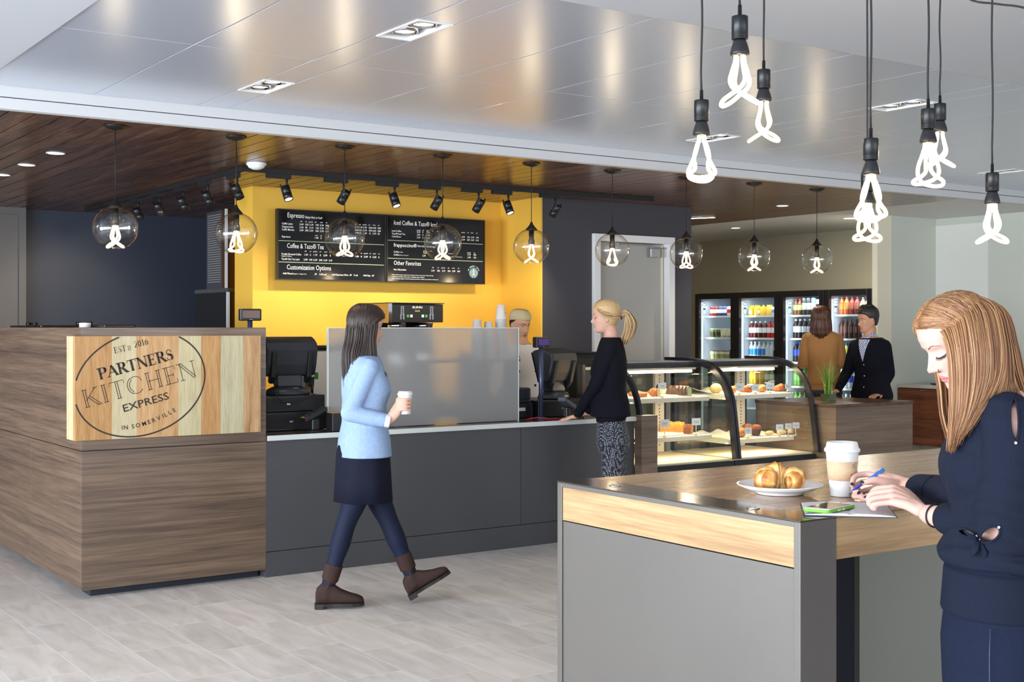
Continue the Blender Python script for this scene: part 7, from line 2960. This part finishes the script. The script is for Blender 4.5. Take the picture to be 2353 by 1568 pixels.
for s_ in (1, -1):
    h = J['hipL' if s_ > 0 else 'hipR']
    b = MB()
    boot(b, V((h.x, h.y, .112)), fw, UP, L=.27, hgt=.02)
    o = meshobj('shoe', fuse(b, .008, 3), M_BLACK, t)
    b = MB()
    sole(b, V((h.x, h.y, .112)), fw, UP, L=.27)
    b.build('sole', M_SOLE, o, True)
hr = MB()
H_BK = hair_mat('black_hair', [rgb(14, 12, 12), rgb(30, 26, 26), rgb(44, 38, 36)])
hair_shell(hr, hd, lambda a: interp([0, .5, .9, 1.2, 1.5, 1.9, 3.2], [.066, .064, .052, .02, .022, -.045, -.060], a), .012, seed=9, topadd=.012, wav=.0012)
rn = random.Random(4)
for k in range(260):
    th = rn.uniform(0, 2 * PI)
    el_ = rn.uniform(.25, 1.0)
    x_, y_ = .085 * math.cos(th) * math.cos(el_ * 1.3) - .006, .072 * math.sin(th) * math.cos(el_ * 1.3)
    z_ = .045 + .085 * math.sin(el_ * 1.45)
    p = hd @ V((x_, y_, z_))
    d = (hd.to_3x3() @ V((x_ * 3 + .35 * (1 if x_ > 0 else -.3), y_ * 3, .6))).normalized()
    hr.tube([p, p + d * .018, p + d * .030 + (hd.to_3x3() @ V((.006, 0, .002)))], [.0042, .0034, .0008], n=4)
hr.build('hair', H_BK, t, True)

# ---------------------------------------------------------------- 6 the person writing at the high table
t = thing('person', 'person with long red hair and a navy top writing at the high table', 'person', onZ(2290, 2250, 0) if False else V((2.69, 1.846, 0)))
f0 = 3.06
fw = (CL * .98 + AW * .18).normalized()
side = UP.cross(fw)
def Q(u, v, f):
    return atD(u, v, f)
J = dict(crotch=Q(2300, 1520, f0), hipc=Q(2300, 1440, f0), waist=Q(2302, 1230, f0), chest=Q(2303, 1040, f0), neck=Q(2306, 905, f0))
J['hipL'], J['hipR'] = J['crotch'] + side * .085 + UP * .05, J['crotch'] - side * .085 + UP * .05
J['shL'], J['shR'] = Q(2322, 965, 2.915), Q(2262, 965, 3.215)
hfw = (fw * .891 + V((0, 0, -.454)))
hc = Q(2199, 783, 3.05)
hd = head_matrix(hc, CL * math.cos(math.radians(27)) * .985 + CN * .13 + V((0, 0, -math.sin(math.radians(27)))), .918)
elL, wrL = Q(2316, 1222, 2.93), Q(2132, 1182, 3.19)
elR, wrR = Q(2235, 1150, 3.26), Q(2082, 1117, 3.60)
head_b = MB()
head_mesh(head_b, hd, ears=False)
limb(head_b, [J['neck'] - UP * .02 + fw * .01, J['neck'] + UP * .035 + fw * .035, hd @ V((-.030, 0, -.060))], [.062, .050, .050], n=24)
torso(head_b, J, wk=.97)
h1, h2 = J['hipL'], J['hipR']
for h in (h1, h2):
    leg(head_b, h, V((h.x, h.y, .47)) + fw * .01, V((h.x, h.y, .112)))
limb(head_b, [J['shL'], J['shL'].lerp(elL, .5), elL], [.045, .040, .035], n=20)
limb(head_b, [elL, elL.lerp(wrL, .35), elL.lerp(wrL, .7), wrL], [.036, .036, .029, .0245], n=20)
limb(head_b, [J['shR'], J['shR'].lerp(elR, .5), elR], [.045, .040, .035], n=20)
limb(head_b, [elR, elR.lerp(wrR, .35), elR.lerp(wrR, .7), wrR], [.036, .035, .028, .0235], n=20)
# left hand, resting with curled fingers
def fing(pts, rs):
    limb(head_b, pts, rs, n=12, sub=4)
mcp = [Q(2052, 1122, 3.40), Q(2050, 1130, 3.365), Q(2050, 1141, 3.33), Q(2053, 1154, 3.295)]
pip = [Q(2016, 1124, 3.43), Q(2007, 1135, 3.395), Q(2006, 1147, 3.35), Q(2012, 1159, 3.31)]
dip = [Q(2002, 1136, 3.435), Q(1996, 1147, 3.40), Q(1997, 1157, 3.355), Q(2003, 1166, 3.315)]
tip = [Q(2000, 1146, 3.43), Q(1999, 1156, 3.395), Q(2002, 1164, 3.35), Q(2010, 1171, 3.31)]
for a, b, c, d, r in zip(mcp, pip, dip, tip, (.0090, .0093, .0090, .0080)):
    fing([a, b, c, d], [r * 1.12, r, r * .92, r * .80])
    fing([wrL.lerp(a, .25), wrL.lerp(a, .6) + UP * .004, a], [.015, .0135, .0118])
wdir = (mcp[1] - wrL).normalized()
pside = (mcp[0] - mcp[3]).normalized()
pn = wdir.cross(pside).normalized()
eloft(head_b, [(wrL - wdir * .01, pside * .026, pn * .019), (wrL.lerp(mcp[1], .3), pside * .031, pn * .017), (wrL.lerp(mcp[1].lerp(mcp[2], .5), .65), pside * .036, pn * .015), (mcp[1].lerp(mcp[2], .5) - wdir * .012, pside * .037, pn * .012)], 24, 2.5)
fing([wrL.lerp(mcp[0], .2) + pside * .012, Q(2075, 1128, 3.42), Q(2045, 1134, 3.45), Q(2025, 1142, 3.46)], [.014, .0125, .010, .008])
# right hand holding the pen
mcpR = [Q(2028, 1098, 3.64), Q(2030, 1108, 3.665), Q(2031, 1119, 3.66), Q(2033, 1130, 3.64)]
fing([mcpR[0], Q(1990, 1090, 3.66), Q(1964, 1097, 3.645), Q(1958, 1116, 3.62)], [.0098, .0092, .0085, .0070])
fing([mcpR[1], Q(1985, 1108, 3.68), Q(1962, 1124, 3.635), Q(1977, 1134, 3.60)], [.0098, .0092, .0086, .0072])
fing([mcpR[2], Q(1990, 1128, 3.65), Q(1962, 1141, 3.61), Q(1994, 1143, 3.585)], [.0096, .0090, .0085, .0070])
fing([mcpR[3], Q(2005, 1142, 3.61), Q(1982, 1149, 3.585), Q(2004, 1150, 3.565)], [.0088, .0080, .0075, .0065])
fing([wrR.lerp(Q(2040, 1112, 3.60), .35), Q(2045, 1112, 3.585), Q(2012, 1104, 3.58), Q(1985, 1110, 3.585)], [.0165, .0145, .0108, .0082])
for a in mcpR:
    fing([wrR.lerp(a, .2), wrR.lerp(a, .6), a], [.016, .015, .0125])
wd2 = (mcpR[1] - wrR).normalized()
ps2 = (mcpR[0] - mcpR[3]).normalized()
pn2 = wd2.cross(ps2).normalized()
cR = mcpR[1].lerp(mcpR[2], .5)
eloft(head_b, [(wrR - wd2 * .01, ps2 * .022, pn2 * .019), (wrR.lerp(cR, .35), ps2 * .030, pn2 * .019), (wrR.lerp(cR, .75), ps2 * .035, pn2 * .015), (cR - wd2 * .008, ps2 * .034, pn2 * .012)], 24, 2.5)
me = fuse(head_b, .0037, 2, .5)
meshobj('body', me, SKIN_P, t)
face_features(me, hd, t, BR_R, LIP_P, IRIS, eyes='shut', liner=True, browt=.75)
BT = BVHTree.FromPolygons([v.co.copy() for v in me.vertices], [tuple(p.vertices) for p in me.polygons])
# nails, seen as dark polish towards the camera
NAIL = mat('dark_nail_polish', rgb(22, 18, 34), .12, spec=.7)
for (u, v), an in (((1958, 1113), .3), ((1981, 1109), 1.2), ((1973.5, 1133.5), -.4), ((1989, 1142.5), -.3)):
    o_ = atD(u, v, 3.2)
    d = dirv(u, v).normalized()
    h = BT.ray_cast(o_, d)
    if h[0] is not None and (h[0] - o_).length < .6:
        n = h[1] if h[1].dot(d) < 0 else -h[1]
        M = Matrix.Translation(h[0] + n * .0004) @ n.to_track_quat('Z', 'Y').to_matrix().to_4x4() @ Matrix.Rotation(an, 4, 'Z')
        MB().ball((0, 0, 0), (.0052, .0066, .0016), 14, 8, M=M).build('nail', NAIL, t, True)
# nose ring
p = Surf(me, hd).at(.0165, -.043, .0004)
if p is not None:
    MB().tube([p + (hd.to_3x3() @ V((.003 * math.cos(a), .0, .0042 * math.sin(a)))) for a in [2 * PI * k / 14 for k in range(14)]], .0007, n=6, closed=True).build('nose_ring', M_BLACK, t, True)
d = (wrL - elL).normalized()
e1 = d.cross(UP).normalized()
e2 = e1.cross(d)
c_ = wrL.lerp(elL, .10)
MB().tube([c_ + (e1 * math.cos(a) + e2 * math.sin(a)) * .0285 for a in [2 * PI * k / 24 for k in range(24)]], .0022, n=8, closed=True).build('wrist_band', M_BLACKM, t, True)

# navy top
M_TOP = mat('navy_knit', rgb(20, 26, 42), .85, spec=.2, bump=.35, bscale=420, noise=.05, nscale=4)
jk = MB()
torso(jk, J, add=.016, t0=.30, t1=.962, bust=.026, n=30)
eloft(jk, [(Q(2300, 1292, f0), side * .164, fw * .136), (Q(2300, 1272, f0), side * .172, fw * .145), (Q(2300, 1240, f0), side * .158, fw * .128), (Q(2300, 1170, f0), side * .148, fw * .118), (Q(2300, 1110, f0), side * .148, fw * .118)], 30)
limb(jk, [J['shL'] + UP * .004, J['shL'].lerp(elL, .35), J['shL'].lerp(elL, .75), elL + V((0, 0, .005))], [.062, .066, .074, .070], n=24)
limb(jk, [elL, elL.lerp(wrL, .22), elL.lerp(wrL, .42)], [.070, .062, .052], n=24)
limb(jk, [J['shR'] + UP * .004, J['shR'].lerp(elR, .35), J['shR'].lerp(elR, .8), elR], [.062, .062, .062, .060], n=24)
limb(jk, [elR, elR.lerp(wrR, .30), elR.lerp(wrR, .58)], [.060, .054, .046], n=24)
me = fuse(jk, .0048, 5)
# gathered folds
nrms = [v.normal.copy() for v in me.vertices]
cos_ = [v.co.copy() for v in me.vertices]
for v, c, n in zip(me.vertices, cos_, nrms):
    a = (c - elL).length
    w = g1(a, .0, .16)
    v.co = c + n * (.0045 * w * math.sin(c.z * 120 + c.x * 70) + .0022 * math.sin(c.z * 26 + c.dot(fw) * 40))
# openings along the sleeve
BJ = BVHTree.FromPolygons([v.co.copy() for v in me.vertices], [tuple(p.vertices) for p in me.polygons])
bm = bmesh.new()
bm.from_mesh(me)


def pxy(c):
    f = c.x * S + c.y * C
    return CX + F * (c.x * C - c.y * S) / f, HZ - F * (c.z - H) / f, f


slits = [(2331, 965, 9, 48, -.04), (2222, 1226, 20, 7, .32), (2275, 1229, 24, 15, -.55)]
kill = []
for fce in bm.faces:
    u, v, f = pxy(fce.calc_center_median())
    if f > 3.02 or fce.normal.dot(CN) < -.1:
        continue
    for (u0, v0, a, b, r) in slits:
        du, dv = u - u0, v - v0
        x_, y_ = du * math.cos(r) + dv * math.sin(r), -du * math.sin(r) + dv * math.cos(r)
        if (x_ / a) ** 2 + (y_ / b) ** 2 < 1:
            kill.append(fce)
            break
bmesh.ops.delete(bm, geom=kill, context='FACES')
bm.to_mesh(me)
bm.free()
meshobj('top', me, M_TOP, t)
for (u0, v0, a, b, r) in slits:
    pts = []
    for k in range(36):
        q_ = 2 * PI * k / 36
        x_, y_ = (a + 1.2) * math.cos(q_), (b + 1.2) * math.sin(q_)
        u, v = u0 + x_ * math.cos(r) - y_ * math.sin(r), v0 + x_ * math.sin(r) + y_ * math.cos(r)
        h = BJ.ray_cast(atD(u, v, 2.3), dirv(u, v).normalized())
        if h[0] is not None and (h[0] - atD(u, v, 2.3)).length < 1.0:
            pts.append(h[0])
    if len(pts) > 8:
        MB().tube(pts, .0031, n=8, closed=True).build('sleeve_hem', M_TOP, t, True)
for u, v in ((2333, 1018), (2243, 1232), (2250, 1238), (2294, 1212)):
    h = BJ.ray_cast(atD(u, v, 2.3), dirv(u, v).normalized())
    if h[0] is not None:
        MB().ball(h[0] + CN * .003, .0032, 10, 6).build('pearl_button', M_CHINA, t, True)
# knotted tie at the elbow
k0 = BJ.ray_cast(atD(2248, 1240, 2.3), dirv(2248, 1240).normalized())[0] or elL
mb = MB()
for (dx, dz, ln) in ((-.02, -.04, 1), (.012, -.055, 1), (-.035, .02, .8)):
    mb.tube([k0 + CN * .004, k0 + CN * .012 - CL * dx * .6 + UP * dz * .5, k0 + CN * .006 - CL * dx + UP * dz], [.006, .010, .004], n=8, flat=.5)
mb.build('sleeve_tie', M_TOP, t, True)
# ribbed cuffs, close round the forearms
for el, wr, a0, a1 in ((elL, wrL, .34, .78), (elR, wrR, .50, .82)):
    mb = MB()
    p0, p1 = el.lerp(wr, a0), el.lerp(wr, a1)
    d = (p1 - p0).normalized()
    e1 = d.cross(UP).normalized()
    e2 = e1.cross(d)
    rings = []
    for k in range(11):
        f = k / 10
        rad = .0475 - .008 * f
        if k == 10:
            rad -= .003
        rings.append([p0.lerp(p1, f) + (e1 * math.cos(a) + e2 * math.sin(a)) * (rad + .0004 * math.cos(a * 30) * (k < 9)) for a in [2 * PI * q / 90 for q in range(90)]])
    rings.append([p1 - d * .004 + (e1 * math.cos(a) + e2 * math.sin(a)) * .034 for a in [2 * PI * q / 90 for q in range(90)]])
    mb.rings(rings, cap=False)
    mb.build('cuff', M_TOP, t, True)
# skirt with a wide ribbed waistband
M_SKT = mat('navy_skirt_knit', rgb(18, 25, 45), .85, spec=.2, bump=.3, bscale=300)
sk = MB()
rings = []
for v_, w_, d_, du in ((1278, .150, .122, 0), (1330, .158, .128, 2), (1400, .164, .136, 4), (1406, .162, .133, 4), (1470, .172, .142, 6), (1568, .172, .138, 6), (1700, .162, .128, 8), (1850, .150, .118, 10)):
    c = Q(2298 + du, v_, f0)
    rings.append([c + side * w_ * math.cos(a) + fw * d_ * math.sin(a) for a in [2 * PI * q / 60 for q in range(60)]])
sk.rings(rings)
sk.build('skirt', M_SKT, t, True)
wb = MB()
rings = []
for v_, w_, d_ in ((1300, .156, .128), (1310, .160, .131), (1398, .167, .138), (1404, .165, .136)):
    c = Q(2301, v_, f0)
    rings.append([c + side * (w_ + .0012 * math.cos(q * PI)) * math.cos(a) + fw * (d_ + .0012 * math.cos(q * PI)) * math.sin(a) for q, a in [(q, 2 * PI * q / 240) for q in range(240)]])
wb.rings(rings)
wb.build('waistband', M_TOP, t, True)
mb = MB()
mb.tube([Q(2298, v_, f0) + CN * w_ + CL * o_ for v_, w_, o_ in ((1412, .150, .08), (1470, .158, .085), (1568, .158, .085), (1700, .148, .08))], .0012, n=5)
mb.build('skirt_seam', M_NAVY, t, True)
tg = MB()
for h in (h1, h2):
    leg(tg, h, V((h.x, h.y, .47)) + fw * .01, V((h.x, h.y, .112)), add=.003)
meshobj('tights', fuse(tg, .008, 2), M_BLACKM, t)
for h in (h1, h2):
    b = MB()
    boot(b, V((h.x, h.y, .112)), fw, UP, L=.24, hgt=.02)
    o = meshobj('shoe', fuse(b, .008, 3), M_BLACK, t)
    b = MB()
    sole(b, V((h.x, h.y, .112)), fw, UP, L=.24)
    b.build('sole', M_SOLE, o, True)
# hair
H_RD = hair_mat('red_hair', [rgb(86, 54, 34), rgb(124, 78, 46), rgb(152, 106, 68), rgb(178, 138, 96), rgb(108, 72, 46)], .5)
near = [
    [(2140, 746, 3.035), (2164, 758, 2.995), (2184, 800, 2.968), (2191, 870, 2.962), (2192, 950, 2.962), (2186, 1038, 2.97)],
    [(2150, 722, 3.040), (2190, 735, 2.985), (2207, 800, 2.955), (2212, 870, 2.950), (2207, 950, 2.952), (2190, 1030, 2.965)],
    [(2164, 700, 3.045), (2218, 715, 2.980), (2236, 790, 2.948), (2240, 870, 2.944), (2228, 940, 2.944), (2200, 1015, 2.96)],
    [(2182, 682, 3.050), (2246, 703, 2.985), (2268, 780, 2.950), (2270, 860, 2.944), (2250, 930, 2.942), (2212, 1000, 2.955)],
    [(2200, 675, 3.055), (2272, 703, 2.995), (2296, 775, 2.962), (2297, 850, 2.948), (2273, 910, 2.938), (2224, 985, 2.948)],
    [(2210, 673, 3.060), (2292, 708, 3.020), (2316, 782, 2.995), (2324, 850, 2.975), (2330, 885, 2.965), (2345, 915, 2.98)]]
back = [
    [(2210, 673, 3.060), (2292, 708, 3.020), (2318, 785, 3.00), (2330, 850, 3.00), (2345, 900, 3.03), (2356, 960, 3.08)],
    [(2216, 672, 3.075), (2304, 715, 3.060), (2332, 795, 3.05), (2347, 865, 3.06), (2360, 930, 3.10), (2368, 1000, 3.14)],
    [(2216, 673, 3.090), (2300, 712, 3.110), (2326, 790, 3.13), (2338, 865, 3.14), (2350, 930, 3.16), (2356, 1000, 3.18)]]
far = [
    [(2140, 746, 3.045), (2118, 738, 3.085), (2103, 762, 3.115), (2138, 812, 3.135), (2156, 880, 3.130), (2163, 950, 3.120), (2182, 1020, 3.10)],
    [(2150, 722, 3.055), (2122, 718, 3.100), (2112, 752, 3.130), (2146, 815, 3.145), (2163, 880, 3.140), (2171, 950, 3.130), (2188, 1025, 3.11)],
    [(2170, 697, 3.065), (2146, 698, 3.115), (2140, 752, 3.145), (2160, 815, 3.155), (2172, 880, 3.150), (2180, 950, 3.135), (2194, 1028, 3.12)],
    [(2196, 674, 3.075), (2190, 690, 3.130), (2190, 760, 3.155), (2190, 820, 3.160), (2188, 880, 3.155), (2192, 950, 3.14), (2200, 1020, 3.12)],
    [(2216, 673, 3.090), (2255, 690, 3.145), (2272, 770, 3.160), (2280, 830, 3.160), (2284, 890, 3.155), (2290, 950, 3.15), (2300, 1010, 3.14)]]
near, back, far = [[[atD(*p) for p in g] for g in s_] for s_ in (near, back, far)]
hr = MB()
hair_shell(hr, hd, lambda a: interp([0, .5, .9, 1.2, 1.6, 3.2], [.074, .070, .058, .045, -.04, -.10], a), .010, seed=5)
sh_ = MB()
sh_.v, sh_.f = list(hr.v), list(hr.f)
scalp_strands(hr, sh_, hd, 1500, .0011, 21, py=.008, zend=.0)
hair_strands(hr, near, 1700, .0011, 11, jit=.0032, ends=.12)
hair_strands(hr, back, 480, .0013, 12, jit=.004)
hair_strands(hr, far, 650, .0012, 13, jit=.003, ends=.12)
# denser under-layer
hair_strands(hr, [[p - CN * .012 for p in g] for g in near], 520, .0030, 14, jit=.003, lo=.02)
hair_strands(hr, [[p + CN * .008 for p in g] for g in far], 320, .0030, 15, jit=.003)
hair_strands(hr, [[p + CL * .01 for p in g] for g in back], 220, .0032, 16, jit=.004)
hr.build('hair', H_RD, t, True)
p0, p1 = atD(1954.5, 1130, 3.585), atD(2031, 1080, 3.66)
t = thing('pen', 'blue pen with a metal clip held above the notebook', 'pen', p0)
d = (p1 - p0).normalized()
MB().tube([p0, p0 + d * .004, p0 + d * .010], [.0006, .0012, .0022], n=10).build('tip', M_STEEL, t, True)
MB().tube([p0 + d * .0101, p0 + d * .020, p0 + d * .070], [.0024, .0042, .0046], n=14).build('barrel', mat('pen_violet_blue', rgb(70, 80, 190), .25), t, True)
L = (p1 - p0).length
MB().tube([p0 + d * .0701, p0 + d * (L - .006), p1], [.0052, .0052, .0044], n=14).build('cap', mat('pen_blue', rgb(40, 110, 200), .25), t, True)
u_ = (UP - d * UP.dot(d)).normalized()
MB().tube([p1 - d * .002 + u_ * .0045, p1 - d * .003 + u_ * .008, p1 - d * .040 + u_ * .0075], [.0012, .0012, .0010], n=8).build('clip', M_STEEL, t, True)
